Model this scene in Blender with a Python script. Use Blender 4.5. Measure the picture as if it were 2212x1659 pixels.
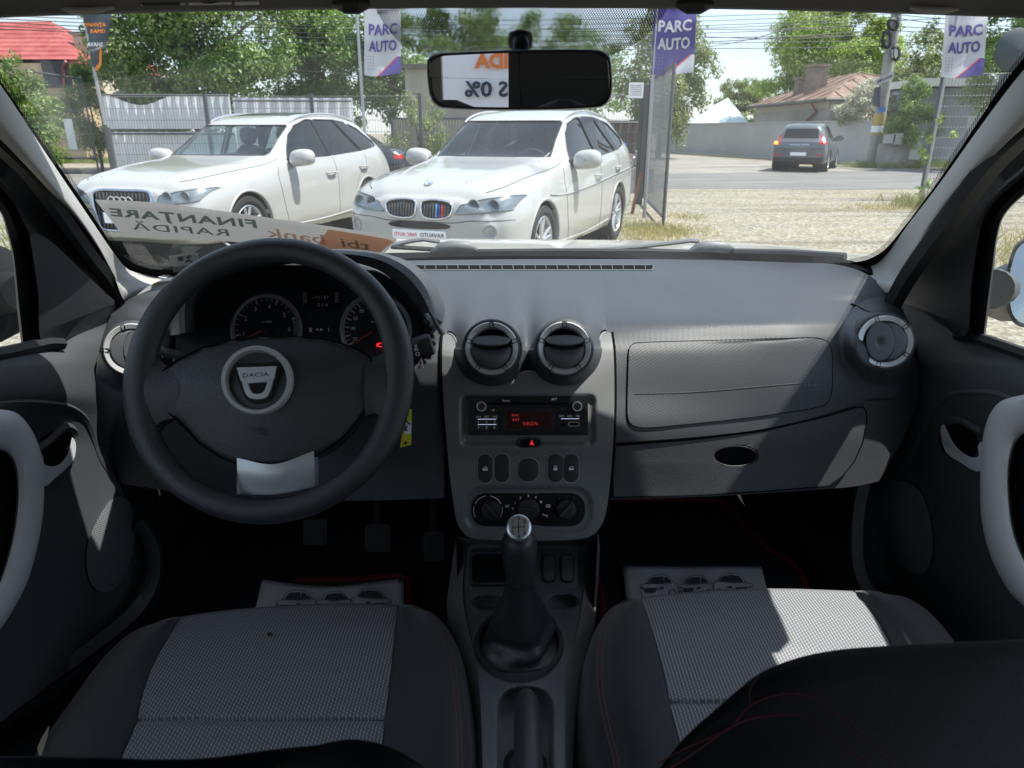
import bpy, bmesh, math, random
from mathutils import Vector, Matrix, noise
from mathutils.bvhtree import BVHTree
from mathutils.geometry import tessellate_polygon
R=math.radians
for o in list(bpy.data.objects): bpy.data.objects.remove(o, do_unlink=True)
SC=bpy.context.scene; COL=SC.collection
# ------------------------------------------------ camera
F=1533.0; CX=1106.0; CY=829.5; TH=R(19.7); H=1.4
CT,ST=math.cos(TH),math.sin(TH)
CAM=Vector((0,0,H))
cd=bpy.data.cameras.new('camera'); cam=bpy.data.objects.new('camera',cd); COL.objects.link(cam)
cam.location=CAM; cam.rotation_euler=(R(90)-TH,0,0)
cd.sensor_fit='HORIZONTAL'; cd.angle=2*math.atan(CX/F); cd.clip_start=.02; cd.clip_end=2000
SC.camera=cam; cd.dof.use_dof=True; cd.dof.focus_distance=1.25; cd.dof.aperture_fstop=12
# ------------------------------------------------ light
SUN=Vector((.48,-.03,1)).normalized()
elev=math.asin(SUN.z); azim=math.atan2(SUN.x,SUN.y)
w=bpy.data.worlds.new('World'); SC.world=w; w.use_nodes=True
nt=w.node_tree; N=nt.nodes; Lk=nt.links; N.clear()
sky=N.new('ShaderNodeTexSky'); sky.sky_type='NISHITA'; sky.sun_disc=False
sky.sun_elevation=elev; sky.sun_rotation=azim; sky.air_density=1.0; sky.dust_density=.6; sky.ozone_density=1.6
tc=N.new('ShaderNodeTexCoord'); mp=N.new('ShaderNodeMapping'); mp.inputs['Scale'].default_value=(1,1,2.6)
nz=N.new('ShaderNodeTexNoise'); nz.inputs['Scale'].default_value=3.2; nz.inputs['Detail'].default_value=7; nz.inputs['Roughness'].default_value=.55
cr_=N.new('ShaderNodeValToRGB'); cr_.color_ramp.elements[0].position=.44; cr_.color_ramp.elements[1].position=.68
cr_.color_ramp.elements[1].color=(.95,.95,.95,1); cr_.color_ramp.elements[0].color=(.55,.55,.55,1)
mx=N.new('ShaderNodeMix'); mx.data_type='RGBA'; mx.inputs['B'].default_value=(2.5,2.85,3.2,1)
bg=N.new('ShaderNodeBackground'); bg.inputs['Strength'].default_value=.15; wo=N.new('ShaderNodeOutputWorld')
Lk.new(tc.outputs['Generated'],mp.inputs['Vector']); Lk.new(mp.outputs['Vector'],nz.inputs['Vector'])
Lk.new(nz.outputs['Fac'],cr_.inputs['Fac']); Lk.new(cr_.outputs['Color'],mx.inputs['Factor'])
Lk.new(sky.outputs['Color'],mx.inputs['A']); Lk.new(mx.outputs['Result'],bg.inputs['Color']); Lk.new(bg.outputs['Background'],wo.inputs['Surface'])
ld=bpy.data.lights.new('sun','SUN'); ld.energy=4.2; ld.angle=R(.5); ld.color=(1,.965,.915)
sun=bpy.data.objects.new('sun',ld); COL.objects.link(sun); sun.location=(20,-5,60)
sun.rotation_euler=SUN.to_track_quat('Z','Y').to_euler()
vs=SC.view_settings; vs.view_transform='Standard'; vs.look='None'; vs.exposure=1.15; vs.gamma=1; vs.use_curve_mapping=False
SC.cycles.max_bounces=10; SC.cycles.transparent_max_bounces=16; SC.cycles.diffuse_bounces=5; SC.cycles.glossy_bounces=4
SC.cycles.sample_clamp_indirect=6; SC.cycles.use_denoising=True
# ------------------------------------------------ projection helpers (2212x1659 picture)
def ray(u,v):
    xc=(u-CX)/F; yc=(CY-v)/F
    return Vector((xc, CT+ST*yc, -ST+CT*yc))
def P(u,v,s): return CAM+ray(u,v)*s
def PX(u,v,x): r=ray(u,v); return CAM+r*(x/r.x)
def PY(u,v,y): r=ray(u,v); return CAM+r*(y/r.y)
def PZ(u,v,z): r=ray(u,v); return CAM+r*((z-H)/r.z)
def PP(u,v,p0,n): r=ray(u,v); return CAM+r*((p0-CAM).dot(n)/r.dot(n))
def lerp(a,b,t): return a+(b-a)*t
def sst(a,b,x):
    t=max(0,min(1,(x-a)/(b-a))); return t*t*(3-2*t)
def cr(pts,n,closed=False):
    """catmull-rom resample of tuples to n points, even by arc length"""
    pts=[tuple(p) for p in pts]; k=len(pts[0]); m=len(pts)
    if m==2 and not closed: return [tuple(lerp(pts[0][j],pts[1][j],i/(n-1)) for j in range(k)) for i in range(n)]
    out=[]; seg=m if closed else m-1
    for i in range(seg):
        if closed: a,b,c,d=pts[(i-1)%m],pts[i],pts[(i+1)%m],pts[(i+2)%m]
        else:
            b,c=pts[i],pts[i+1]
            a=pts[i-1] if i else tuple(2*b[j]-c[j] for j in range(k))
            d=pts[i+2] if i+2<m else tuple(2*c[j]-b[j] for j in range(k))
        ta=1.0
        def dd(p,q): return max(1e-6,math.sqrt(sum((p[j]-q[j])**2 for j in range(k))))**.5
        t0=0; t1=dd(a,b); t2=t1+dd(b,c); t3=t2+dd(c,d)
        for q in range(12):
            t=t1+(t2-t1)*q/12; o=[]
            for j in range(k):
                A1=(t1-t)/(t1-t0)*a[j]+(t-t0)/(t1-t0)*b[j]; A2=(t2-t)/(t2-t1)*b[j]+(t-t1)/(t2-t1)*c[j]; A3=(t3-t)/(t3-t2)*c[j]+(t-t2)/(t3-t2)*d[j]
                B1=(t2-t)/(t2-t0)*A1+(t-t0)/(t2-t0)*A2; B2=(t3-t)/(t3-t1)*A2+(t-t1)/(t3-t1)*A3
                o.append((t2-t)/(t2-t1)*B1+(t-t1)/(t2-t1)*B2)
            out.append(tuple(o))
    out.append(pts[0] if closed else pts[-1])
    L=[0]
    for i in range(1,len(out)): L.append(L[-1]+math.sqrt(sum((out[i][j]-out[i-1][j])**2 for j in range(k))))
    res=[]; cnt=n+1 if closed else n; i=0
    for q in range(cnt):
        t=L[-1]*q/(cnt-1)
        while i<len(L)-2 and L[i+1]<t: i+=1
        f=(t-L[i])/max(1e-9,L[i+1]-L[i]); f=min(1,max(0,f))
        res.append(tuple(lerp(out[i][j],out[i+1][j],f) for j in range(k)))
    return res[:-1] if closed else res
def lin(pts,n,closed=False):
    pts=[tuple(p) for p in pts]+([tuple(pts[0])] if closed else []); L=[0]
    for a,b in zip(pts,pts[1:]): L.append(L[-1]+math.dist(a,b))
    r=[]; i=0; c=n+1 if closed else n
    for q in range(c):
        t=L[-1]*q/(c-1)
        while i<len(L)-2 and L[i+1]<t: i+=1
        f=(t-L[i])/max(1e-9,L[i+1]-L[i]); r.append(tuple(lerp(x,y,f) for x,y in zip(pts[i],pts[i+1])))
    return r[:-1] if closed else r
def interp1(xs,ys,x):
    """smooth cubic hermite, clamped outside"""
    n=len(xs)
    if x<=xs[0]: return ys[0]
    if x>=xs[-1]: return ys[-1]
    i=0
    while xs[i+1]<x: i+=1
    h=xs[i+1]-xs[i]; t=(x-xs[i])/h
    def sl(j):
        if j<=0 or j>=n-1:
            a=0 if j<=0 else n-2
            return (ys[a+1]-ys[a])/(xs[a+1]-xs[a])
        d0=(ys[j]-ys[j-1])/(xs[j]-xs[j-1]); d1=(ys[j+1]-ys[j])/(xs[j+1]-xs[j])
        if d0*d1<=0: return 0
        return 2*d0*d1/(d0+d1)
    m0=sl(i)*h; m1=sl(i+1)*h
    return (2*t**3-3*t*t+1)*ys[i]+(t**3-2*t*t+t)*m0+(-2*t**3+3*t*t)*ys[i+1]+(t**3-t*t)*m1
def table(us,vs,tab):
    def f(u,v): return interp1(us,[interp1(vs,row,v) for row in tab],u)
    return f
def sd_rr(u,v,cx,cy,hw,hh,r):
    qx=abs(u-cx)-hw+r; qy=abs(v-cy)-hh+r
    return math.hypot(max(qx,0),max(qy,0))+min(max(qx,qy),0)-r
def rrect(cx,cy,hw,hh,r,n=5,rot=0):
    pts=[]
    for (sx,sy,a0) in ((1,-1,-90),(1,1,0),(-1,1,90),(-1,-1,180)):
        for i in range(n+1):
            a=R(a0+90*i/n); pts.append((sx*(hw-r)+r*math.cos(a), sy*(hh-r)+r*math.sin(a)))
    c,s=math.cos(rot),math.sin(rot)
    return [(cx+x*c-y*s, cy+x*s+y*c) for x,y in pts]
def ell(cx,cy,rx,ry,n=40,rot=0,a0=0,a1=360,end=False):
    c,s=math.cos(rot),math.sin(rot); o=[]
    for i in range(n+(1 if end else 0)):
        a=R(a0+(a1-a0)*i/n); x,y=rx*math.cos(a),ry*math.sin(a); o.append((cx+x*c-y*s,cy+x*s+y*c))
    return o
# ------------------------------------------------ objects
def wmat(o):
    if o.parent is None: return o.matrix_basis.copy()
    return wmat(o.parent)@o.matrix_parent_inverse@o.matrix_basis
def setp(o,parent):
    if parent is not None:
        o.parent=parent; o.matrix_parent_inverse=wmat(parent).inverted()
def tag(o,label=None,cat=None,group=None,kind=None):
    if label: o['label']=label
    if cat: o['category']=cat
    if group: o['group']=group
    if kind: o['kind']=kind
    return o
def thing(name,label,cat,loc=(0,0,0),rz=0,group=None):
    o=bpy.data.objects.new(name,None); COL.objects.link(o); o.location=loc; o.rotation_euler=(0,0,rz)
    o.empty_display_size=.1
    return tag(o,label,cat,group)
def copy_tree(o,parent=None):
    c=o.copy(); COL.objects.link(c)
    if parent is not None: c.parent=parent
    for ch in [x for x in bpy.data.objects if x.parent is o]: copy_tree(ch,c)
    return c
class MB:
    def __init__(s): s.v=[]; s.f=[]; s.mi=[]; s.cur=0
    def add(s,vs,fs):
        b=len(s.v); s.v+= [tuple(x) for x in vs]; s.f+=[tuple(b+i for i in f) for f in fs]; s.mi+=[s.cur]*len(fs); return s
    def poly(s,pts): return s.add(pts,[tuple(range(len(pts)))])
    def fill(s,pts):
        t=tessellate_polygon([[Vector(p) for p in pts]]); return s.add(pts,t)
    def grid(s,rows,cu=False,cv=False,flip=False):
        n=len(rows); m=len(rows[0]); vs=[p for r in rows for p in r]; fs=[]
        for i in range(n if cv else n-1):
            for j in range(m if cu else m-1):
                a=i*m+j; b=i*m+(j+1)%m; c=((i+1)%n)*m+(j+1)%m; d=((i+1)%n)*m+j
                fs.append((a,d,c,b) if flip else (a,b,c,d))
        return s.add(vs,fs)
    def box(s,c,size,rot=None):
        c=Vector(c); hx,hy,hz=[q/2 for q in size]
        vs=[Vector((x,y,z)) for z in (-hz,hz) for y in (-hy,hy) for x in (-hx,hx)]
        if rot is not None: vs=[rot@q for q in vs]
        return s.add([c+q for q in vs],[(0,2,3,1),(4,5,7,6),(0,1,5,4),(2,6,7,3),(0,4,6,2),(1,3,7,5)])
    def tube(s,path,r,n=8,caps=True,closed=False,flat=1.0,up=None):
        path=[Vector(p) for p in path]; m=len(path); rows=[]
        prev=None
        for i,p in enumerate(path):
            if closed: t=(path[(i+1)%m]-path[i-1])
            else: t=path[min(i+1,m-1)]-path[max(i-1,0)]
            t=t.normalized() if t.length>1e-9 else Vector((0,0,1))
            if up is not None: a=Vector(up); a=(a-t*a.dot(t)).normalized()
            elif prev is None:
                a=t.cross(Vector((0,0,1)));
                if a.length<1e-3: a=t.cross(Vector((1,0,0)))
                a.normalize()
            else:
                a=prev-t*prev.dot(t); a.normalize()
            prev=a; b=t.cross(a); rr=r[i] if isinstance(r,(list,tuple)) else r
            rows.append([p+(a*math.cos(2*math.pi*k/n)+b*math.sin(2*math.pi*k/n)*flat)*rr for k in range(n)])
        s.grid(rows,cu=True,cv=closed)
        if caps and not closed:
            b=len(s.v); s.add(rows[0],[tuple(range(n))]); s.add(rows[-1],[tuple(reversed(range(n)))])
        return s
    def lathe(s,o,ax,prof,n=32,up=None):
        """prof: (radius, height along ax)"""
        o=Vector(o); ax=Vector(ax).normalized(); a=ax.orthogonal().normalized() if up is None else Vector(up)
        a=(a-ax*a.dot(ax)).normalized(); b=ax.cross(a)
        rows=[[o+ax*h+(a*math.cos(2*math.pi*k/n)+b*math.sin(2*math.pi*k/n))*r for k in range(n)] for r,h in prof]
        return s.grid(rows,cu=True)
    def prism(s,pts,off):
        """closed slab from a 3D polygon; off = extrude vector"""
        off=Vector(off); n=len(pts); a=[Vector(p) for p in pts]; b=[p+off for p in a]
        t=tessellate_polygon([a]); s.add(a,[tuple(x) for x in t]); s.add(b,[tuple(reversed(x)) for x in t])
        s.add(a+b,[(i,(i+1)%n,n+(i+1)%n,n+i) for i in range(n)]); return s
    def build(s,name,mat,parent=None,smooth=True,ang=35,bevel=0,solid=0,sub=0,weld=True,soff=1,recalc=True):
        me=bpy.data.meshes.new(name); me.from_pydata(s.v,[],s.f)
        if isinstance(mat,(list,tuple)):
            for m in mat: me.materials.append(m)
            for p,k in zip(me.polygons,s.mi): p.material_index=k
        elif mat: me.materials.append(mat)
        if weld or recalc:
            bm=bmesh.new(); bm.from_mesh(me)
            if weld: bmesh.ops.remove_doubles(bm,verts=bm.verts,dist=1e-5)
            if recalc: bmesh.ops.recalc_face_normals(bm,faces=bm.faces)
            bm.to_mesh(me); bm.free()
        if smooth:
            me.shade_smooth()
            if ang<180: me.set_sharp_from_angle(angle=R(ang))
        o=bpy.data.objects.new(name,me); COL.objects.link(o); setp(o,parent)
        if solid: m=o.modifiers.new('s','SOLIDIFY'); m.thickness=solid; m.offset=soff
        if bevel: m=o.modifiers.new('b','BEVEL'); m.width=bevel; m.segments=2; m.limit_method='ANGLE'; m.angle_limit=R(40); m.harden_normals=False
        if sub: m=o.modifiers.new('u','SUBSURF'); m.levels=sub; m.render_levels=sub
        return o
def evalmesh(o):
    dg=bpy.context.evaluated_depsgraph_get(); dg.update(); return bpy.data.meshes.new_from_object(o.evaluated_get(dg))
def bake(o):
    me=evalmesh(o); o.modifiers.clear(); old=o.data; o.data=me; return o
# coons patch in picture space, mapped with fn(u,v,off)
def coons(T,B,L,Rr,nu,nv):
    T=cr(T,nu); B=cr(B,nu); L=cr(L,nv); Rr=cr(Rr,nv); rows=[]
    for j in range(nv):
        b=j/(nv-1); row=[]
        for i in range(nu):
            a=i/(nu-1); q=[]
            for k in range(len(T[0])):
                q.append((1-b)*T[i][k]+b*B[i][k]+(1-a)*L[j][k]+a*Rr[j][k]-((1-a)*(1-b)*T[0][k]+a*(1-b)*T[-1][k]+(1-a)*b*B[0][k]+a*b*B[-1][k]))
            row.append(tuple(q))
        rows.append(row)
    return rows
def skirt(mb,rows,fn,t):
    n=len(rows);m=len(rows[0])
    loop=[rows[0][j] for j in range(m)]+[rows[i][m-1] for i in range(1,n)]+[rows[n-1][j] for j in range(m-2,-1,-1)]+[rows[i][0] for i in range(n-2,0,-1)]
    mb.grid([[fn(*p,0) for p in loop],[fn(*p,t) for p in loop]],cu=True)
def region(name,T,B,L,Rr,nu,nv,fn,mat,parent,sk=.01,**k):
    rows=coons(T,B,L,Rr,nu,nv); mb=MB(); mb.grid([[fn(*p,0) for p in r] for r in rows])
    if sk: skirt(mb,rows,fn,sk)
    return mb.build(name,mat,parent,**k)
def pad(name,outline,fn,mat,parent,off=-.003,t=.006,rings=3,dome=0,hole=None,**k):
    """star-shaped patch laid on surface fn, raised by off, skirt of thickness t; dome raises the middle"""
    n=len(outline); cx=sum(p[0] for p in outline)/n; cy=sum(p[1] for p in outline)/n; mb=MB()
    rows=[]
    lo=0 if hole is None else hole
    for i in range(rings+1):
        f=lerp(1,lo,i/rings)
        d=off-dome*(1-f*f)
        rows.append([fn(cx+(x-cx)*f if f else cx+(x-cx)*1e-4,cy+(y-cy)*f if f else cy+(y-cy)*1e-4,d) for x,y in outline])
    mb.grid([[fn(x,y,off+t) for x,y in outline]]+rows+([[fn(cx+(x-cx)*lo,cy+(y-cy)*lo,off+t) for x,y in outline]] if hole else []),cu=True)
    return mb.build(name,mat,parent,**k)
def line(name,pts,fn,mat,parent,w=1.0,off=-.001,n=None,closed=False,wz=None,build=True,mb=None):
    """ribbon-like thin tube along picture points on surface fn; w in metres radius"""
    if n: pts=cr(pts,n,closed)
    own=mb is None
    if own: mb=MB()
    mb.tube([fn(*p,off) for p in pts],w,6,closed=closed)
    return mb.build(name,mat,parent) if own and build else mb
# text
_tc={}
def tmesh(s,bold=0,shear=0,space=1):
    k=(s,bold,shear,space)
    if k in _tc: return _tc[k]
    c=bpy.data.curves.new('t','FONT'); c.body=s; c.size=1; c.offset=bold; c.shear=shear; c.space_character=space; c.resolution_u=2
    o=bpy.data.objects.new('t',c); COL.objects.link(o); me=evalmesh(o)
    vs=[v.co.copy() for v in me.vertices]; fs=[tuple(p.vertices) for p in me.polygons]
    bpy.data.objects.remove(o); bpy.data.curves.remove(c); bpy.data.meshes.remove(me)
    x0=min(v.x for v in vs); x1=max(v.x for v in vs)
    r=([((v.x-x0)/(x1-x0),v.y) for v in vs],fs,(x1-x0)); _tc[k]=r; return r
def text(mb,s,fn,u0,v0,u1,v1,h,bold=.02,off=-.001,vx=0,cap=.70,shear=0,space=1):
    """text whose baseline runs picture (u0,v0)->(u1,v1), cap height h px (vertical, vx = slant)"""
    vs,fs,wd=tmesh(s,bold,shear,space)
    if len(s)==1 and wd<.4: k=(1-wd/.62)/2; u0,u1=lerp(u0,u1,k),lerp(u0,u1,1-k)
    mb.add([fn(lerp(u0,u1,x)+vx*y/cap,lerp(v0,v1,x)-h*y/cap,off) for x,y in vs],fs); return mb
def text3(mb,s,o,xd,yd,bold=.02,cap=.70,space=1):
    """text in 3D: origin o, xd = full width vector, yd = cap-height vector"""
    vs,fs,_=tmesh(s,bold,0,space); o=Vector(o); xd=Vector(xd); yd=Vector(yd)
    mb.add([o+xd*x+yd*(y/cap) for x,y in vs],fs); return mb
# ------------------------------------------------ materials
MT={}
def mat(name,col,rough=.5,metal=0,spec=.5,bump=None,var=None,coat=0,emit=None,es=1,sheen=0,alpha=None):
    """bump=(scale,strength[,dist]); var=(scale,col2,[lo,hi])"""
    if name in MT: return MT[name]
    m=bpy.data.materials.new(name); m.use_nodes=True; t=m.node_tree; b=t.nodes['Principled BSDF']
    b.inputs['Base Color'].default_value=(*col,1); b.inputs['Roughness'].default_value=rough; b.inputs['Metallic'].default_value=metal
    b.inputs['Specular IOR Level'].default_value=spec; b.inputs['Coat Weight'].default_value=coat; b.inputs['Coat Roughness'].default_value=.05
    if sheen: b.inputs['Sheen Weight'].default_value=sheen; b.inputs['Sheen Roughness'].default_value=.4
    if emit: b.inputs['Emission Color'].default_value=(*emit,1); b.inputs['Emission Strength'].default_value=es
    if alpha is not None: b.inputs['Alpha'].default_value=alpha
    tc=t.nodes.new('ShaderNodeTexCoord')
    if bump:
        nz=t.nodes.new('ShaderNodeTexNoise'); nz.inputs['Scale'].default_value=bump[0]; nz.inputs['Detail'].default_value=3
        t.links.new(tc.outputs['Object'],nz.inputs['Vector']); bp=t.nodes.new('ShaderNodeBump'); bp.inputs['Strength'].default_value=bump[1]
        bp.inputs['Distance'].default_value=bump[2] if len(bump)>2 else .001
        t.links.new(nz.outputs['Fac'],bp.inputs['Height']); t.links.new(bp.outputs['Normal'],b.inputs['Normal'])
    if var:
        nz=t.nodes.new('ShaderNodeTexNoise'); nz.inputs['Scale'].default_value=var[0]; nz.inputs['Detail'].default_value=5; nz.inputs['Roughness'].default_value=.65
        t.links.new(tc.outputs['Object'],nz.inputs['Vector']); rp=t.nodes.new('ShaderNodeValToRGB')
        lo,hi=(var[2],var[3]) if len(var)>2 else (.4,.6)
        rp.color_ramp.elements[0].position=lo; rp.color_ramp.elements[1].position=hi
        rp.color_ramp.elements[0].color=(*col,1); rp.color_ramp.elements[1].color=(*var[1],1)
        t.links.new(nz.outputs['Fac'],rp.inputs['Fac']); t.links.new(rp.outputs['Color'],b.inputs['Base Color'])
    MT[name]=m; return m
def nd(m,kind,**k):
    n=m.node_tree.nodes.new(kind)
    for a,b in k.items(): setattr(n,a,b)
    return n
def mth(m,op,a,b=None,c=None):
    n=nd(m,'ShaderNodeMath',operation=op)
    for i,x in enumerate((a,b,c)):
        if x is None: continue
        if isinstance(x,(int,float)): n.inputs[i].default_value=x
        else: m.node_tree.links.new(x,n.inputs[i])
    return n.outputs[0]
def sepobj(m,rot=None):
    tc=nd(m,'ShaderNodeTexCoord'); v=tc.outputs['Object']
    if rot: mp=nd(m,'ShaderNodeMapping'); mp.inputs['Rotation'].default_value=rot; m.node_tree.links.new(v,mp.inputs['Vector']); v=mp.outputs['Vector']
    s=nd(m,'ShaderNodeSeparateXYZ'); m.node_tree.links.new(v,s.inputs[0]); return s.outputs
def glassmat(name,tint=(1,1,1),refl=.06,dust=.02,rough=0.0,fr=True):
    m=bpy.data.materials.new(name); m.use_nodes=True; t=m.node_tree; t.nodes.clear()
    tr=nd(m,'ShaderNodeBsdfTransparent'); tr.inputs[0].default_value=(*tint,1)
    gl=nd(m,'ShaderNodeBsdfGlossy'); gl.inputs['Roughness'].default_value=rough; gl.inputs['Color'].default_value=(1,1,1,1)
    mx=nd(m,'ShaderNodeMixShader')
    if fr:
        f=nd(m,'ShaderNodeLayerWeight'); f.inputs[0].default_value=.5
        t.links.new(mth(m,'ADD',mth(m,'MULTIPLY',mth(m,'POWER',f.outputs['Facing'],5),.7),refl),mx.inputs[0])
    else: mx.inputs[0].default_value=refl
    t.links.new(tr.outputs[0],mx.inputs[1]); t.links.new(gl.outputs[0],mx.inputs[2]); o=nd(m,'ShaderNodeOutputMaterial'); last=mx.outputs[0]
    if dust:
        df=nd(m,'ShaderNodeBsdfDiffuse'); df.inputs[0].default_value=(.8,.8,.78,1)
        tl=nd(m,'ShaderNodeBsdfTranslucent'); tl.inputs[0].default_value=(.8,.8,.78,1); a=nd(m,'ShaderNodeAddShader')
        m2=nd(m,'ShaderNodeMixShader'); nz=nd(m,'ShaderNodeTexNoise'); nz.inputs['Scale'].default_value=7; nz.inputs['Detail'].default_value=8
        tc=nd(m,'ShaderNodeTexCoord'); t.links.new(tc.outputs['Object'],nz.inputs['Vector'])
        t.links.new(mth(m,'MULTIPLY',nz.outputs[0],dust*2),m2.inputs[0]); t.links.new(tl.outputs[0],m2.inputs[2]); t.links.new(last,m2.inputs[1]); last=m2.outputs[0]
    t.links.new(last,o.inputs[0]); MT[name]=m; return m
# ================================================= INTERIOR of the car the picture is taken from
m_soft=mat('soft_plastic',(.040,.045,.052),.42,spec=.4,var=(5,(.048,.053,.060),.35,.7))
m_tex=mat('textured_plastic',(.034,.0375,.042),.46)
def _tex():
    m=m_tex; o=sepobj(m); k=2*math.pi/.0032
    a=mth(m,'SINE',mth(m,'MULTIPLY',mth(m,'ADD',o['X'],mth(m,'MULTIPLY',o['Z'],.6)),k)); b=mth(m,'SINE',mth(m,'MULTIPLY',mth(m,'SUBTRACT',mth(m,'MULTIPLY',o['X'],.6),o['Z']),k))
    h=mth(m,'MULTIPLY',a,b); bp=nd(m,'ShaderNodeBump'); bp.inputs['Strength'].default_value=.22; bp.inputs['Distance'].default_value=.0008
    m.node_tree.links.new(h,bp.inputs['Height']); m.node_tree.links.new(bp.outputs[0],m.node_tree.nodes['Principled BSDF'].inputs['Normal'])
_tex()
m_low=mat('lower_plastic',(.038,.040,.043),.55,bump=(500,.3,.001))
m_door=mat('door_plastic',(.060,.064,.070),.5,bump=(500,.35,.001))
m_leather=mat('grained_rim_plastic',(.032,.034,.038),.36,bump=(330,.7,.0014))
def vbump(m,scale,st,dist):
    vo=nd(m,'ShaderNodeTexVoronoi'); vo.inputs['Scale'].default_value=scale; tc=nd(m,'ShaderNodeTexCoord'); m.node_tree.links.new(tc.outputs['Object'],vo.inputs['Vector'])
    bp=nd(m,'ShaderNodeBump'); bp.inputs['Strength'].default_value=st; bp.inputs['Distance'].default_value=dist; bp.invert=True
    m.node_tree.links.new(vo.outputs['Distance'],bp.inputs['Height']); m.node_tree.links.new(bp.outputs[0],m.node_tree.nodes['Principled BSDF'].inputs['Normal'])
vbump(m_leather,750,.6,.0008); vbump(m_soft,620,.5,.0007); vbump(m_door,520,.5,.0007); vbump(m_low,560,.45,.0007)
m_cons=mat('console_plastic',(.15,.155,.165),.34,bump=(500,.3,.001)); m_backlit=mat('backlit_header_cloth',(.12,.115,.11),.85,bump=(900,.2,.0008))  # header and visor cloth: headliner darkened to paint in its backlit shade
m_silver=mat('satin_silver_plastic',(.78,.79,.80),.34,.05)
m_fascia=mat('grey_fascia_plastic',(.155,.158,.157),.40,.2)
m_bright=mat('bright_silver_paint',(.80,.83,.86),.3,.3)
m_chrome=mat('chrome',(.75,.77,.8),.08,1)
m_black=mat('gloss_black_plastic',(.008,.009,.011),.25)
m_matt=mat('matt_black_plastic',(.018,.019,.021),.55)
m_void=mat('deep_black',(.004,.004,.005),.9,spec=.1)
m_rub=mat('rubber_seal',(.013,.013,.015),.55)
m_pillar=mat('pillar_trim_grey',(.36,.355,.34),.6,bump=(900,.2,.0006))
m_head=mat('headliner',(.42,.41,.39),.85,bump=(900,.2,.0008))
m_white=mat('white_print',(.75,.76,.78),.5)
m_prn=mat('grey_print',(.7,.72,.75),.5)
m_redled=mat('red_led',(.3,.01,.01),.4,emit=(1,.03,.04),es=.4)
m_dimred=mat('dim_red_lcd',(.2,.02,.02),.4,emit=(.9,.06,.06),es=.22)
m_lcd=mat('red_lcd_glass',(.012,.004,.006),.12,emit=(.3,.01,.02),es=.006)
m_carpet=mat('carpet',(.028,.029,.033),.95,spec=.1,bump=(300,.5,.002))
m_redp=mat('red_piping',(.16,.006,.012),.7)
m_paper=mat('paper',(.86,.88,.92),.7)
m_ink=mat('ink',(.045,.055,.075),.6)
m_gloss=mat('instrument_face',(.024,.027,.034),.45)
m_needle=mat('needle_red',(.25,.02,.015),.4,emit=(.6,.05,.03),es=.01)
m_hostw=mat('cream_white_paint',(.36,.35,.31),.3,coat=.6)
m_stitch=mat('red_stitch',(.42,.16,.15),.8)
m_bolster=mat('black_seat_cloth',(.024,.025,.028),.9,sheen=.4,bump=(700,.6,.0015))
m_side=mat('seat_side_vinyl',(.03,.033,.042),.6)
def _fabric():
    m=mat('grey_weave_seat_cloth',(.1,.1,.1),.8); o=sepobj(m); px,py=.0047,.0060
    cu=mth(m,'DIVIDE',o['X'],px); fx=mth(m,'FRACT',cu); par=mth(m,'MULTIPLY',mth(m,'FRACT',mth(m,'MULTIPLY',mth(m,'FLOOR',cu),.5)),1.0)
    fy=mth(m,'FRACT',mth(m,'ADD',mth(m,'DIVIDE',o['Y'],py),par))
    dx=mth(m,'ABSOLUTE',mth(m,'SUBTRACT',mth(m,'ADD',fx,mth(m,'MULTIPLY',fy,.12)),.5)); dy=mth(m,'ABSOLUTE',mth(m,'SUBTRACT',fy,.5))
    a=mth(m,'MULTIPLY',mth(m,'LESS_THAN',dx,.15),mth(m,'LESS_THAN',dy,.36))
    mx=nd(m,'ShaderNodeMix',data_type='RGBA'); mx.inputs['A'].default_value=(.13,.133,.14,1); mx.inputs['B'].default_value=(.36,.37,.385,1)
    m.node_tree.links.new(a,mx.inputs['Factor']); m.node_tree.links.new(mx.outputs['Result'],m.node_tree.nodes['Principled BSDF'].inputs['Base Color'])
    bp=nd(m,'ShaderNodeBump'); bp.inputs['Strength'].default_value=.5; bp.inputs['Distance'].default_value=.0008
    m.node_tree.links.new(a,bp.inputs['Height']); m.node_tree.links.new(bp.outputs[0],m.node_tree.nodes['Principled BSDF'].inputs['Normal'])
    return m
m_fabric=_fabric()
m_wind=glassmat('windscreen_glass',(.94,.96,.95),.045,.016)
m_pane=glassmat('side_glass',(.94,.96,.95),.04,.01)

car=thing('parked_car','interior of the car the photo is taken from, black dashboard with grey centre console','car',(0.02,0.5,0))

# ---- master dashboard depth (distance factor along the view ray)
_us=[150,250,500,950,1125,1320,1650,1900,1985,2060]
_vs=[555,600,650,705,760,850,930,1000,1070,1165]
_Y=[[1.24,1.24,1.23,1.22,1.21,1.20,1.19,1.18,1.17,1.16],
    [1.32,1.31,1.28,1.24,1.21,1.18,1.16,1.15,1.14,1.13],
    [1.55,1.40,1.26,1.14,1.12,1.08,1.06,1.05,1.05,1.05],
    [1.60,1.42,1.27,1.15,1.09,1.05,1.03,1.02,1.00,.98],
    [1.60,1.42,1.27,1.16,1.10,1.05,1.03,1.02,1.00,.98],
    [1.60,1.42,1.27,1.15,1.10,1.06,1.03,1.02,1.01,.99],
    [1.57,1.41,1.27,1.14,1.11,1.08,1.06,1.05,1.04,1.04],
    [1.36,1.34,1.29,1.22,1.18,1.15,1.13,1.12,1.11,1.10],
    [1.30,1.30,1.29,1.27,1.25,1.23,1.21,1.20,1.19,1.18],
    [1.26,1.26,1.26,1.26,1.26,1.26,1.25,1.25,1.24,1.22]]
_tabS=table(_us,_vs,[[y/ray(0,v).y for y,v in zip(r,_vs)] for r in _Y])
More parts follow.
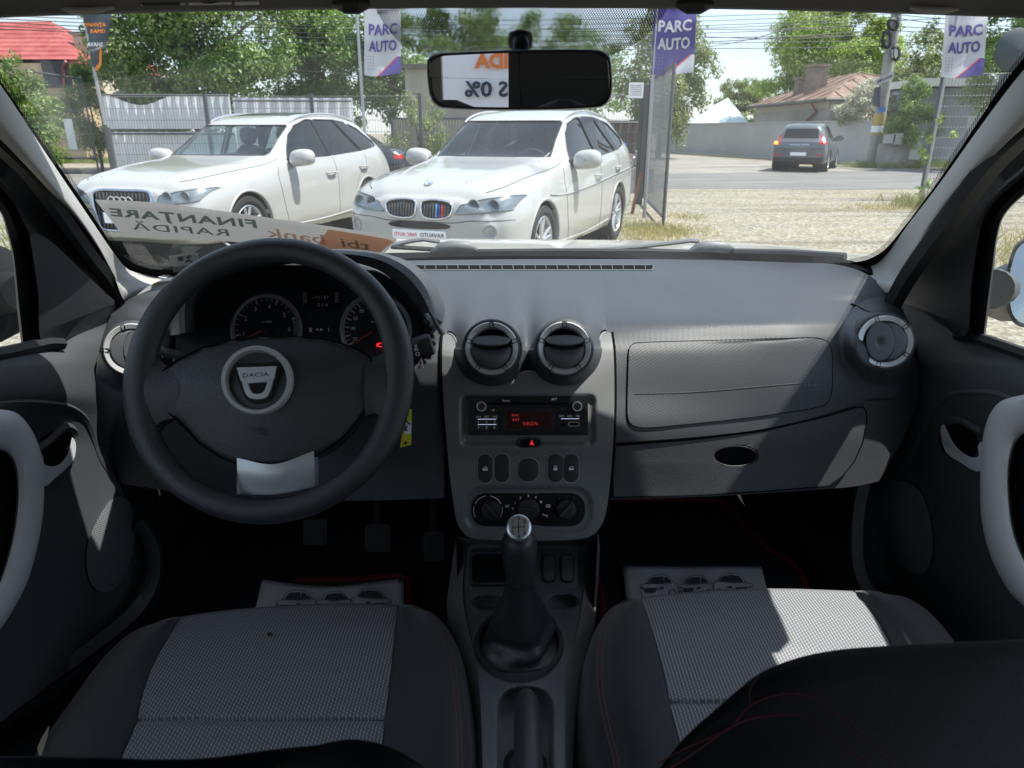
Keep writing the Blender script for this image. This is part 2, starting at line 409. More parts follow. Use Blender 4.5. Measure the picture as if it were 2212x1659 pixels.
VC=[(1062,753),(1219,752)]; VR=59
def S(u,v):
    s=_tabS(u,v)
    for cx,cy in VC:                         # the two round air-vent pods
        du=u-cx; dv=v-cy; r=math.hypot(du,dv)
        if dv<0: b=(1-sst(48+.12*dv,92,abs(du)))*sst(-165,-45,dv)
        else: b=1-sst(58,92,r)
        s-=.045*b
    r=math.hypot(u-1910,v-738); s-=.045*(1-sst(58,100,r))
    r=math.hypot(u-287,v-752); s-=.045*(1-sst(58,100,r))
    return s
def D(u,v,off=0): return P(u,v,S(u,v)+off)
dash=region('dashboard',[(860,563),(1125,560),(1500,561),(1700,567),(1815,573),(1872,592),(1935,640)],[(945,860),(1940,860)],
    [(860,563),(905,600),(935,650),(948,700),(945,860)],[(1935,640),(1955,680),(1968,740),(1940,860)],300,76,D,m_soft,car,sk=.02)
# black felt strip and gap behind the dashboard
mb=MB(); gp=cr([(350,592),(600,566),(850,560),(1125,556),(1400,556),(1600,560),(1750,566),(1840,576),(1885,590)],60)
mb.grid([[P(u,v-13,1.66-.0000009*(u-1106)**2*.45) for u,v in gp],[P(u,v+1,S(max(700,u),v)+.015) if u>=700 else P(u,v+3,1.5) for u,v in gp],[P(u,v+9,S(u,v+9)+.02) if u>700 else P(u,v+9,1.45) for u,v in gp]]); mb.build('felt_strip',m_void,dash)
# defroster grille
mb=MB(); mb.grid([[D(u,v,.0008-.002) for u in [880+i*10 for i in range(54)]] for v in (572,576,582)]); mb.build('defroster_slot',m_void,dash)
mb=MB()
for v0,v1 in ((571,572.6),(581.8,583.6)):
    mb.grid([[D(u,v,-.004) for u in range(876,1414,6)] for v in (v0,v1)])
for i in range(22):
    u=893+i*23.8; mb.tube([D(u,571,-.0035),D(u+2,583,-.0035)],.0009,5)
mb.tube([D(x,y,-.003) for x,y in ell(1405,577,6,6,12,a0=-90,a1=90,end=True)],.0012,5)
mb.build('defroster_grille',mat('grille_plastic',(.085,.092,.102),.5),dash)
# upper right textured panel with airbag lid
airT=[(1322,718),(1450,712),(1600,706),(1700,702),(1775,700),(1805,694),(1828,680),(1850,660),(1878,647),(1905,643),(1932,650)]
airB=[(1322,957),(1500,944),(1650,926),(1790,893),(1880,860),(1940,820),(1973,775)]
def Do(o): return lambda u,v,off=0: D(u,v,o+off)
panel=region('passenger_panel',airT,airB,[(1322,718),(1322,957)],[(1932,650),(1962,695),(1978,740),(1973,775)],200,60,Do(-.006),m_tex,car,sk=.016)
lidp=[(1358,760),(1358,755),(1368,742),(1385,740),(1550,735),(1700,731),(1770,731),(1790,740),(1797,760),(1798,800),(1796,850),(1785,872),(1765,880),(1650,898),(1500,915),(1380,923),(1362,915),(1356,900),(1356,830)]
lidc=cr(lidp,160,True)
def pady(name,outl,fn,m,parent,off,t=.006,nu=60,nv=24,**k):
    """conforming panel on surface fn: clips a grid by scanlines of the outline"""
    vmin=min(p[1] for p in outl); vmax=max(p[1] for p in outl); rows=[]
    def span(v):
        xs=[]
        for i in range(len(outl)):
            a,b=outl[i],outl[(i+1)%len(outl)]
            if (a[1]<=v)!=(b[1]<=v): xs.append(a[0]+(b[0]-a[0])*(v-a[1])/(b[1]-a[1]))
        return (min(xs),max(xs)) if xs else None
    for j in range(nv):
        f=j/(nv-1); f=.5-.5*math.cos(math.pi*f); e_=(vmax-vmin)*.002; v=lerp(vmin+e_,vmax-e_,f); sp=span(v)
        if sp: rows.append([(lerp(sp[0],sp[1],i/(nu-1)),v) for i in range(nu)])
    mb=MB(); mb.grid([[fn(*p,off) for p in r] for r in rows]); skirt(mb,rows,lambda u,v,o: fn(u,v,off+o),t); return mb.build(name,m,parent,**k)
lid=pady('airbag_lid',lidc,D,m_tex,panel,-.0085,.006)
line('seam',lidc,Do(-.0086),m_void,lid,w=.0007,closed=True,off=0)
line('crease',[(1372,851),(1500,847),(1700,830),(1765,826)],Do(-.0087),m_low,lid,w=.0009,n=30,off=0)
mb=MB(); text(mb,'SRP',Do(-.0095),1734,837,1768,835,8,bold=.03,off=0); text(mb,'AIRBAG',Do(-.0095),1733,846,1770,843,6,bold=.02,off=0); mb.build('lettering',mat('embossed',(.075,.08,.088),.4),lid)
# lower dashboard right + glove box
lower=region('lower_dashboard',[(1318,950),(1500,938),(1650,920),(1790,887),(1880,852),(1945,812),(1975,770),(1984,790)],[(1318,1079),(1500,1074),(1700,1062),(1790,1056),(1850,1050),(1898,1040)],
   [(1318,950),(1318,1079)],[(1984,790),(1984,850),(1960,930),(1898,1040)],120,36,Do(.012),m_low,car,sk=.10)
glv=[(1324,963),(1500,949),(1650,931),(1790,898),(1850,880),(1864,879),(1871,888),(1873,905),(1864,955),(1845,998),(1820,1028),(1790,1050),(1650,1062),(1500,1070),(1324,1075)]
glc=lin(glv,160,True)
def Dg(u,v,off=0):
    e=((u-1590)/47)**2+((v-985)/22)**2
    return D(u,v,-.002+off+.026*(1-sst(.82,1.06,e)))
glove=pady('glove_box',glc,Dg,m_low,car,0,.012,nu=260,nv=84)
line('lid_groove',glc,lambda u,v,o=0:D(u,v,-.0025+o),m_void,glove,w=.0013,closed=True,off=0)
line('handle_rim',ell(1588,985,47,22,50,rot=-.0),lambda u,v,o=0:D(u,v,-.001+o),m_matt,glove,w=.0010,closed=True,off=0)
mb=MB(); mb.grid([[D(u,v,.010) for u,v in ell(1588,987,46*f,21*f,40)] for f in (1,.6,.001)],cu=True); mb.build('handle_recess',m_void,glove)
# left (driver side) body with the hollow for the instruments
cl=cr([(392,715),(390,650),(400,606),(440,578),(520,560),(640,553),(750,556),(830,580),(880,622),(912,662),(925,700),(930,760),(880,800),(600,820),(430,760)],90,True)
def inpoly(u,v,pl):
    c=False
    for i in range(len(pl)):
        a,b=pl[i],pl[i-1]
        if (a[1]>v)!=(b[1]>v) and u<(b[0]-a[0])*(v-a[1])/(b[1]-a[1])+a[0]: c=not c
    return c
def Dl(u,v,off=0):
    s=S(u,v)
    if v<845 and 375<u<950:
        d=min(math.hypot(u-a,v-b) for a,b in cl); d=d if inpoly(u,v,cl) else -d; t=sst(-9,12,d); s=lerp(s,1.225-.0004*(v-700),t)
    return P(u,v,s+off)
left=region('driver_dashboard',[(250,654),(300,636),(345,618),(395,604),(640,545),(800,552),(880,600),(930,660),(958,700)],[(262,1045),(500,1078),(800,1081),(962,1076)],
   [(250,654),(224,720),(208,800),(208,870),(224,960),(262,1045)],[(958,700),(960,1076)],180,120,Dl,m_tex,car,sk=.06)
# instrument cluster
def C(u,v,off=0): return P(u,v,1.195-.0003*(v-700)+off)
clus=pad('instrument_cluster',cr([(405,790),(405,680),(430,620),(500,585),(600,573),(700,575),(800,585),(870,620),(900,690),(905,790),(660,820)],80,True),C,m_gloss,car,off=.006,t=.01)
def gauge(cx,cy,r,ticks,nums,mains,needle,unit,nsz=9):
    mb=MB(); mb.grid([[C(x,y,o) for x,y in ell(cx,cy,r*f,r*f,64)] for f,o in ((1.06,.004),(1.05,-.004),(1.0,-.006),(.93,.001),(.92,.004))],cu=True)
    ring=mb.build('gauge_ring',mat('gauge_ring',(.45,.47,.5),.35,.3),clus)
    mb=MB()
    for a,l in ticks:
        ca,sa=math.cos(R(a)),math.sin(R(a)); q=.0014 if l>7 else .0006
        p0=(cx+r*.9*ca,cy+r*.9*sa); p1=(cx+(r*.9-l)*ca,cy+(r*.9-l)*sa); mb.tube([C(*p0,.0035),C(*p1,.0035)],[q,q*.6],4)
    for s,a in nums:
        ca,sa=math.cos(R(a)),math.sin(R(a)); rr=r*.9-17; x=cx+rr*ca; y=cy+rr*sa; w=nsz*.62*len(s)
        text(mb,s,C,x-w/2,y+nsz/2,x+w/2,y+nsz/2,nsz,off=.003)
    text(mb,unit,C,cx-10,cy-14,cx+12,cy-14,4,off=.003); mb.build('gauge_marks',m_prn,clus)
    mb=MB(); a=needle; ca,sa=math.cos(R(a)),math.sin(R(a)); mb.tube([C(cx,cy,-.004),C(cx+r*.85*ca,cy+r*.85*sa,-.002)],[.0016,.0007],6); mb.build('needle',m_needle,clus)
    mb=MB(); mb.grid([[C(x,y,o) for x,y in ell(cx,cy,q,q,20)] for q,o in ((10,.003),(9.5,-.008),(7,-.010),(.1,-.0105))],cu=True); mb.build('needle_cap',m_matt,clus)
gx,gy=575,711
tk=[(180-12+ i*10.3,10 if i%4==0 else 6) for i in range(16)]+[(-22+i*3.6,8 if i in(0,) else 7) for i in range(13)]
gauge(gx,gy,74,tk,[('1',168),('2',208),('3',242),('4',278),('5',322),('6',360)],None,157,'x1000')
gx2,gy2=812,711
gauge(gx2,gy2,74,[(150+i*8.4,10 if i%2==0 else 6) for i in range(18)],[('20',155),('40',182),('60',208),('80',232),('100',256),('120',280)],None,147,'km/h',8)
mb=MB(); mb.grid([[C(u,v,.002) for u in (655,733)] for v in (625,667)]); mb.build('odometer_screen',mat('odometer_glass',(.006,.007,.011),.3),clus)
mb=MB(); text(mb,'193187',C,676,646,710,646,7,bold=-.005,off=0,space=1.1); text(mb,'014',C,685,662,708,662,7,bold=-.005,off=0,space=1.2)
for k in range(6):
    for x in (659,727): mb.grid([[C(x+i*8-4,y,0) for i in (0,1)] for y in (632+k*4,633+k*4)])
mb.build('odometer_digits',m_prn,clus)
mb=MB()
for s_,x in ((-1,688),(1,691.5)):
    mb.poly([C(x,709,.002),C(x+s_*7,712,.002),C(x,715,.002)]); 
mb.poly([C(668,708,.002),C(674,708,.002),C(674,717,.002),C(668,717,.002)]); mb.tube([C(710,708,.002),C(710,716,.002)],.0007,4)
mb.build('telltale',m_prn,clus)
mb=MB(); rr=rrect(822,745,5,3.6,1,2); mb.tube([C(x,y,-.002) for x,y in rr],.0011,4,closed=True); mb.tube([C(814,742,-.002),C(814,748,-.002)],.0009,4); mb.tube([C(830,742,-.002),C(830,748,-.002)],.0009,4); mb.build('warning_light',m_redled,clus)
# hood over the cluster
ho=cr([(388,720),(386,665),(394,622),(432,586),(520,557),(600,546),(690,540),(760,542),(812,548),(848,560),(887,584),(920,624),(932,657),(930,674)],70)
hi=cr([(412,720),(412,668),(424,634),(458,604),(535,577),(608,566),(690,557),(745,557),(790,565),(833,582),(881,622),(905,652),(918,668),(926,676)],70)
bo=cr([(360,722),(362,668),(375,626),(415,588),(510,556),(600,540),(700,534),(780,536),(840,546),(885,562),(925,592),(950,630),(962,665),(966,700)],70)
mb=MB(); rows=[[P(lerp(a[0],640,.04),lerp(a[1],700,.05),1.18) for a in hi],[P(a[0],a[1],1.035) for a in hi],[P(lerp(a[0],b[0],.5),lerp(a[1],b[1],.5)-.5,1.022) for a,b in zip(hi,ho)],[P(a[0],a[1],1.032) for a in ho],
   [P(a[0],a[1]+2,1.06) for a in ho],[P(a[0],a[1]+3,max(1.15,S(min(960,a[0]),max(600,a[1])))) if 0 else P(a[0],a[1]+4,1.26) for a in bo]]
mb.grid(rows); hood=mb.build('cluster_hood',m_soft,car)
mb=MB(); mb.grid([[P(926,676,1.035),P(930,674,1.032),P(940,690,1.10)],[P(948,722,1.045),P(958,724,1.05),P(962,722,1.09)]]); mb.build('hood_side',m_low,hood)
# ---------------- round air vents
def vent(cx,cy,ru,rv,s,pitch=0,yaw=0,kind='petal',parent=dash,ax=None):
    o=P(cx,cy,s); rr=ru/F*s*1.0; n=(CAM-o).normalized()
    if ax is not None: n=Vector(ax).normalized()
    a=Vector((1,0,0)); a=(a-n*a.dot(n)).normalized(); b=n.cross(a)
    if b.z<0: b=-b
    mb=MB(); prof=[(1.16,-.06),(1.13,-.010),(1.10,-.002),(1.06,0),(1.0,0.001),(.985,-.001)]
    mb.lathe(o,n,[(r*rr,h) for r,h in prof],48); v=mb.build('air_vent',m_low,parent)
    mb=MB(); mb.lathe(o,n,[(r*rr,h) for r,h in ((1.0,-.004),(.99,.003),(.95,.005),(.80,.003),(.76,-.001),(.74,-.03))],48); mb.build('vent_ring',mat('vent_ring_grey',(.55,.555,.56),.28,.3),v)
    mb=MB(); mb.lathe(o,n,[(.75*rr,-.028),(.001,-.029)],32); mb.build('vent_throat',m_void,v)
    for k in range(5):
        mb=MB(); t=R(90+72*k+(0 if kind=='petal' else 20)); c=o+(a*math.cos(t)+b*math.sin(t))*rr*.88+n*.0045; d=(a*math.cos(t)+b*math.sin(t)); e=d.cross(n)
        mb.tube([c+d*.004-e*.003,c-d*.004-e*.0025,c-d*.004+e*.0025,c+d*.004+e*.003],.0007,4,closed=True); mb.build('ring_notch',m_void,v)
    if kind=='petal':
        # upper vane (lens) and lower bowl
        mb=MB(); w=rr*.73
        pts=[]; 
        for j in range(9):
            f=j/8; yy=lerp(.56,.10,f); row=[]
            for i in range(17):
                x=-1+2*i/16; half=math.sqrt(max(0,1-x*x)); top=.33+.23*half; bot=.33-.30*half
                row.append(o+a*(x*w*.98)+b*(lerp(top,bot,f)*w+rr*.05)+n*(.004+.012*half*(f)))
            pts.append(row)
        mb.grid(pts); mb.build('vane',mat('vane_plastic',(.085,.09,.097),.42,bump=(650,.3,.001)),v,solid=.002)
        mb=MB(); pts=[]
        for j in range(11):
            f=j/10; row=[]
            for i in range(21):
                x=-1+2*i/20; half=math.sqrt(max(0,1-x*x)); top=.05-.28*half+.12; bot=-.98*half
                if top<bot: top=bot
                row.append(o+a*(x*w*.97)+b*lerp(top if abs(x)<1 else 0,bot,f)*w+n*(.002+.012*half*math.sin(f*2.2+.4)))
            pts.append(row)
        mb.grid(pts); mb.build('vane',MT['vane_plastic'],v,solid=.002)
    else:
        sg=yaw
        mb=MB(); w=rr*.76; pts=[]
        for j in range(13):
            f=j/12; row=[]
            for i in range(25):
                t=2*math.pi*i/24; row.append(o+a*(math.cos(t)*w*.66*f - sg*w*.26)+b*(math.sin(t)*w*.97*f)+n*(.006-.010*(1-sst(0,.35,f))*.6))
            pts.append(row)
        mb.grid(pts); mb.build('vane',MT['vane_plastic'],v,solid=.003)
        mb=MB(); pts=[]
        for j in range(9):
            f=j/8; row=[]
            for i in range(17):
                y=-1+2*i/16; half=math.sqrt(max(0,1-y*y)); row.append(o+a*sg*(lerp(.42*half-.05,.99*half,f)*w)+b*(y*w*.97)+n*(.001+.004*half))
            pts.append(row)
        mb.grid(pts); mb.build('vane',MT['vane_plastic'],v,solid=.002)
    return v
for cx,cy in VC: vent(cx,cy,58,58,S(cx,cy)-.026,ax=(-.02,-.94,.30))
vent(1911,738,57,57,S(1911,738)-.03,kind='round',yaw=1,parent=panel,ax=(-.14,-.93,.33))
vent(287,755,57,62,S(287,755)-.03,kind='round',yaw=-1,parent=left,ax=(.30,-.88,.28))
line('corner_slot',[(1838,657),(1850,662),(1868,672),(1880,676)],D,m_void,dash,w=.0025,n=12)
# ---------------- centre fascia
fT=[(957,724),(962,721),(972,721),(982,730),(988,748),(994,772),(1008,797),(1035,819),(1062,829),(1088,825),(1112,812),(1130,804),(1142,802),(1155,804),(1172,813),(1195,824),(1218,829),(1245,823),(1270,807),(1284,787),(1290,765),(1293,740),(1300,722),(1310,717),(1320,719)]
fB=[(1000,1150),(1012,1160),(1040,1165),(1245,1165),(1275,1158),(1290,1148)]
fL=[(957,724),(955,760),(957,850),(963,930),(970,1010),(980,1090),(988,1130),(1000,1150)]
fR=[(1320,719),(1325,760),(1327,850),(1325,940),(1320,1020),(1312,1090),(1304,1125),(1290,1148)]
def Df(u,v,off=0):
    o=-.010
    # rounded edges
    o+=.010*(1-sst(1121-1125+0,0,0)) if False else 0
    s=_tabS(u,v)
    d=sd_rr(u,v,1141,908,148,57,16); o+=.009*(1-sst(-14,2,d))       # radio surround
    d=sd_rr(u,v,1141,957,27,11,11); o+=.006*(1-sst(-5,2,d))
    e=sd_rr(u,v,1141,1101,138,50,40); o+=.005*(1-sst(-10,4,e))
    return P(u,v,s+o+off)
fas=region('centre_fascia',fT,fB,fL,fR,150,170,Df,m_fascia,car,sk=.03,ang=60)
def FP(o): return lambda u,v,off=0: P(u,v,_tabS(u,v)+o+off)
mb=MB(); e1=cr(fT,90)[2:-2]; mb.tube([Df(u,v,-.0005) for u,v in e1],.0016,6); mb.build('edge_highlight',mat('highlight_silver',(.24,.245,.24),.38,.25),fas)  # pale bead paints the bright edge along the fascia top
mb=MB(); mb.tube([Df(u,v,.004) for u,v in [(u,v-2.5) for u,v in e1]],.003,6); mb.tube([Df(u+2.5,v,.006) for u,v in cr(fR,60)],.003,6); mb.tube([Df(u-2.5,v,.006) for u,v in cr(fL,60)],.003,6); mb.build('panel_gap',m_void,fas)  # line along the top paints the edge shadow; side lines are joints
# radio
rad=pad('radio',rrect(1141,898,129,42,4,3),FP(-.004),m_black,fas,off=-.006,t=.010,rings=2)
RF=FP(-.0105)
def slab(mb,outl,fn,off,t):
    n=len(outl); a=[fn(x,y,off) for x,y in outl]; b=[fn(x,y,off+t) for x,y in outl]
    tt=tessellate_polygon([a]); mb.add(a,[tuple(x) for x in tt]); mb.grid([a,b],cu=True); return mb
def ring(name,cx,cy,r0,r1,fn,m,parent,hgt,n=28):
    mb=MB(); mb.grid([[fn(x,y,o) for x,y in ell(cx,cy,r,r,n)] for r,o in ((r0,.002),(r0-.3,-hgt*.8),(r0-1,-hgt),(r1+.3,-hgt),(r1,-hgt*.9))],cu=True); return mb.build(name,m,parent)
for cx,cy in ((1040,878),(1247,878)):
    ring('knob_ring',cx,cy,10.8,8,RF,mat('knob_silver',(.75,.76,.78),.3,.3),rad,.009)
    mb=MB(); mb.grid([[RF(x,y,-.0085) for x,y in ell(cx,cy,r,r,24)] for r in (9,.05)],cu=True); mb.build('knob_face',m_matt,rad)
mb=MB(); slab(mb,rrect(1141,905,58,23,5),RF,-.0012,.002); mb.build('display_frame',mat('display_frame',(.02,.022,.026),.2),rad)
mb=MB(); slab(mb,rrect(1143,907,48,18,1),RF,-.002,.002); disp=mb.build('display',m_lcd,rad)
mb=MB(); text(mb,'FM',RF,1106,900,1119,900,5,bold=-.01,off=-.003); text(mb,'AST',RF,1106,909,1123,909,5,bold=-.01,off=-.003); text(mb,'VIRGIN',RF,1129,919,1161,919,8,bold=-.012,off=-.003,space=1.15); mb.build('display_text',m_dimred,disp)
mb=MB(); slab(mb,rrect(1141,872,86,2.6,2.4),RF,-.0005,.001); mb.build('disc_slot',m_void,rad)
m_btn=mat('radio_button',(.022,.024,.028),.35)
for (x,y,w_,h_) in [(1066,886,8,3.6),(1217,884,8,3.6)]+[(1034+i*17.3,900+j*11.5,8,5) for i in range(3) for j in range(3)]+[(1214+i*17,899,7.6,4.6) for i in range(3)]:
    mb=MB(); slab(mb,rrect(x,y,w_,h_,1.5,2),RF,-.0022,.003); mb.build('button',m_btn,rad)
mb=MB()
for i,s_ in enumerate(('|<<','SRC','>>|')): text(mb,s_,RF,1029+i*17.3,902,1039+i*17.3,902,4,off=-.0028)
for i in range(6): text(mb,str(i+1),RF,1032+(i%3)*17.3,914.5+(i//3)*11.5,1035.5+(i%3)*17.3,914.5+(i//3)*11.5,5,off=-.0028)
for i,s_ in enumerate(('RADIO','MEDIA','TEL')): text(mb,s_,RF,1209+i*17,900,1219+i*17,900,2.8,off=-.0028)
text(mb,'Bluetooth',RF,1086,867,1101,867,3.6,off=-.001); text(mb,'MP3',RF,1191,865,1203,864,4.6,off=-.001,shear=.25)
mb.poly([RF(1066,884,-.003),RF(1069,887,-.003),RF(1063,887,-.003)]); mb.build('radio_lettering',m_white,rad)
mb=MB()
for x0,x1,y in ((1032,1072,905.5),(1032,1072,917),(1212,1251,904.5)): mb.grid([[RF(x,yy,-.0027) for x in (x0,x1)] for yy in (y-.5,y+.5)])
mb.build('light_bar',mat('light_bar',(.7,.72,.9),.3,emit=(.7,.75,1),es=.35),rad)
mb=MB(); slab(mb,rrect(1240,916,12,5,1),RF,-.0015,.002); mb.build('usb_port',m_chrome,rad)
mb=MB(); slab(mb,rrect(1240,916,9.5,3,.5),RF,-.0022,.002); slab(mb,ell(1217,917,4,4,14),RF,-.0015,.001); mb.build('socket_hole',m_void,rad)
# airbag warning light
mb=MB(); slab(mb,rrect(1141,957,19,8,8),FP(-.009),0,.004); aw=mb.build('seatbelt_warning',m_black,fas)
mb=MB(); g=FP(-.0105); mb.grid([[g(x,y,0) for x,y in ell(1149,952.5,1.6,1.6,10)] for _ in (0,)]+[[g(1149,952.5,0)]*10]); mb.tube([g(1146,961,0),g(1149,955,0),g(1152,961,0)],.0011,4); mb.tube([g(1146,956,0),g(1153,961,0)],.0008,4); mb.build('warning_light',m_redled,aw)
# switches
FSW=FP(-.0105)
def switch(cx,cy,hw,hh,r,icon=None):
    mb=MB(); slab(mb,rrect(cx,cy,hw+1.8,hh+1.8,r+1),FSW,-.0006,.003); o=mb.build('switch',mat('switch_rim',(.34,.345,.35),.3,.3),fas)
    pad('switch_face',rrect(cx,cy,hw,hh,r),FSW,m_matt,o,off=-.0015,t=.003,rings=4,dome=.0015)
    mb=MB(); g=lambda u,v,off=0:FSW(u,v,-.0035+off)
    if icon=='win':
        mb.tube([g(cx-5,cy+4),g(cx+5,cy+4),g(cx+5,cy-1),g(cx+1,cy-4),g(cx-3,cy-1),g(cx-5,cy)],.0006,4,closed=True); mb.poly([g(cx-5,cy),g(cx+5,cy),g(cx+5,cy+4),g(cx-5,cy+4)]); mb.build('symbol',m_white,o)
    elif icon=='lock':
        mb.poly([g(cx-4,cy-1),g(cx+4,cy-1),g(cx+4,cy+5),g(cx-4,cy+5)]); mb.tube([g(x,y) for x,y in ell(cx,cy-1.5,2.6,3.6,10,a0=180,a1=360,end=True)],.0006,4); mb.build('symbol',m_white,o)
    elif icon=='haz':
        mb.tube([g(cx,cy-7),g(cx+7,cy+5),g(cx-7,cy+5)],.0006,4,closed=True); mb.build('symbol',mat('hazard_red',(.12,.03,.03),.5),o)
    return o
switch(1048,1012,16,31,15,'win'); switch(1084,1011,16,31,15); switch(1200,1011,16,31,15,'lock'); switch(1234,1011,16,31,15,'win')
switch(1141,1015,22,25,19,'haz')
# climate panel
kp=rrect(1141,1101,123,36,32,8)
clim=pad('climate_panel',kp,FP(-.006),mat('panel_black',(.007,.007,.008),.5,spec=.2),fas,off=-.001,t=.006,rings=2)
CF=FP(-.0075)
def knob(cx,cy,r,ang,sz=1):
    mb=MB(); mb.grid([[CF(x,y,o) for x,y in ell(cx,cy,q,q,32)] for q,o in ((r,0),(r-.5,-.008),(r-2,-.011),(r*.7,-.012),(.05,-.012))],cu=True); k=mb.build('climate_knob',m_matt,clim)
    c,s_=math.cos(R(ang)),math.sin(R(ang)); mb=MB(); pts=[(cx+c*x-s_*y,cy+s_*x+c*y) for x,y in ((-r,-4),(r,-3),(r,3),(-r,4))]; top=[(cx+c*x-s_*y,cy+s_*x+c*y) for x,y in ((-r+2,-2.2),(r-2,-1.5),(r-2,1.5),(-r+2,2.2))]
    mb.grid([[CF(x,y,-.011) for x,y in pts],[CF(x,y,-.021) for x,y in top]],cu=True); mb.poly([CF(x,y,-.021) for x,y in top]); mb.build('knob_grip',mat('knob_grip',(.04,.044,.05),.35),k)
knob(1061,1103,22,50); knob(1142,1101,24,5); knob(1224,1101,22,-50)
mb=MB(); mb2=lambda a,b,cx,cy,r: mb.tube([CF(x,y,-.001) for x,y in ell(cx,cy,r,r,14,a0=a,a1=b,end=True)],.0006,4)
for a,b in ((150,195),(205,260),(280,335),(345,390)): mb2(a,b,1054,1102,31)
for s_,x,y in (('0',1106,1101),('1',1111,1089),('2',1122,1078),('3',1139,1074),('4',1155,1077),('AC',1091,1096)): text(mb,s_,CF,x,y,x+(9 if s_=='AC' else 4.2),y,5.5,off=-.001)
mb.tube([CF(x,y,-.001) for x,y in rrect(1184,1093,4,2.6,.8,2)],.0006,4,closed=True)
for x in (1182,1184.5,1187): mb.tube([CF(x,1091,-.001),CF(x,1095,-.001)],.0004,4)
mb.tube([CF(1172,1113,-.001),CF(1183,1113,-.001)],.0006,4); mb.tube([CF(1172,1109,-.001),CF(1183,1117,-.001)],.0005,4)
mb.poly([CF(1167,1081,-.001),CF(1172,1083,-.001),CF(1170,1087,-.001),CF(1165,1085,-.001)])
mb.build('climate_marks',m_white,clim)
mb=MB()
for i in range(9):
    t=R(150+i*30); 
    mb.grid([[CF(x,y,-.001) for x,y in ell(1224+31*math.cos(t),1101+28*math.sin(t),1.3,1.3,8)],[CF(1224+31*math.cos(t),1101+28*math.sin(t),-.001)]*8],cu=True)
mb.build('climate_dots',mat('dot_blue',(.08,.09,.14),.5),clim)
# ---------------- steering wheel
wt=R(29); WN=Vector((0,-math.cos(wt),math.sin(wt))); WC=P(582,814,.93); WUP=Vector((0,math.sin(wt),math.cos(wt))); WX=Vector((1,0,0))
def W(u,v,off=0): return PP(u,v,WC,WN)-WN*off
mb=MB(); rows=[]
for i in range(120):
    a=2*math.pi*i/120; d=WX*math.cos(a)+WUP*math.sin(a)
    g=.0165+.0035*math.exp(-((math.degrees(a)%180-0)/26)**2)+.0035*math.exp(-((math.degrees(a)%180-180)/26)**2)
    ro=.190; rc=ro-g
    rows.append([WC+d*(rc+math.cos(q)*g)+WN*(math.sin(q)*.0155) for q in [2*math.pi*k/18 for k in range(18)]])
mb.grid(rows,cu=True,cv=True); wheel=mb.build('steering_wheel',m_leather,car,ang=180)
# spokes
def WR(u,v,off=0): return W(u,v,off)
for nm,T,B,L,Rr in (('spoke',[(312,742),(335,775),(358,792),(398,782)],[(330,935),(350,912),(372,905),(392,902)],[(312,742),(300,840),(330,935)],[(398,782),(392,902)]),
                    ('spoke',[(790,768),(812,772),(835,758),(862,738)],[(790,900),(812,893),(826,912),(842,940)],[(790,768),(790,900)],[(862,738),(866,840),(842,940)])):
    rows=coons(T,B,L,Rr,16,16); mb=MB(); mb.grid([[W(u,v,-.004-.008*math.sin(math.pi*j/15)) for u,v in r] for j,r in enumerate(rows)]); skirt(mb,rows,lambda u,v,o:W(u,v,-.004+o),.022); mb.build(nm,m_leather,wheel,ang=60)
hubp=[(349,812),(356,802),(393,776),(440,753),(500,737),(570,728),(640,729),(700,735),(740,744),(780,760),(801,772),(804,785),(804,850),(800,868),(785,893),(762,925),(735,953),(705,975),(670,992),(633,1004),(567,1012),(520,1005),(480,989),(433,958),(408,930),(383,905),(362,888),(353,871)]
pad('airbag_cover',cr(hubp,110,True),W,m_leather,wheel,off=-.004,t=.03,rings=10,dome=.020,ang=70)
line('cover_gap',lin(hubp,150,True),lambda u,v,o=0:W(u,v,-.0055+o),m_void,wheel,w=.0013,closed=True,off=0)
mb=MB(); rows=coons([(517,990),(600,1004),(682,975)],[(515,1068),(600,1068),(682,1052)],[(517,990),(515,1068)],[(682,975),(682,1052)],12,8)
mb.grid([[W(u,v,-.008+.016*(j/7)**2-.007*math.sin(math.pi*i/11)) for i,(u,v) in enumerate(r)] for j,r in enumerate(rows)]); skirt(mb,rows,lambda u,v,o:W(u,v,o-.006),.018); mb.build('spoke_trim',mat('spoke_silver',(.52,.53,.54),.32,.4),wheel)
def hub(u,v,off=0): return W(u,v,off-.0245)
mb=MB(); mb.grid([[hub(x,y,o) for x,y in ell(571,829,rx,ry,56)] for rx,ry,o in ((75.5,73.5,.003),(74.5,72.5,-.004),(72,70,-.0062),(65,63.5,-.0062),(62.5,61,-.003),(62,60,.002))],cu=True); mb.build('badge_ring',mat('badge_ring_grey',(.40,.40,.40),.4,.2),wheel)
shp=[(527,805),(529,799),(575,797),(612,796),(616,800),(610,830),(601,858),(594,868),(580,873),(566,874),(553,869),(546,860),(536,835)]
sho=[(cx_+(x-cx_)*1.10,cy_+(y-cy_)*1.10) for x,y in shp for cx_,cy_ in ((571,834),)]
mb=MB(); slab(mb,cr(sho,50,True),hub,-.0015,.003); em=mb.build('emblem_base',m_black,wheel)
mb=MB(); a=cr(shp,50,True); inn=[(571+(x-571)*.72,(838)+(y-838)*.70) for x,y in a]
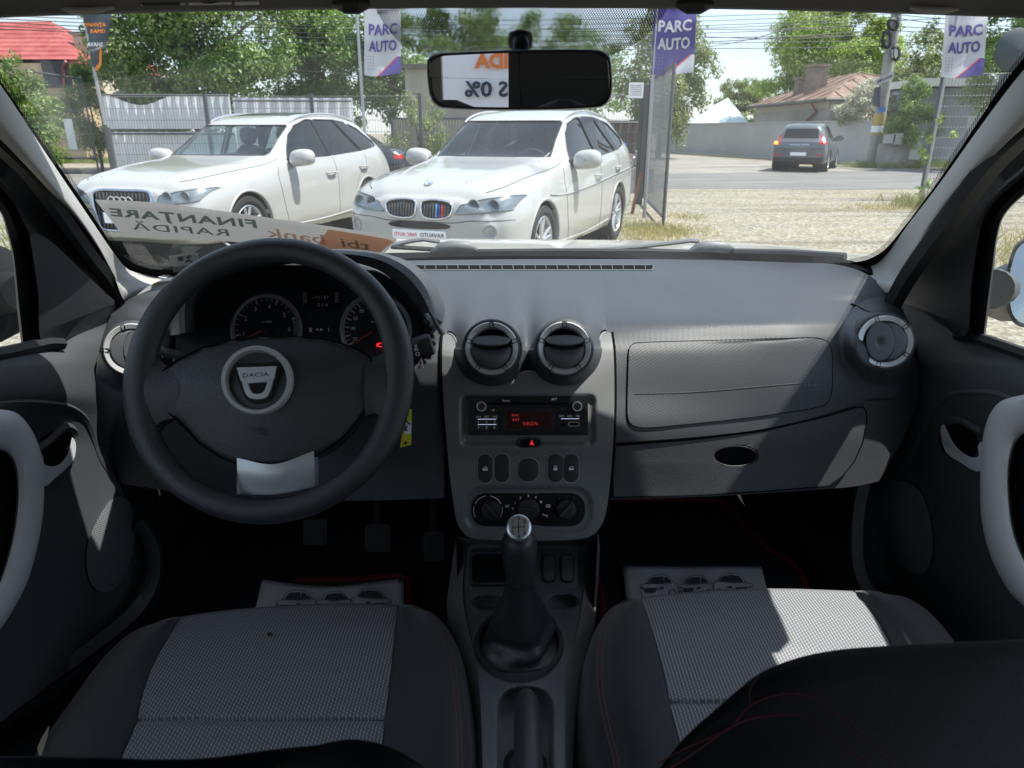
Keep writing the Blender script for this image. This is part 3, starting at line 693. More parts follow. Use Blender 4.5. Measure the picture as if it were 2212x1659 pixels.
# chrome shield: broad top band, U shaped lower part
up_=[(530,803),(613,800),(608,826),(600,832),(545,836),(538,830)]
slab(mb,up_,hub,-.0050,.004)
uo=cr([(541,834),(548,856),(556,866),(576,869),(592,864),(599,852),(606,828)],24); ui=cr([(552,834),(558,850),(563,856),(577,858),(586,854),(590,846),(595,830)],24)
mb.grid([[hub(x,y,-.001) for x,y in uo],[hub(x,y,-.0050) for x,y in uo],[hub(x,y,-.0050) for x,y in ui],[hub(x,y,-.001) for x,y in ui]]); mb.build('emblem',mat('emblem_chrome',(.85,.88,.92),.22,.6),em)
mb=MB(); text(mb,'DACIA',hub,543,824,597,821,9,bold=.0,off=-.0056,space=1.1); mb.build('emblem_lettering',mat('emblem_letter',(.12,.13,.15),.25,.8),em)
mb=MB(); text(mb,'SRP',hub,559,935,591,935,7,off=.002); text(mb,'AIRBAG',hub,560,943,591,943,5,off=.002); mb.build('embossed_lettering',mat('embossed_dark',(.010,.010,.012),.4),wheel)
# radio control pod behind wheel and stalks
mb=MB(); slab(mb,cr([(790,860),(845,858),(850,900),(838,925),(815,905),(785,890)],30,True),lambda u,v,o=0:P(u,v,.985+o),0,.05); pod=mb.build('control_pod',m_matt,car,ang=50)
mb=MB(); g=lambda u,v,o=0:P(u,v,.984+o)
slab(mb,[(812,860),(840,859),(844,872),(813,872)],g,0,.002); slab(mb,[(813,874),(844,874),(840,892),(830,898),(816,890)],g,0,.002); mb.build('pod_button',m_btn,pod)
mb=MB(); mb.poly([g(824,881,-.001),g(827,881,-.001),g(831,877,-.001),g(831,889,-.001),g(827,885,-.001),g(824,885,-.001)]); mb.tube([g(833,883,-.001),g(837,883,-.001)],.0006,4); mb.tube([g(820,868,-.001),g(821,865,-.001),g(824,863,-.001)],.0008,4); mb.build('symbol',m_white,pod)
mb=MB(); mb.tube([g(829,868,-.001),g(830,865,-.001),g(833,863,-.001)],.0009,4); mb.build('symbol',m_redled,pod)
mb=MB(); mb.tube([P(780,812,1.06),P(870,765,1.02),P(893,755,1.0),P(900,752,.99),P(922,746,.99),P(933,743,.99)],[.009,.011,.012,.0155,.0165,.0145],16); st=mb.build('wiper_stalk',m_matt,car,ang=50)
mb=MB(); g=lambda u,v,o=0:P(u,v,.972+o); mb.tube([g(x,y) for x,y in ell(898,747,1.5,2,10)],.0005,4,closed=True); mb.tube([g(x,y) for x,y in rrect(899,755,3,2.6,.5,2,rot=-.2)],.0005,4,closed=True); mb.tube([g(x,y) for x,y in rrect(902,765,3.5,3,.5,2,rot=-.2)],.0005,4,closed=True); mb.build('symbol',m_white,st)
mb=MB(); mb.tube([P(440,800,1.05),P(385,778,1.0),P(352,772,.985),P(351,772,.985),P(330,768,.985),P(316,764,.985)],[.011,.0135,.0135,.0150,.0145,.012],16); st=mb.build('light_stalk',m_matt,car,ang=50)
mb=MB(); g=lambda u,v,o=0:P(u,v,.968+o); text(mb,'0',g,333,771,337,771,6,off=0); text(mb,'0',g,373,781,377,781,6,off=0); mb.tube([g(x,y) for x,y in ell(334,778,2,2,10)],.0005,4,closed=True)
mb.poly([g(352,768),g(352,773),g(349,770.5)]); mb.build('symbol',m_white,st)
# steering column shroud
mb=MB(); mb.tube([WC-WN*.05,WC-WN*.12,WC-WN*.28],[.045,.06,.06],20); mb.build('column_shroud',m_matt,car,ang=60)
# ---------------- key tag
m_tag=mat('yellow_tag',(.72,.66,.03),.5)
kt=thing('key_tag','yellow paper key tag hanging behind the steering wheel rim','key tag',P(876,925,1.04))
mb=MB(); g=lambda u,v,o=0:P(u,v,1.02+o); mb.prism([g(882,884),g(889,886),g(888,961),(g(864,967)),g(868,940)],(0,.0012,.0004)); mb.build('tag_body',m_tag,kt)
mb=MB(); g=lambda u,v,o=0:P(u,v,1.018+o); mb.prism([g(879,909),g(888,911),g(888,937),g(872,939)],(0,.0008,0)); mb.build('tag_label',m_paper,kt)
mb=MB(); text(mb,'14',lambda u,v,o=0:P(u,v,1.0165+o),887,915,878,934,7,vx=-8,off=0); mb.build('tag_lettering',m_ink,kt)
mb=MB(); mb.grid([[g(x,y,-.001) for x,y in ell(876,957,r,r,12)] for r in (3.2,.05)],cu=True); mb.build('tag_hole',m_void,kt)
# ---------------- windscreen (real surface from roof header to cowl)
def G(a,b):
    """a 0..1 left to right, b 0 top .. 1 bottom"""
    x0=lerp(-.60,.64,a); x1=lerp(-.74,.78,a); t=Vector((x0,.985-.32*(x0-.02)**2,1.537-.06*(x0-.02)**2)); q=Vector((x1,1.64-.42*(x1-.02)**2,1.118+.02*(x1-.02)**2))
    p=t.lerp(q,b); p+=Vector((0,.02,.03))*math.sin(math.pi*b)*.8; return p
mb=MB(); gr=[[G(i/40,j/30) for i in range(41)] for j in range(31)]; mb.grid(gr); glass=mb.build('windscreen',m_wind,car,ang=180)
_gv=[G(-.4+1.8*i/70,-.5+2.0*j/60) for j in range(61) for i in range(71)]; gb=BVHTree.FromPolygons(_gv,[(j*71+i,j*71+i+1,j*71+i+72,j*71+i+71) for j in range(60) for i in range(70)])
def GL(u,v,off=0):
    r=ray(u,v); h=gb.ray_cast(CAM,r)
    if h[0] is None: return P(u,v,1.3)
    return h[0]+r.normalized()*(off-.004)
def ghit(u,v): return gb.ray_cast(CAM,ray(u,v))[0] is not None
# dotted ceramic band
def _frit(nm,px,hole):
    m=bpy.data.materials.new(nm); m.use_nodes=True; t=m.node_tree; t.nodes.clear(); o=sepobj(m)
    h=px*.866
    def cell(ox,oy):
        fx=mth(m,'SUBTRACT',mth(m,'FRACT',mth(m,'ADD',mth(m,'DIVIDE',o['X'],px),ox)),.5); fy=mth(m,'SUBTRACT',mth(m,'FRACT',mth(m,'ADD',mth(m,'DIVIDE',o['Z'],h*1.15),oy)),.5)
        return mth(m,'ADD',mth(m,'MULTIPLY',fx,fx),mth(m,'MULTIPLY',mth(m,'MULTIPLY',fy,fy),1.6))
    d=mth(m,'MINIMUM',cell(0,0),cell(.5,.5)); k=mth(m,'LESS_THAN',d,hole)
    a=nd(m,'ShaderNodeBsdfDiffuse'); a.inputs[0].default_value=(.01,.01,.01,1); b=nd(m,'ShaderNodeBsdfTransparent'); x=nd(m,'ShaderNodeMixShader'); out=nd(m,'ShaderNodeOutputMaterial')
    t.links.new(k,x.inputs[0]); t.links.new(a.outputs[0],x.inputs[1]); t.links.new(b.outputs[0],x.inputs[2]); t.links.new(x.outputs[0],out.inputs[0]); return m
m_frit=_frit('dotted_band',.0032,.095); m_frit2=_frit('dotted_edge',.0020,.12)
def gsheet(name,T,B,L,Rr,nu,nv,m,off=0,parent=glass):
    rows=coons(T,B,L,Rr,nu,nv); mb=MB(); mb.grid([[GL(u,v,off) for u,v in r] for r in rows]); return mb.build(name,m,parent,ang=180)
gsheet('dot_band',[(806,8),(1100,8),(1450,8)],[(925,124),(1320,120)],[(806,8),(835,60),(880,105),(925,124)],[(1450,8),(1425,45),(1380,90),(1320,120)],60,24,m_frit)
innL=[(-60,60),(0,160),(60,248),(130,350),(200,452),(255,532),(290,566),(330,580),(380,583)]
innR=[(2275,40),(2170,165),(2120,238),(2068,318),(2010,402),(1950,482),(1905,535),(1870,560),(1830,568)]
for inn,sx in ((innL,-1),(innR,1)):
    inn=[(u+sx*6,v+4*(1 if v<540 else 0)) for u,v in inn]; c=cr(inn,60); mb=MB(); rows=[]
    for k in (0,1,2,3):
        row=[]
        for i,(u,v) in enumerate(c):
            nx=(c[min(i+1,59)][1]-c[max(i-1,0)][1]); ny=-(c[min(i+1,59)][0]-c[max(i-1,0)][0]); l=math.hypot(nx,ny); nx/=l; ny/=l
            if sx<0: nx,ny=-nx,-ny
            if sx>0: nx,ny=nx,ny
            f=min(1,(59-i)/6+.15); row.append(GL(u+nx*k*9*f,v+ny*k*9*f))
        rows.append(row)
    mb.grid(rows); mb.build('black_border',m_void,glass,ang=180)
    mb=MB(); rows=[]
    for k in (0,1):
        row=[]
        for i,(u,v) in enumerate(c):
            nx=(c[min(i+1,59)][1]-c[max(i-1,0)][1]); ny=-(c[min(i+1,59)][0]-c[max(i-1,0)][0]); l=math.hypot(nx,ny); nx/=l; ny/=l
            if sx<0: nx,ny=-nx,-ny
            row.append(GL(u-nx*k*9,v-ny*k*9,.0005))
        rows.append(row)
    mb.grid(rows); mb.build('dotted_border',m_frit2,glass,ang=180)
# sticker low on the glass
mb=MB(); slab(mb,[(365,556),(420,549),(430,551),(427,566),(370,577)],GL,.001,-.0005); stk=mb.build('glass_sticker',mat('sticker_clear',(.42,.46,.44),.5),glass)
mb=MB(); mb.grid([[GL(x,y,-.001) for x,y in ell(390,560,r,r*.7,12)] for r in (6.5,.05)],cu=True); mb.tube([GL(402,566,-.001),GL(408,562,-.001),GL(414,566,-.001)],.002,4); mb.tube([GL(404,557,-.001),GL(412,553,-.001)],.002,4); mb.build('sticker_mark',m_ink,stk)
# ---------------- banner strip lying along the foot of the windscreen
ban=thing('banner_strip','pale financing banner strip with reversed lettering across the foot of the windscreen','banner',GL(530,490,.03))
bT=cr([(205,431),(330,437),(480,456),(640,479),(740,493),(830,508),(850,512),(858,518),(852,526)],60)
bB=cr([(268,512),(390,516),(500,522),(600,533),(700,545),(760,556),(800,562),(815,560),(825,552)],60)
def BN(u,v,off=0): return GL(u,v,off+.012)
mb=MB(); rows=[[BN(lerp(a[0],b[0],f),lerp(a[1],b[1],f)) for a,b in zip(bT,bB)] for f in [k/8 for k in range(9)]]; mb.grid(rows)
mb.build('strip',mat('banner_film',(.80,.78,.75),.6),ban)
mb=MB(); rows=[[BN(lerp(a[0],b[0],f),lerp(a[1],b[1],f),-.0006) for a,b in zip(bT[45:59],bB[43:57])] for f in [.12+k/8*.86 for k in range(9)]]; mb.grid(rows); mb.build('orange_panel',mat('banner_orange',(.80,.36,.19),.6),ban)
def filmmat(name,c):
    m=bpy.data.materials.new(name); m.use_nodes=True; t=m.node_tree; t.nodes.clear(); d=nd(m,'ShaderNodeBsdfDiffuse'); l=nd(m,'ShaderNodeBsdfTranslucent'); x=nd(m,'ShaderNodeMixShader'); o=nd(m,'ShaderNodeOutputMaterial')
    d.inputs[0].default_value=l.inputs[0].default_value=(*c,1); x.inputs[0].default_value=.5; t.links.new(d.outputs[0],x.inputs[1]); t.links.new(l.outputs[0],x.inputs[2]); t.links.new(x.outputs[0],o.inputs[0]); MT[name]=m
    for ob in [q for q in bpy.data.objects if q.parent is ban]:
        if ob.data.materials[0].name==name.replace('_thin',''): ob.data.materials[0]=m
filmmat('banner_film_thin',(.25,.245,.235)); filmmat('banner_orange_thin',(.92,.50,.33))
m_bt=mat('banner_text_grey',(.12,.17,.15),.6)
mb=MB(); text(mb,'FINANȚARE',BN,556,492,240,466,17,bold=.035,off=-.0008,vx=-5,cap=.72,space=1.12); text(mb,'RAPIDĂ',BN,496,510,288,496,15,bold=.012,off=-.0008,vx=-5,cap=.72,space=1.12); mb.build('lettering',m_bt,ban)
mb=MB(); text(mb,'bank',BN,704,527,577,511,20,bold=.01,off=-.0008,vx=-6); mb.build('lettering',mat('banner_text_pink',(.62,.36,.28),.6),ban)
mb=MB(); text(mb,'tbi',BN,802,541,740,533,19,bold=.01,off=-.0012,vx=-6); mb.build('lettering',mat('banner_text_dark',(.12,.13,.10),.6),ban)
filmmat('banner_text_grey_thin',(.27,.32,.30)); filmmat('banner_text_pink_thin',(.85,.52,.42)); filmmat('banner_text_dark_thin',(.42,.38,.32))
# ---------------- A pillars
def Pd(u,v,s,off=0): return P(u,v,s+off)
def pillar(rows,name):
    cols=len(rows[0]); lines=[cr([r[c] for r in rows],60) for c in range(cols)]; g=[]
    for i in range(60): g.append(cr([l[i] for l in lines],14))
    mb=MB(); mb.grid([[P(*q) for q in r] for r in g]); mb.grid([[P(*r[0]) for r in g],[P(r[0][0],r[0][1],r[0][2]+.06) for r in g]]); mb.grid([[P(*r[-1]) for r in g],[P(r[-1][0],r[-1][1],r[-1][2]+.03) for r in g]])
    return mb.build(name,m_pillar,car,ang=60)
pillar([[(-260,-90,.72),(-262,-50,.66),(-270,0,.65),(-280,60,.68)],
 [(-120,20,.78),(-120,60,.73),(-125,120,.72),(-130,180,.74)],
 [(0,182,.86),(0,215,.81),(0,260,.80),(0,300,.82)],
 [(95,325,.97),(92,345,.92),(95,380,.91),(100,405,.94)],
 [(190,465,1.12),(180,468,1.07),(180,485,1.06),(186,500,1.10)],
 [(252,555,1.27),(235,550,1.22),(232,565,1.20),(243,588,1.23)],
 [(278,583,1.35),(258,588,1.29),(250,605,1.27),(262,638,1.28)],
 [(320,592,1.42),(300,608,1.35),(283,625,1.31),(270,652,1.30)],
 [(375,594,1.48),(350,604,1.42),(318,620,1.36),(275,655,1.33)]],'pillar_trim')
pillar([[(2475,-110,.72),(2478,-60,.66),(2485,0,.65),(2490,60,.68)],
 [(2340,10,.78),(2338,60,.73),(2343,120,.72),(2350,170,.74)],
 [(2212,150,.86),(2212,200,.81),(2212,245,.80),(2212,275,.82)],
 [(2120,270,.97),(2125,300,.92),(2125,335,.91),(2118,366,.94)],
 [(2030,396,1.11),(2035,415,1.06),(2032,450,1.05),(2022,478,1.09)],
 [(1958,490,1.26),(1975,500,1.20),(1975,535,1.18),(1957,573,1.21)],
 [(1925,535,1.35),(1950,550,1.28),(1955,580,1.25),(1936,608,1.26)],
 [(1885,566,1.42),(1915,580,1.36),(1935,605,1.30),(1925,632,1.29)],
 [(1820,578,1.48),(1850,588,1.42),(1885,606,1.36),(1912,632,1.33)]],'pillar_trim')
def PT(u,v,x,o=0):
    sg=1 if x>0 else -1
    return PP(u,v,Vector((x+sg*o,0,1.08)),Vector((1,0,sg*.26)))
# ---------------- doors
xsL=table([-300,0,100,200,300,360],[560,700,745,790,850,900,960,1100,1300,1600],
 [[-.73,-.73,-.725,-.685,-.675,-.70,-.715,-.72,-.72,-.66],[-.73,-.73,-.725,-.69,-.68,-.70,-.715,-.72,-.72,-.66],[-.73,-.73,-.72,-.695,-.685,-.70,-.715,-.72,-.72,-.66],[-.73,-.725,-.71,-.70,-.695,-.705,-.715,-.72,-.72,-.66],[-.73,-.72,-.71,-.705,-.70,-.70,-.70,-.70,-.69,-.66],[-.73,-.72,-.71,-.705,-.70,-.70,-.70,-.68,-.66,-.64]])
def FLd(u,v,off=0): r=ray(u,v); return CAM+r*(xsL(u,v)/min(-.3,r.x)+off)
def FRd(u,v,off=0): r=ray(u,v); return CAM+r*((-xsL(2212-u,v)+.07)/max(.3,r.x)+off)
dL=region('driver_door',[(-260,840),(-120,795),(0,764),(60,750),(93,743),(132,745),(148,720),(166,702),(190,681),(225,664),(252,657)],[(-260,1760),(0,1560),(120,1470),(220,1390),(292,1330)],
  [(-260,840),(-260,1760)],[(252,657),(225,718),(209,790),(208,870),(224,960),(256,1045),(280,1100),(293,1140),(310,1200),(315,1270),(292,1330)],90,120,FLd,m_door,car,sk=.02)
line('belt_seal',[(-260,828),(-120,786),(0,764),(60,751),(100,742),(134,743)],lambda u,v,o=0:FLd(u,v,-.01+o),m_rub,dL,w=.010,n=30,off=0)
line('panel_ridge',[(-60,880),(0,870),(60,868),(110,872),(150,880),(182,905),(200,950),(215,990),(240,1030),(262,1070)],lambda u,v,o=0:FLd(u,v,.004+o),m_door,dL,w=.006,n=50,off=0)
def frame(name,win,pil,xv,sgn,door):
    a=cr(win,60); b=cr(pil,60); rows=[]
    prof=((0,.02),(.02,-.002),(.12,-.004),(.16,.006),(.24,.006),(.29,-.010),(.36,-.010),(.42,.0),(1,.004))
    for f,o in prof: rows.append([PT(lerp(p[0],q[0],f),lerp(p[1],q[1],f),xv,o) for p,q in zip(a,b)])
    mb=MB(); mb.grid(rows); return mb.build(name,m_rub,door,ang=40)
frame('window_frame',[(-330,300),(-180,330),(-60,400),(0,458),(14,500),(25,545),(31,600),(37,670),(46,745)],[(-330,30),(-180,130),(-60,230),(0,290),(60,340),(105,385),(190,470),(260,570),(285,650),(250,700)],-.738,-1,dL)
mb=MB(); slab(mb,cr([(66,506),(90,508),(185,592),(225,630),(250,655),(225,664),(190,681),(166,702),(148,722),(133,744),(94,744),(82,630),(70,545)],60,True),lambda u,v,o=0:PT(u,v,-.715,-o),0,-.012); tri=mb.build('mirror_cover',mat('cover_plastic',(.022,.025,.032),.5,bump=(500,.3,.001)),dL,ang=50)
line('pillar_seal',[(-120,165),(0,292),(60,350),(100,400),(150,470),(200,540),(240,592),(262,640),(264,655)],lambda u,v,o=0:P(u-6,v+10,interp1([-120,0,100,190,262],[.77,.85,.96,1.13,1.31],u)+o),m_rub,dL,w=.013,n=40,off=0)
def bowl(name,cx,cy,rx,ry,rot,fn,parent):
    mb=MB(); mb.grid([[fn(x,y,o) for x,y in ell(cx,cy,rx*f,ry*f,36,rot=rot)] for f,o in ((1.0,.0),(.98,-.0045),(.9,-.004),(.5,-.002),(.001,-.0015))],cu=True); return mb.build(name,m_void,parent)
def handleset(fn,door,mir):
    q=lambda L:[((2150-u if mir else u)+(0),v) for u,v in L]
    def Z(L): # mirror picture points about the centre
        return [(2196-u,v-8) for u,v in L] if mir else L
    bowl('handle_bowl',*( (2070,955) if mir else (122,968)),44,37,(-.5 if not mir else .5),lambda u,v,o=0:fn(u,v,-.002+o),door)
    oo=[(82,972),(92,985),(96,1003),(112,1008),(130,1002),(144,985),(152,962),(156,945),(162,952),(164,972),(158,995),(142,1013),(120,1032),(96,1050)]
    if mir: oo=[(2124,955),(2118,955),(2112,965),(2114,985),(2100,988),(2080,978),(2060,958),(2046,930),(2038,916),(2033,922),(2034,950),(2045,978),(2070,996),(2116,1018)]
    mb=MB(); c=cr(oo,60,True); slab(mb,c,lambda u,v,o=0:fn(u,v,-.014+o),0,.006); mb.build('door_lever',m_bright,door,ang=30,bevel=.002)
    rid=[(76,972),(100,955),(125,932),(142,922),(156,930),(160,940)] if not mir else [(2122,932),(2100,920),(2080,908),(2068,905),(2058,908)]
    line('bowl_rim',rid,lambda u,v,o=0:fn(u,v,-.006+o),m_door,door,w=.0075,n=24,off=0)
handleset(FLd,dL,False)
def grab(outer,inner,fn,s_of,door):
    a=cr(outer,60); b=cr(inner,60); rows=[]
    for f,o in ((0,.05),(0,.012),(.12,-.006),(.4,-.014),(.7,-.012),(.92,-.002),(1,.012),(1,.05)):
        rows.append([fn(lerp(p[0],q[0],f),lerp(p[1],q[1],f),o-.03) for p,q in zip(a,b)])
    mb=MB(); mb.grid(rows); return mb.build('grab_handle',m_silver,door,ang=60)
grab([(-120,900),(-40,884),(0,884),(36,892),(66,925),(88,975),(95,1040),(93,1110),(80,1185),(58,1260),(28,1318),(0,1360),(-60,1420)],
     [(-120,985),(-60,968),(0,972),(18,982),(32,1012),(36,1060),(33,1110),(24,1165),(8,1225),(-10,1270),(-40,1310),(-60,1330),(-100,1350)],FLd,0,dL)
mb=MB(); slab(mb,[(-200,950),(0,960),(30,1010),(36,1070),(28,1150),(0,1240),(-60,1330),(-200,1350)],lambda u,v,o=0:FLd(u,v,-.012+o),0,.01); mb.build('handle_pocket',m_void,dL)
m_grl=mat('speaker_mesh',(.05,.053,.06),.5)
def _gr():
    m=m_grl; o=sepobj(m); k=2*math.pi/.0042
    a=mth(m,'MULTIPLY',mth(m,'SINE',mth(m,'MULTIPLY',o['Y'],k)),mth(m,'SINE',mth(m,'MULTIPLY',o['Z'],k)))
    rp=nd(m,'ShaderNodeValToRGB'); rp.color_ramp.elements[0].position=.25; rp.color_ramp.elements[0].color=(.006,.006,.008,1); rp.color_ramp.elements[1].color=(.17,.175,.185,1); rp.color_ramp.elements[1].position=.6
    m.node_tree.links.new(mth(m,'ADD',mth(m,'MULTIPLY',a,.5),.5),rp.inputs[0]); m.node_tree.links.new(rp.outputs[0],m.node_tree.nodes['Principled BSDF'].inputs['Base Color'])
_gr()
spL=cr([(215,1115),(240,1080),(262,1072),(280,1085),(290,1120),(290,1170),(280,1215),(262,1255),(240,1276),(215,1278),(197,1262),(188,1225),(188,1190),(198,1150)],60,True)
pad('speaker_grille',spL,lambda u,v,o=0:FLd(u,v,-.006+o),m_grl,dL,off=-.002,t=.01,rings=6,dome=.012)
# sill trim at the foot of the left door
def strip(name,path,w,m,parent,dz=.02):
    c=cr(path,60); a=[];b=[]
    mb=MB(); rows=[[],[],[],[]]
    for i,(u,v,s) in enumerate(c):
        p=c[max(0,i-1)]; q=c[min(59,i+1)]; nx=-(q[1]-p[1]); ny=q[0]-p[0]; l=math.hypot(nx,ny); nx/=l; ny/=l
        rows[0].append(P(u+nx*w,v+ny*w,s+.05)); rows[1].append(P(u+nx*w*.7,v+ny*w*.7,s)); rows[2].append(P(u-nx*w*.7,v-ny*w*.7,s-.004)); rows[3].append(P(u-nx*w,v-ny*w,s+.05))
    mb.grid(rows); return mb.build(name,m,parent,ang=60)
strip('sill_trim',[(296,1130,1.30),(318,1158,1.30),(332,1200,1.29),(330,1250,1.28),(300,1310,1.25),(240,1365,1.2),(140,1440,1.12),(40,1510,1.06),(-80,1590,1.0)],19,m_low,car)
# right door
def mir(L,du=0,dv=0): return [(2205-u+du,v+dv) for u,v in L]
dR=region('passenger_door',[(1922,640),(1950,655),(1985,672),(2010,682),(2028,694),(2050,712),(2070,725),(2120,738),(2212,775),(2330,815),(2470,850)],[(1852,1300),(1900,1330),(1990,1390),(2080,1440),(2212,1500),(2470,1650)],
  [(1922,640),(1950,668),(1974,720),(1986,800),(1985,850),(1962,930),(1905,1030),(1870,1080),(1852,1150),(1848,1220),(1852,1300)],[(2470,850),(2470,1650)],90,120,FRd,m_door,car,sk=.02)
line('belt_seal',[(2068,724),(2120,733),(2212,764),(2340,805),(2470,840)],lambda u,v,o=0:FRd(u,v,-.01+o),m_rub,dR,w=.010,n=30,off=0)
line('panel_ridge',[(2300,885),(2212,868),(2150,850),(2090,848),(2050,856),(2020,880),(2000,920),(1975,975),(1940,1030),(1915,1060),(1898,1085)],lambda u,v,o=0:FRd(u,v,.004+o),m_door,dR,w=.006,n=50,off=0)
frame('window_frame',[(2560,290),(2400,320),(2290,370),(2212,422),(2180,452),(2165,475),(2154,520),(2147,580),(2136,670),(2129,722)],[(2560,20),(2400,120),(2290,205),(2212,262),(2150,322),(2108,358),(2020,450),(1940,560),(1915,640),(1950,700)],.79,1,dR)
mb=MB(); slab(mb,cr([(2118,482),(2100,500),(2027,541),(1965,610),(1932,645),(1985,668),(2028,694),(2070,726),(2088,722),(2098,620),(2108,545)],60,True),lambda u,v,o=0:PT(u,v,.765,-o),0,-.012); mb.build('mirror_cover',MT['cover_plastic'],dR,ang=50)
line('pillar_seal',[(2330,150),(2212,262),(2150,322),(2112,368),(2060,440),(2000,520),(1955,585),(1930,630),(1920,648)],lambda u,v,o=0:P(u+6,v+12,interp1([1920,2020,2112,2212,2330],[1.31,1.11,.96,.85,.77],u)+o),m_rub,dR,w=.018,n=40,off=0)
handleset(FRd,dR,True)
grab([(2330,850),(2250,848),(2195,856),(2160,868),(2138,895),(2124,940),(2118,1000),(2117,1060),(2120,1120),(2134,1185),(2160,1245),(2190,1290),(2240,1330)],
     [(2330,930),(2250,925),(2215,935),(2198,950),(2186,985),(2181,1030),(2183,1080),(2190,1135),(2203,1180),(2225,1225),(2250,1260),(2270,1280),(2290,1290)],FRd,0,dR)
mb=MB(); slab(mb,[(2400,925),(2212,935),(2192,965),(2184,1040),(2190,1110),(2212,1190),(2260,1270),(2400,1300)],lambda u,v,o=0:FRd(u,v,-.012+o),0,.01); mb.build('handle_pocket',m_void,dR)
spR=cr([(1930,1042),(1955,1040),(1985,1060),(2004,1100),(2014,1150),(2014,1195),(2002,1230),(1985,1240),(1960,1230),(1930,1200),(1908,1160),(1900,1110),(1906,1065)],60,True)
pad('speaker_grille',spR,lambda u,v,o=0:FRd(u,v,-.006+o),m_grl,dR,off=-.002,t=.01,rings=6,dome=.012)
strip('sill_trim',[(1868,1045,1.34),(1858,1090,1.34),(1852,1160,1.33),(1855,1220,1.32),(1872,1270,1.3),(1910,1320,1.26),(1990,1380,1.2),(2100,1450,1.12)],17,m_low,car)
# door glass
for x,ua,ub in ((-.745,-330,120),(.80,2090,2560)):
    mb=MB(); mb.grid([[PT(u,v,x) for u in (ua,ub)] for v in ((250,800))]); mb.build('door_glass',m_pane,dL if x<0 else dR)
# outside mirrors
mb=MB(); g=lambda u,v,s:P(u,v,s)
mb.tube([P(50,632,1.19),P(30,630,1.21),P(10,632,1.24),P(-10,635,1.28)],[.030,.032,.038,.042],16); mb.tube([P(-4,640,1.12),P(-60,640,1.20)],[.001,.12],4) if 0 else None
m_hous=mat('mirror_housing',(.012,.012,.013),.85,spec=.12); am=mb.build('door_mirror',m_hous,dL,ang=60)
mb=MB(); c=P(-52,640,1.26); mb.lathe(c,(.25,.95,.05),[(.001,.10),(.05,.095),(.08,.06),(.088,0),(.085,-.01),(.08,-.012)],28); mb.build('mirror_shell',m_hous,dL,ang=60)
mb=MB(); mb.tube([P(2142,625,1.21),P(2155,627,1.23),P(2180,632,1.27)],[.034,.037,.052],16); mb.build('door_mirror',mat('mirror_shell_plastic',(.07,.07,.072),.5),dR,ang=60)
shell=cr([(2172,600),(2180,560),(2192,530),(2215,513),(2290,505),(2370,520),(2390,570),(2392,640),(2370,690),(2300,712),(2225,710),(2195,702),(2180,685),(2173,650)],60,True)
mb=MB(); rows=[]
for f,o in ((.62,.14),(.85,.11),(.97,.06),(1,0),(.985,-.008),(.96,-.008),(.95,.0),(.001,.001)): rows.append([P(2280+(x-2280)*f,610+(y-610)*f,1.22+o) for x,y in shell])
mb.grid(rows[:7],cu=True); mb.build('mirror_shell',MT['mirror_shell_plastic'],dR,ang=60)
mb=MB(); mb.grid([[P(2280+(x-2280)*f,610+(y-610)*f,1.219+(x-2280)*.0002) for x,y in shell] for f in (.92,.001)],cu=True); mb.build('mirror_glass',mat('mirror_glass',(.34,.37,.38),.03,1),dR,smooth=False)
# ---------------- roof lining, header, visors
hd=cr([(-320,75),(-150,52),(0,39),(190,32),(370,27),(560,23),(740,20),(930,18),(1120,17),(1300,18),(1480,19),(1660,22),(1850,27),(2030,33),(2212,40),(2350,52),(2520,75)],80)
def hs(u): return .845-.09*((u-1106)/1400)**2
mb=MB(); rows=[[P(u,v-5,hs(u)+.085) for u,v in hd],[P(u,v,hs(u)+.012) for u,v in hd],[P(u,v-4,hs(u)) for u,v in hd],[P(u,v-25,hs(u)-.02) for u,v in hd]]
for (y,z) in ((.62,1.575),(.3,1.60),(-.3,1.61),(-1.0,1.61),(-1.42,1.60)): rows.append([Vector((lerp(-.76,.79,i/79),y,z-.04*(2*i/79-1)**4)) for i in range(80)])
mb.grid(rows[:5]); roof=mb.build('roof_header',m_backlit,car,ang=70); mb=MB(); mb.grid(rows[4:]); mb.build('roof_lining',m_head,roof,ang=70)
def visor(u0,u1,name):
    mb=MB(); us=[lerp(u0,u1,k/20) for k in range(21)]
    def hv(u): 
        return interp1([p[0] for p in hd],[p[1] for p in hd],u)
    mb.grid([[P(u,hv(u)-2,hs(u)-.002) for u in us],[P(u,hv(u)-6,hs(u)-.016) for u in us],[P(u,hv(u)-16,hs(u)-.022) for u in us],[P(u,hv(u)-90,hs(u)-.10) for u in us],[P(u,hv(u)-90,hs(u)-.08) for u in us]]); return mb.build(name,m_backlit,roof,ang=60)
v1=visor(-60,735,'sun_visor'); v2=visor(1530,2290,'sun_visor')
mb=MB(); 
for k,(a,b,c_) in enumerate(((300,400,0),(404,500,1),(504,560,2))):
    slab(mb,[(a,-8),(b,-8),(b,11-(1 if k else 0)),(a+4,12)],lambda u,v,o=0:P(u,v,hs(u)-.0265+o),0,.001)
lb=mb.build('visor_label',m_paper,v1)
mb=MB(); slab(mb,[(302,5),(390,5),(388,11.5),(310,12)],lambda u,v,o=0:P(u,v,hs(u)-.028+o),0,.001); mb.tube([P(x,y,hs(450)-.028) for x,y in ell(450,-6,28,12,14,a0=20,a1=160,end=True)],.001,4); mb.build('label_print',m_ink,lb)
for cx in (760,1500):
    mb=MB(); mb.tube([P(cx-38,9,hs(cx)-.02),P(cx-14,10,hs(cx)-.025),P(cx+14,10,hs(cx)-.025),P(cx+38,9,hs(cx)-.02)],[.004,.010,.010,.004],12); mb.build('visor_clip',m_matt,roof)
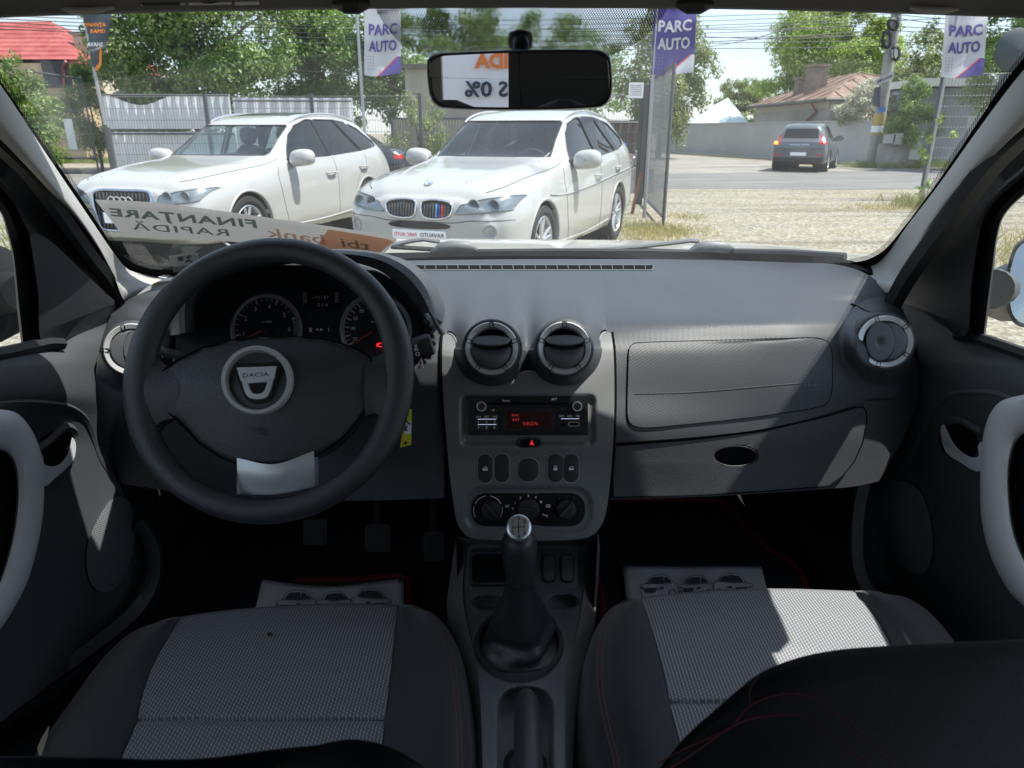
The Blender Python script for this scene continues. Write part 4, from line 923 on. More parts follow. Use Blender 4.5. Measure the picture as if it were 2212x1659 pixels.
for ex in (-1,1):
    cx=1106+ex*920; mb=MB(); mb.tube([P(cx-60,16,hs(cx)-.024),P(cx-30,22,hs(cx)-.026),P(cx+10,23,hs(cx)-.026),P(cx+60,16,hs(cx)-.022)],[.002,.004,.004,.002],8); mb.build('visor_pivot',m_pillar,roof)
# ---------------- rear view mirror
mo=cr([(922,140),(924,126),(940,116),(980,112),(1120,107),(1260,106),(1300,109),(1318,122),(1322,150),(1323,190),(1318,216),(1304,230),(1270,235),(1120,239),(980,236),(945,231),(930,214),(924,180)],90,True)
MC=P(1122,172,.86); MN=Vector((-.045,-1,-.035)).normalized()
def MP(u,v,off=0): return PP(u,v,MC,MN)-MN*off
mb=MB(); rows=[]
for f,o in ((.001,.035),(.6,.034),(.9,.024),(.98,.012),(1,.0),(.985,-.006),(.965,-.006),(.955,-.003)): rows.append([MP(1122+(x-1122)*f if f<.95 else x-math.copysign((1-f)*200,x-1122),172+(y-172)*f if f<.95 else y-math.copysign((1-f)*160,y-172),o) for x,y in mo])
mb.grid(rows,cu=True); rvm=mb.build('rear_view_mirror',m_black,car,ang=60)
mb=MB(); mb.grid([[MP(x-math.copysign(g_,x-1122),y-math.copysign(g_*.8,y-172),-.002) for x,y in mo] for g_ in (8,)]+[[MP(1122,172,-.002)]*90],cu=True); mb.build('mirror_glass',mat('rear_mirror_glass',(.86,.87,.9),.0,1),rvm,smooth=False)
mb=MB(); mb.tube([MP(1124,120,.03),MP(1124,100,.035),GL(1124,80)],[.009,.010,.010],12); mb.build('mirror_stem',m_matt,rvm,ang=50)
mb=MB(); slab(mb,cr([(1100,72),(1104,68),(1145,68),(1148,72),(1146,105),(1102,105)],20,True),lambda u,v,o=0:GL(u,v,o-.012),0,.014); mb.build('mirror_mount',m_matt,rvm)
def refl(u,v,Y):
    p=MP(u,v,0); d=(p-CAM).normalized(); r=d-MN*2*d.dot(MN); return p+r*((Y-p.y)/r.y)
# ---------------- cabin shell
m_shell=mat('cabin_bounce_trim',(.28,.28,.27),.8)  # unseen trim lightened to bounce fill light into the cabin
mb=MB(); mb.box((.02,.3,.505),(1.66,3.4,.04)); floor=mb.build('cabin_floor',m_carpet,car)
mb=MB(); mb.box((.02,1.97,.64),(1.66,.04,.62)); mb.grid([[Vector((x,y,z)) for x in (-.8,.84)] for y,z in ((1.96,.95),(1.62,1.04))]); mb.build('firewall',m_carpet,car)
mb=MB()
for x in (-.82,.86): mb.box((x,.3,.65),(.03,3.4,.66))
for x in (-.81,.85): mb.prism([Vector((x,y,z)) for y,z in ((1.26,.9),(2.0,.9),(1.95,1.03),(1.62,1.08),(1.36,1.14),(1.28,1.12))],(.02,0,0))  # front wedges added to stop sun leaking in past the pillars
mb.box((.02,1.62,1.0),(1.55,.55,.03))  # slab added under the dash top to keep sun off the floor
for x in (-.74,.78): mb.box((x,-.16,1.30),(.05,.30,.55)); mb.box((x,-1.2,1.30),(.05,.30,.55))
mb.build('body_side_sun_block',m_shell,car)
for x in (-.765,.815):
    mb=MB(); mb.box((x,1.50,.74),(.02,.84,.50)); mb.build('kick_panel',m_carpet,car,smooth=False)
mb=MB()
for x in (-.88,.93): mb.box((x,-.2,.62),(.03,2.4,.60))
mb.build('outer_skin',m_hostw,car,smooth=False)
mb=MB()
for x in (-.66,.675): mb.box((x,.25,1.55),(.10,1.3,.18))
mb.build('roof_rail',m_shell,car)
# hatch with rear window opening, plus a dark panel added to darken the mirror reflection
wa=refl(958,98,-1.42); wb=refl(1101,236,-1.42); xl,xr=min(wa.x,wb.x),max(wa.x,wb.x)
mb=MB(); Yh=-1.42
mb.box((.02,Yh,.62),(1.70,.04,.62)); mb.box((.02,Yh,1.70),(1.70,.04,.14)); mb.box((xl-.045,Yh,1.28),(.07,.04,.72)); mb.cur=1; mb.box(((xr+.42)/2,Yh+.03,1.28),(.42-xr,.04,.72)); 
mb.build('tailgate_dark_panel',[m_shell,m_low],car)
mb=MB(); mb.box((.02,-1.05,.86),(1.3,.14,.62)); rs_=mb.build('rear_seat',m_bolster,car,bevel=.04)
for hx in (-.42,.02,.46):
    mb=MB(); mb.tube([Vector((hx,-1.03,z)) for z in (1.17,1.20,1.28,1.34,1.37)],[.04,.12,.13,.11,.03],16,flat=.4,up=(1,0,0)); mb.build('headrest',m_bolster,rs_)
# ---------------- board with print behind the car, seen in the mirror
BY=-2.6
def BM(u,v,off=0): p=refl(u,v,BY); return Vector((p.x,BY+.008-off,p.z))
a=refl(935,95,BY); b=refl(1110,260,BY); x0,x1=min(a.x,b.x)-.1,max(a.x,b.x)+.3; z0,z1=min(a.z,b.z)-.5,max(a.z,b.z)+.25
bd=thing('advertising_board','white advertising board with orange and black lettering, reflected in the rear view mirror','signboard',((x0+x1)/2,BY,0))
mb=MB(); mb.box(((x0+x1)/2,BY-.02,(z0+z1)/2),(x1-x0,.03,z1-z0)); mb.build('board_panel',mat('board_white',(.8,.8,.82),.6),bd)
mb=MB(); [mb.box((x,BY-.05,z1/2),(.05,.03,z1)) for x in (x0+.1,x1-.1)]; mb.build('board_legs',m_matt,bd)
mb=MB(); text(mb,'IDA',BM,1098,146,1025,146,30,bold=.05,off=-.004); mb.build('orange_lettering',mat('board_orange',(.75,.22,.06),.6),bd)
mb=MB(); text(mb,'S',BM,1098,208,1077,208,32,bold=.03,off=-.004); text(mb,'0%',BM,1064,208,1004,208,32,bold=.03,off=-.004); mb.build('black_lettering',m_ink,bd)
# ---------------- centre console, gear lever, handbrake
def KZ(u,v,off=0):
    z=interp1([1150,1180,1285,1300,1345,1450,1660],[.80,.70,.655,.652,.645,.635,.63],v); p=PZ(u,v,z); return p+(p-CAM).normalized()*off
def Kc(u,v,off=0):
    o=0
    for cx,cy,rx,ry in ((1060,1302,40,16),(1216,1300,34,16)): o+=.03*(1-sst(.6,1.05,((u-cx)/rx)**2+((v-cy)/ry)**2))
    d=sd_rr(u,v,1135,1640,60,155,46); o+=.055*(1-sst(-8,2,d))
    d=math.hypot((u-1120)/92,(v-1388)/78); o-=.006*math.exp(-((d-1)/.06)**2)
    return KZ(u,v,o+off)
con=region('centre_console',[(1012,1163),(1100,1166),(1200,1166),(1270,1163)],[(1042,1720),(1225,1720)],[(1012,1163),(1002,1230),(1000,1290),(1012,1360),(1028,1430),(1038,1520),(1042,1720)],[(1270,1163),(1268,1230),(1258,1300),(1246,1370),(1226,1440),(1222,1520),(1225,1720)],80,160,Kc,m_cons,car,sk=.03,ang=60)
def KS(u,v,off=0): return P(u,v,interp1([1150,1300,1450,1700],[1.16,1.05,.98,.90],v)+off)
for nm,T,B,L,Rr in (('console_side',[(1268,1160),(1292,1150)],[(1222,1720),(1236,1720)],[(1268,1160),(1268,1230),(1258,1300),(1246,1370),(1226,1440),(1222,1520),(1222,1720)],[(1292,1150),(1296,1190),(1284,1230),(1286,1330),(1276,1400),(1256,1480),(1243,1560),(1236,1720)]),
    ('console_side',[(985,1160),(1014,1163)],[(1030,1720),(1044,1720)],[(985,1160),(972,1250),(965,1310),(975,1370),(998,1450),(1020,1520),(1030,1720)],[(1014,1163),(1002,1230),(1000,1290),(1012,1360),(1028,1430),(1038,1520),(1044,1720)])):
    rows=coons(T,B,L,Rr,8,60); mb=MB(); 
    mb.grid([[ (lambda p,f: p+Vector((0,0,-.0-.055*f)))(KZ(u,v,-.004),(i/7 if u>1140 else 1-i/7)) if 0 else KZ(u,v,-.004)+(KZ(u,v,0)-CAM).normalized()*(.045*((i/7) if u>1140 else (1-i/7))) for i,(u,v) in enumerate(r)] for r in rows])
    edge=[r[-1] if nm and T[0][0]>1140 else r[0] for r in rows]
    mb.grid([[KZ(u,v,.041) for u,v in edge],[(lambda p: Vector((p.x,p.y,.52)))(KZ(u,v,.041)) for u,v in edge]]); mb.build(nm,mat('console_side_sunlit',(.20,.20,.20),.5,bump=(500,.3,.001)),con,ang=60)  # side plastic paler than the console top, painting in sunlight
bx=pad('storage_box',rrect(1132,1227,116,44,12),lambda u,v,o=0:P(u,v,1.145-(v-1227)*.0009+o),m_low,con,off=-.004,t=.03,rings=2)
SB=lambda u,v,o=0:P(u,v,1.140-(v-1227)*.0009+o)
mb=MB(); rr=rrect(1062,1228,44,32,8); mb.grid([[SB(x,y,o) for x,y in [(1062+(a-1062)*f,1228+(b-1228)*f) for a,b in rr]] for f,o in ((1.12,0),(1.08,-.004),(1,-.001),(.96,-.0012))],cu=True); mb.build('pocket_rim',m_low,bx)
mb=MB(); slab(mb,rrect(1062,1228,42,30,7),SB,-.0011,.001); mb.build('pocket_hole',m_void,bx)
for cx in (1186,1226):
    mb=MB(); slab(mb,rrect(cx,1227,12,28,9),SB,-.0045,.004); b_=mb.build('blank_plug',m_low,bx,bevel=.001); line('plug_groove',rrect(cx,1227,13,29,9),SB,m_void,bx,w=.0008,off=-.003,closed=True)
# gear lever
gk=P(1121,1147,1.035); axis=Vector((0,-.30,.95)).normalized(); gb0=Kc(1122,1395)
kb=P(1124,1258,1.05)
mb=MB(); kx=(gk-kb).normalized(); L=(gk-kb).length
path=[]; rad_=[]
for f,r in ((-.02,.0215),(.0,.0222),(.12,.0222),(.3,.0235),(.5,.0255),(.68,.0268),(.82,.0262),(.92,.0228),(.98,.016),(1.0,.004)): path.append(kb.lerp(gk,f)); rad_.append(r)
mb.tube(path,rad_,28); gear=mb.build('gear_lever',mat('knob_leather',(.028,.029,.032),.33,bump=(500,.4,.001)),con,ang=80)
kn=((CAM-gk).normalized()+Vector((0,0,.15))).normalized()
GK=lambda u,v,o=0: PP(u,v,P(1121,1142,.998),kn)-kn*o
mb=MB(); mb.grid([[GK(x,y,o) for x,y in ell(1121,1140,26*f,28*f,40)] for f,o in ((1.08,.006),(1.04,0),(1,-.0008),(.7,-.002),(.001,-.0025))],cu=True); cap=mb.build('knob_plate',mat('brushed_plate',(.62,.64,.67),.28,.85),gear,ang=60)
GT=lambda u,v,o=0: GK(u,v,-.0034+o)
mb=MB()
for s_,x,y in (('1',1105,1131),('3',1117.5,1124),('5',1131,1131),('2',1105,1156),('4',1118,1163),('R',1131,1156)): text(mb,s_,GT,x,y,x+5.6,y,8.5,bold=.03,off=0)
for p in ([(1107.5,1135),(1107.5,1145)],[(1107.5,1139.5),(1133,1138.5)],[(1120,1127),(1120.5,1152)],[(1133,1134),(1133,1141)],[(1133.5,1144),(1133.5,1146)]): mb.tube([GT(*q) for q in p],.0007,4)
mb.build('gear_pattern',m_ink,cap)
# leather gaiter with folds
mb=MB(); rows=[]
top=kb+kx*.004
for j in range(26):
    f=j/25; c=top.lerp(gb0,f); row=[]
    for i in range(48):
        a=2*math.pi*i/48; r=lerp(.0215,.050,sst(0,.85,f))+.006*math.sin(a*4+.6)*math.sin(math.pi*f)*.5
        sx=1; fold=.013*math.sin(f*17+2.2*math.sin(a+.9))*sst(.60,.85,f)*(1-sst(.95,1,f)); r+=fold*.9
        if f>.93: r=lerp(r,.064,sst(.93,1,f))
        a4=a+.35; sq=lerp(1,.88/(abs(math.cos(a4))**4+abs(math.sin(a4))**4)**.25,.9*sst(.05,.5,f)*(1-sst(.9,1,f))); sq*=1+.05*math.sin(a*3+f*9)*sst(.4,.8,f)
        row.append(c+Vector((math.cos(a)*r*sq,math.sin(a)*r*.92*sq,.0)))
    rows.append(row)
mb.grid(rows,cu=True); mb.build('gaiter',mat('gaiter_leather',(.030,.031,.035),.36,bump=(260,.35,.0012)),gear,ang=180)
line('gaiter_ring',ell(1121,1393,90,74,60),lambda u,v,o=0:KZ(u,v,-.004+o),m_low,con,w=.0055,off=0,closed=True)
# handbrake
mb=MB(); mb.tube([P(1137,1494,.86),P(1137,1500,.845),P(1137,1510,.842),P(1138,1513,.84),P(1140,1560,.80),P(1142,1640,.745),P(1144,1760,.68)],[.004,.009,.0095,.0135,.0155,.0150,.0145],20,flat=.85); mb.build('handbrake',mat('handbrake_grip',(.032,.034,.038),.45),con,ang=50)
mb=MB(); mb.lathe(KZ(1135,1660,.05),(0,-.2,1),[(.028,0),(.030,.006),(.022,.012),(.021,.006)],28); mb.build('handbrake_boot',m_low,con)
# ---------------- floor, mats, papers, pedals
def mat_on_floor(name,label,pts,seam,zz=.54):
    t=thing(name,label,'floor mat',PZ(*pts[0],zz),group='floor mats in the front footwells'); mb=MB(); mb.prism([PZ(u,v,zz) for u,v in pts],(0,0,-.01)); mb.build('mat_pile',m_carpet,t)
    for s_ in seam:
        mb=MB(); mb.tube([PZ(u,v,zz)+Vector((0,0,.002)) for u,v in cr(s_,30)],.0065,8); mb.build('red_edging',m_redp,t)
    return t
mat_on_floor('floor_mat','black carpet floor mat with red edging in the passenger footwell',[(1290,1084),(1560,1086),(1592,1115),(1630,1162),(1690,1206),(1725,1232),(1738,1270),(1745,1400),(1300,1400)],[[(1300,1082),(1400,1080),(1500,1082),(1556,1085),(1580,1100),(1600,1130),(1632,1165),(1662,1190),(1700,1212),(1728,1235),(1738,1262),(1742,1300)],[(1284,1200),(1288,1240),(1298,1290),(1303,1345)]],.543)
mat_on_floor('floor_mat','black carpet floor mat with dark red edging under the steering wheel',[(470,1330),(560,1250),(880,1245),(886,1330)],[[(640,1256),(760,1254),(878,1252),(884,1290),(886,1320)],[(476,1328),(560,1322)]],.54)
def cars_paper(name,label,cor,cars,zz,loc):
    t=thing(name,label,'paper',PZ(*loc,zz),group='printed papers on the floor mats')
    rows=coons(*cor,24,10); mb=MB(); mb.grid([[PZ(u,v,zz+.004*math.sin(i*.5)) for i,(u,v) in enumerate(r)] for r in rows]); mb.build('sheet',m_paper,t,solid=.0006)
    g=lambda u,v,o=0:PZ(u,v,zz+.0085-o)
    for (cx,cy,sc,fl) in cars:
        q=lambda L:[(cx+fl*x*sc,cy+y*sc) for x,y in L]
        mb=MB()
        def ln(L,w=.0006,cl=False): mb.tube([g(*p) for p in cr(q(L),22,cl)],w,4,closed=cl)
        ln([(-42,8),(-43,-4),(-30,-8),(-18,-24),(0,-28),(16,-27),(30,-12),(40,-6),(42,10)]); ln([(-42,10),(-38,22),(20,22),(42,14)]); ln([(-30,-8),(6,-8),(28,-10)],.0006)
        ln([(22,22),(22,10),(30,6),(36,14),(36,22)],.0009)
        mb.build('car_outline',m_ink,t)
        mb=MB(); mb.fill([g(*p) for p in q([(-24,-9),(-15,-22),(8,-24),(8,-9)])]); mb.fill([g(*p) for p in q([(11,-10),(11,-23),(18,-22),(27,-11)])]); mb.fill([g(*p) for p in q([(-34,2),(-6,2),(-10,13),(-30,13)])]); mb.fill([g(*p) for p in q([(-41,-1),(-36,0),(-37,4),(-41,4)])]); mb.fill([g(*p) for p in q([(0,0),(10,-1),(8,5),(1,5)])]); mb.build('car_shading',mat('ink_grey',(.10,.12,.15),.6),t)
    return t
cars_paper('printed_paper','curled white paper with car drawings on the driver side floor mat',([(567,1252),(640,1262),(720,1266),(800,1258),(872,1249)],[(545,1345),(872,1345)],[(567,1252),(545,1345)],[(872,1249),(872,1345)]),[(640,1304,1.05,1),(722,1304,.95,1),(800,1300,1.05,-1)],.55,(700,1290))
cars_paper('printed_paper','flat white paper with car drawings on the passenger side floor mat',([(1344,1222),(1644,1222)],[(1356,1320),(1668,1320)],[(1344,1222),(1356,1320)],[(1644,1222),(1668,1320)]),[(1425,1268,.95,1),(1505,1268,.9,1),(1582,1266,1.0,-1)],.555,(1500,1260))
m_ped=mat('pedal_rubber',(.006,.006,.007),.6)
for (u,v,w_,h_) in ((680,1150,26,28),(816,1162,28,30),(937,1180,22,32)):
    mb=MB(); slab(mb,rrect(u,v,w_,h_,6),lambda a,b,o=0:P(a,b,1.36+o),0,.012); pe=mb.build('pedal',m_ped,car,bevel=.002)
    mb=MB()
    for k in range(4): slab(mb,rrect(u,v-h_+14+k*13,w_-5,2.5,1,2) if w_>23 else rrect(u-w_+10+k*8,v,1.8,h_-8,1,2),lambda a,b,o=0:P(a,b,1.358+o),0,.003)
    mb.build('pedal_ribs',m_ped,pe)
    mb=MB(); mb.tube([P(u,v,1.37),P(u,v-80,1.40),P(u,v-160,1.38)],.008,6); mb.build('pedal_arm',m_matt,pe)
# ---------------- seats
def seat(name,cT,cB,sL,sR,oL,oR,seam,zc,zb,edge):
    def mk(nm,T,B,L,Rr,zf,m,parent,nu=40,nv=50,front=True,sideL=False,sideR=False):
        rows=coons(T,B,L,Rr,nu,nv); g=[]
        for j,r in enumerate(rows):
            g.append([PZ(u,v,zf(i/(nu-1),j/(nv-1),v)) for i,(u,v) in enumerate(r)])
        pre=[[p+Vector((0,dy,dz)) for p in g[0]] for dy,dz in ((.004,-.28),(.03,-.12),(.033,-.05),(.026,-.02),(.014,-.006))] if front else []
        g=pre+g
        def side(r,idx,sg):
            p=r[idx]; ex=[p+Vector((sg*.030,0,-.20)),p+Vector((sg*.022,0,-.06)),p+Vector((sg*.013,0,-.022)),p+Vector((sg*.005,0,-.006))]; return ex
        if sideL: g=[side(r,0,-1)+r for r in g]
        if sideR: g=[r+list(reversed(side(r,-1,1))) for r in g]
        mb=MB(); mb.grid(g); return mb.build(nm,m,parent,ang=180)
    edgez=lambda v,z: z
    cz=lambda a,b,v: zc+.004*math.sin(math.pi*a)+.006*sst(0,.15,b)-.007*math.exp(-((v-seam)/5.5)**2)
    st=mk(name,cT,cB,sL,sR,cz,m_fabric,car,nu=60,nv=90)
    rz=lambda a,b,v: zc+.006*sst(0,.15,b)*(1-a)+zb*math.sin(math.pi*min(1,a*.8))-.05*a**3-.003*math.exp(-(a/.03)**2)
    bR=mk('side_bolster',[cT[-1]]+oR['top'],[cB[-1],oR['path'][-1]],sR,oR['path'],rz,m_bolster,st,sideR=True)
    lz=lambda a,b,v: rz(1-a,b,v)
    bL=mk('side_bolster',list(reversed(oL['top']))+[cT[0]],[oL['path'][-1],cB[0]],oL['path'],sL,lz,m_bolster,st,sideL=True)
    for o_,sg,bo in ((oR,1,bR),(oL,-1,bL)):
        if not o_.get('stitch'): continue
        bt=BVHTree.FromPolygons([v.co.copy() for v in bo.data.vertices],[tuple(p.vertices) for p in bo.data.polygons])
        for dx in (5,15):
            c=cr(o_['path'],190); mb=MB()
            for k in range(4,188,2):
                q=[]
                for a in (c[k],c[k+1]):
                    h=bt.ray_cast(CAM,ray(a[0]-sg*dx,a[1]))
                    if h[0] is not None: q.append(h[0]-ray(a[0]-sg*dx,a[1])*.0015)
                if len(q)==2: mb.tube(q,.0007,4)
            mb.build('stitching',m_stitch,st)
    line('cushion_seam',edge,lambda u,v,o=0:PZ(u,v,zc-.001),m_void,st,w=.0012,n=30,off=0)
    return st
s1=seat('driver_seat',[(385,1337),(450,1327),(550,1317),(650,1311),(737,1308),(860,1311)],[(210,1740),(500,1740),(820,1740)],
 [(385,1337),(357,1389),(330,1439),(307,1506),(295,1561),(268,1625),(210,1740)],[(860,1311),(854,1350),(845,1440),(833,1540),(826,1600),(820,1740)],
 dict(top=[(360,1340),(338,1345)],path=[(338,1345),(300,1358),(265,1380),(215,1430),(165,1500),(115,1570),(75,1640),(40,1740)]),
 dict(top=[(885,1312),(905,1315)],path=[(905,1315),(930,1322),(955,1345),(975,1385),(986,1430),(994,1490),(1000,1560),(1003,1640),(1005,1740)],stitch=2),1557,.68,.022,[(296,1561),(500,1563),(700,1560),(829,1556)])
s2=seat('passenger_seat',[(1385,1295),(1500,1283),(1600,1277),(1700,1276),(1850,1281)],[(1500,1740),(1700,1740),(2010,1740)],
 [(1385,1295),(1412,1370),(1436,1460),(1450,1530),(1468,1600),(1500,1740)],[(1850,1281),(1885,1325),(1922,1392),(1950,1480),(1980,1600),(2010,1740)],
 dict(top=[(1365,1297),(1350,1300)],path=[(1350,1300),(1325,1310),(1305,1335),(1290,1380),(1285,1430),(1287,1490),(1300,1560),(1320,1640),(1335,1740)],stitch=2),
 dict(top=[(1880,1280),(1910,1282)],path=[(1910,1282),(1960,1292),(2010,1325),(2060,1385),(2110,1480),(2150,1600),(2180,1740)]),1519,.70,.022,[(1452,1519),(1550,1519),(1700,1521),(1900,1530)])
mb=MB(); mb.grid([[PZ(583+r*math.cos(a),1370+r*.8*math.sin(a),.693) for a in [k*.7 for k in range(9)]] for r in (6,.1)],cu=True); mb.build('burn_hole',mat('burn_mark',(.035,.03,.015),.9),s1)
# worn tear on the left bolster
mb=MB(); mb.fill([PZ(u,v,.66) for u,v in [(84,1632),(80,1615),(92,1590),(104,1570),(107,1568),(103,1590),(95,1615),(90,1632)]]); mb.build('torn_patch',mat('foam_yellow',(.45,.42,.30),.9),s1)
# backrests in the foreground
def back(T,B,L,Rr,sf,name,parent,m=m_bolster):
    rows=coons(T,B,L,Rr,60,24); mb=MB(); mb.grid([[P(u,v,sf(u,v,j/23)+.02) for u,v in rows[0]]]+[[P(u,v,sf(u,v,j/23)) for u,v in r] for j,r in enumerate(rows)]); return mb.build(name,m,parent,ang=180)
def sfp(u,v,b): return .52-.10*sst(0,1,b)-.02*sst(0,.15,b)
bk=back([(1395,1700),(1440,1640),(1480,1592),(1560,1520),(1640,1455),(1720,1422),(1800,1405),(1900,1396),(2050,1388),(2320,1378)],[(1395,1900),(2320,1900)],[(1395,1700),(1395,1900)],[(2320,1378),(2320,1900)],sfp,'backrest',s2)
m_st2=mat('red_stitch_dark',(.10,.018,.022),.8)
for L_ in ([(1420,1650),(1475,1619),(1575,1572),(1618,1526),(1675,1502),(1741,1502),(1808,1542),(1875,1599),(1935,1660)],[(1430,1665),(1475,1643),(1541,1596),(1600,1560),(1641,1549),(1725,1546),(1791,1589),(1858,1639),(1880,1665)],[(1638,1459),(1624,1480),(1618,1500),(1618,1526)]):
    line('back_stitching',L_,lambda u,v,o=0:P(u,v,sfp(u,v,min(1,max(0,(v-1390)/480)))-.006),m_st2,bk,w=.0005,n=40,off=0)
bk1=back([(560,1668),(620,1630),(700,1606),(760,1597),(820,1606),(880,1632),(935,1672)],[(560,1800),(935,1800)],[(560,1668),(560,1800)],[(935,1672),(935,1800)],lambda u,v,b:.50-.1*b,'backrest',s1)
bk2=back([(-60,1634),(100,1634),(250,1637),(330,1640),(450,1637),(580,1620),(700,1608)],[(-60,1800),(700,1800)],[(-60,1634),(-60,1800)],[(700,1608),(700,1800)],lambda u,v,b:.52-.1*b,'backrest_shoulder',s1,m_side)
# ---------------- bonnet, cowl and wipers outside the glass
mb=MB(); rows=[]
fe=cr([(700,505),(840,514),(1000,517),(1200,519),(1400,521),(1550,525),(1700,533),(1900,556)],50)
for f in range(9):
    t=f/8; rows.append([ (lambda a,b: a.lerp(b,t)+Vector((0,0,.02*math.sin(math.pi*t))))(PY(u,v,2.75-.5*((u-1106)/900)**2),PY(lerp(u,1106,-.02),v+40,1.78-.20*((u-1106)/900)**2)) for u,v in fe])
mb.grid(rows); mb.grid([rows[0],[p+Vector((0,.25,-.35)) for p in rows[0]]]); mb.build('bonnet',m_hostw,car,ang=60,recalc=True)
cw=cr([(330,588),(600,560),(850,548),(1125,545),(1400,546),(1600,553),(1750,562),(1840,575),(1890,588)],50)
mb=MB(); mb.grid([[PY(u,v-2,1.80-.20*((u-1106)/900)**2) for u,v in cw],[PY(u,v+6,1.74-.20*((u-1106)/900)**2) for u,v in cw],[PY(u,v+22,1.68-.20*((u-1106)/900)**2) for u,v in cw]]); cowl=mb.build('cowl',mat('cowl_plastic',(.05,.052,.055),.5),car)
def wiper(pu,pv,ln1,bl,y0):
    q=lambda u,v,dy=0:PY(u,v,y0+dy)
    mb=MB(); rows=[[q(u,v,0) for u,v in L] for L in ([(pu-48,pv+8),(pu-30,pv-8),(pu-8,pv-12),(pu+30,pv-10),(pu+52,pv+4)],[(pu-50,pv+14),(pu-30,pv+15),(pu,pv+16),(pu+30,pv+15),(pu+52,pv+11)])]
    mb.grid(rows); o=mb.build('wiper_cap',mat('wiper_grey',(.13,.135,.14),.5),car,solid=.02,soff=-1)
    mb=MB(); mb.tube([q(*p,.005) for p in ln1],.0085,8,flat=.7); mb.build('wiper_arm',MT['wiper_grey'],o)
    mb=MB(); mb.tube([q(*p,.0) for p in bl],.006,6); mb.build('wiper_blade',m_matt,o)
wiper(980,531,[(950,522),(915,517),(890,520),(865,526),(845,531)],[(845,533),(1000,543),(1200,541)],1.78)
wiper(1535,532,[(1510,521),(1490,520),(1440,526),(1380,533),(1240,543),(1222,542)],[(1180,541),(1400,541),(1828,556)],1.78)
mb=MB(); mb.tube([PY(1585,545,1.76),PY(1700,547,1.72),PY(1826,555,1.62)],.010,8); mb.build('wiper_blade',m_matt,cowl)
# ================================================= CARS OUTSIDE
m_paintw=mat('white_car_paint',(.37,.375,.365),.28,coat=1.0)
m_paintg=mat('grey_car_paint',(.10,.115,.13),.3,metal=.2,coat=1.0)
m_paintd=mat('dark_car_paint',(.03,.035,.05),.3,coat=1.0)
m_cglass=glassmat('car_window_glass',(.76,.86,.83),.09,0)
m_cglassd=glassmat('tinted_car_glass',(.22,.26,.27),.11,0)
m_tyre=mat('tyre_rubber',(.018,.018,.019),.8,bump=(60,.2,.004))
m_rim=mat('alloy_rim',(.55,.56,.57),.3,.7)
m_cint=mat('car_interior_dark',(.06,.06,.065),.8)
m_gap=mat('panel_gap',(.06,.06,.06),.7)
m_lamp=glassmat('headlamp_lens',(.80,.84,.86),.07,0,.05)
m_lampin=mat('headlamp_reflector',(.30,.32,.34),.3,.5)
m_redl=mat('tail_lamp_red',(.45,.015,.02),.2,emit=(1,.03,.04),es=.02)
m_amber=mat('indicator_amber',(.8,.25,.02),.3,emit=(1,.38,.05),es=1.2)
m_trimb=mat('black_trim',(.02,.021,.022),.5)
m_under=mat('underbody',(.008,.008,.008),.9)
def suvhull(st,nose=.10,tail=.06):
    """st: rows (x, w, zb, zbelt, wb, zr, wr, ztop)"""
    n=len(st); N=96
    fin=cr([(s[0],)+tuple(s[1:]) for s in st],N)
    secs=[]
    for (x,w,zb,zt5,wb,zr,wr,zt) in fin:
        zm=(zt5+zr)/2; sec=[(0,zb),(.7*w,zb),(.93*w,zb+.03),(.985*w,zb+.12),(w,lerp(zb,zt5,.45)),(w*.995,lerp(zb,zt5,.68)),(lerp(w,wb,.55),lerp(zb,zt5,.90)),(wb,zt5),(lerp(wb,wr,.5)+.006,zm),(wr,zr),(wr*.9,lerp(zr,zt,.55)),(wr*.55,lerp(zr,zt,.9)),(0,zt)]
        secs.append([(x,)+p for p in cr(sec,34)])
    # blunt ends
    def cap(sec,dx):
        cz=sum(p[2] for p in sec)/len(sec); o=[]
        for f,g in ((.97,.35),(.88,.7),(.6,.92),(.3,1.0),(.02,1.02)): o.append([(p[0]+dx*g,p[1]*f,cz+(p[2]-cz)*f) for p in sec])
        return o
    secs=list(reversed(cap(secs[0],nose)))+secs+cap(secs[-1],-tail)
    rows=[]
    for s in secs: rows.append([Vector(p) for p in s]+[Vector((p[0],-p[1],p[2])) for p in reversed(s[1:-1])])
    mb=MB(); mb.grid(rows,cu=True); m=len(rows[0]); mb.add(rows[0],[tuple(range(m))]); mb.add(rows[-1],[tuple(reversed(range(m)))])
    return mb
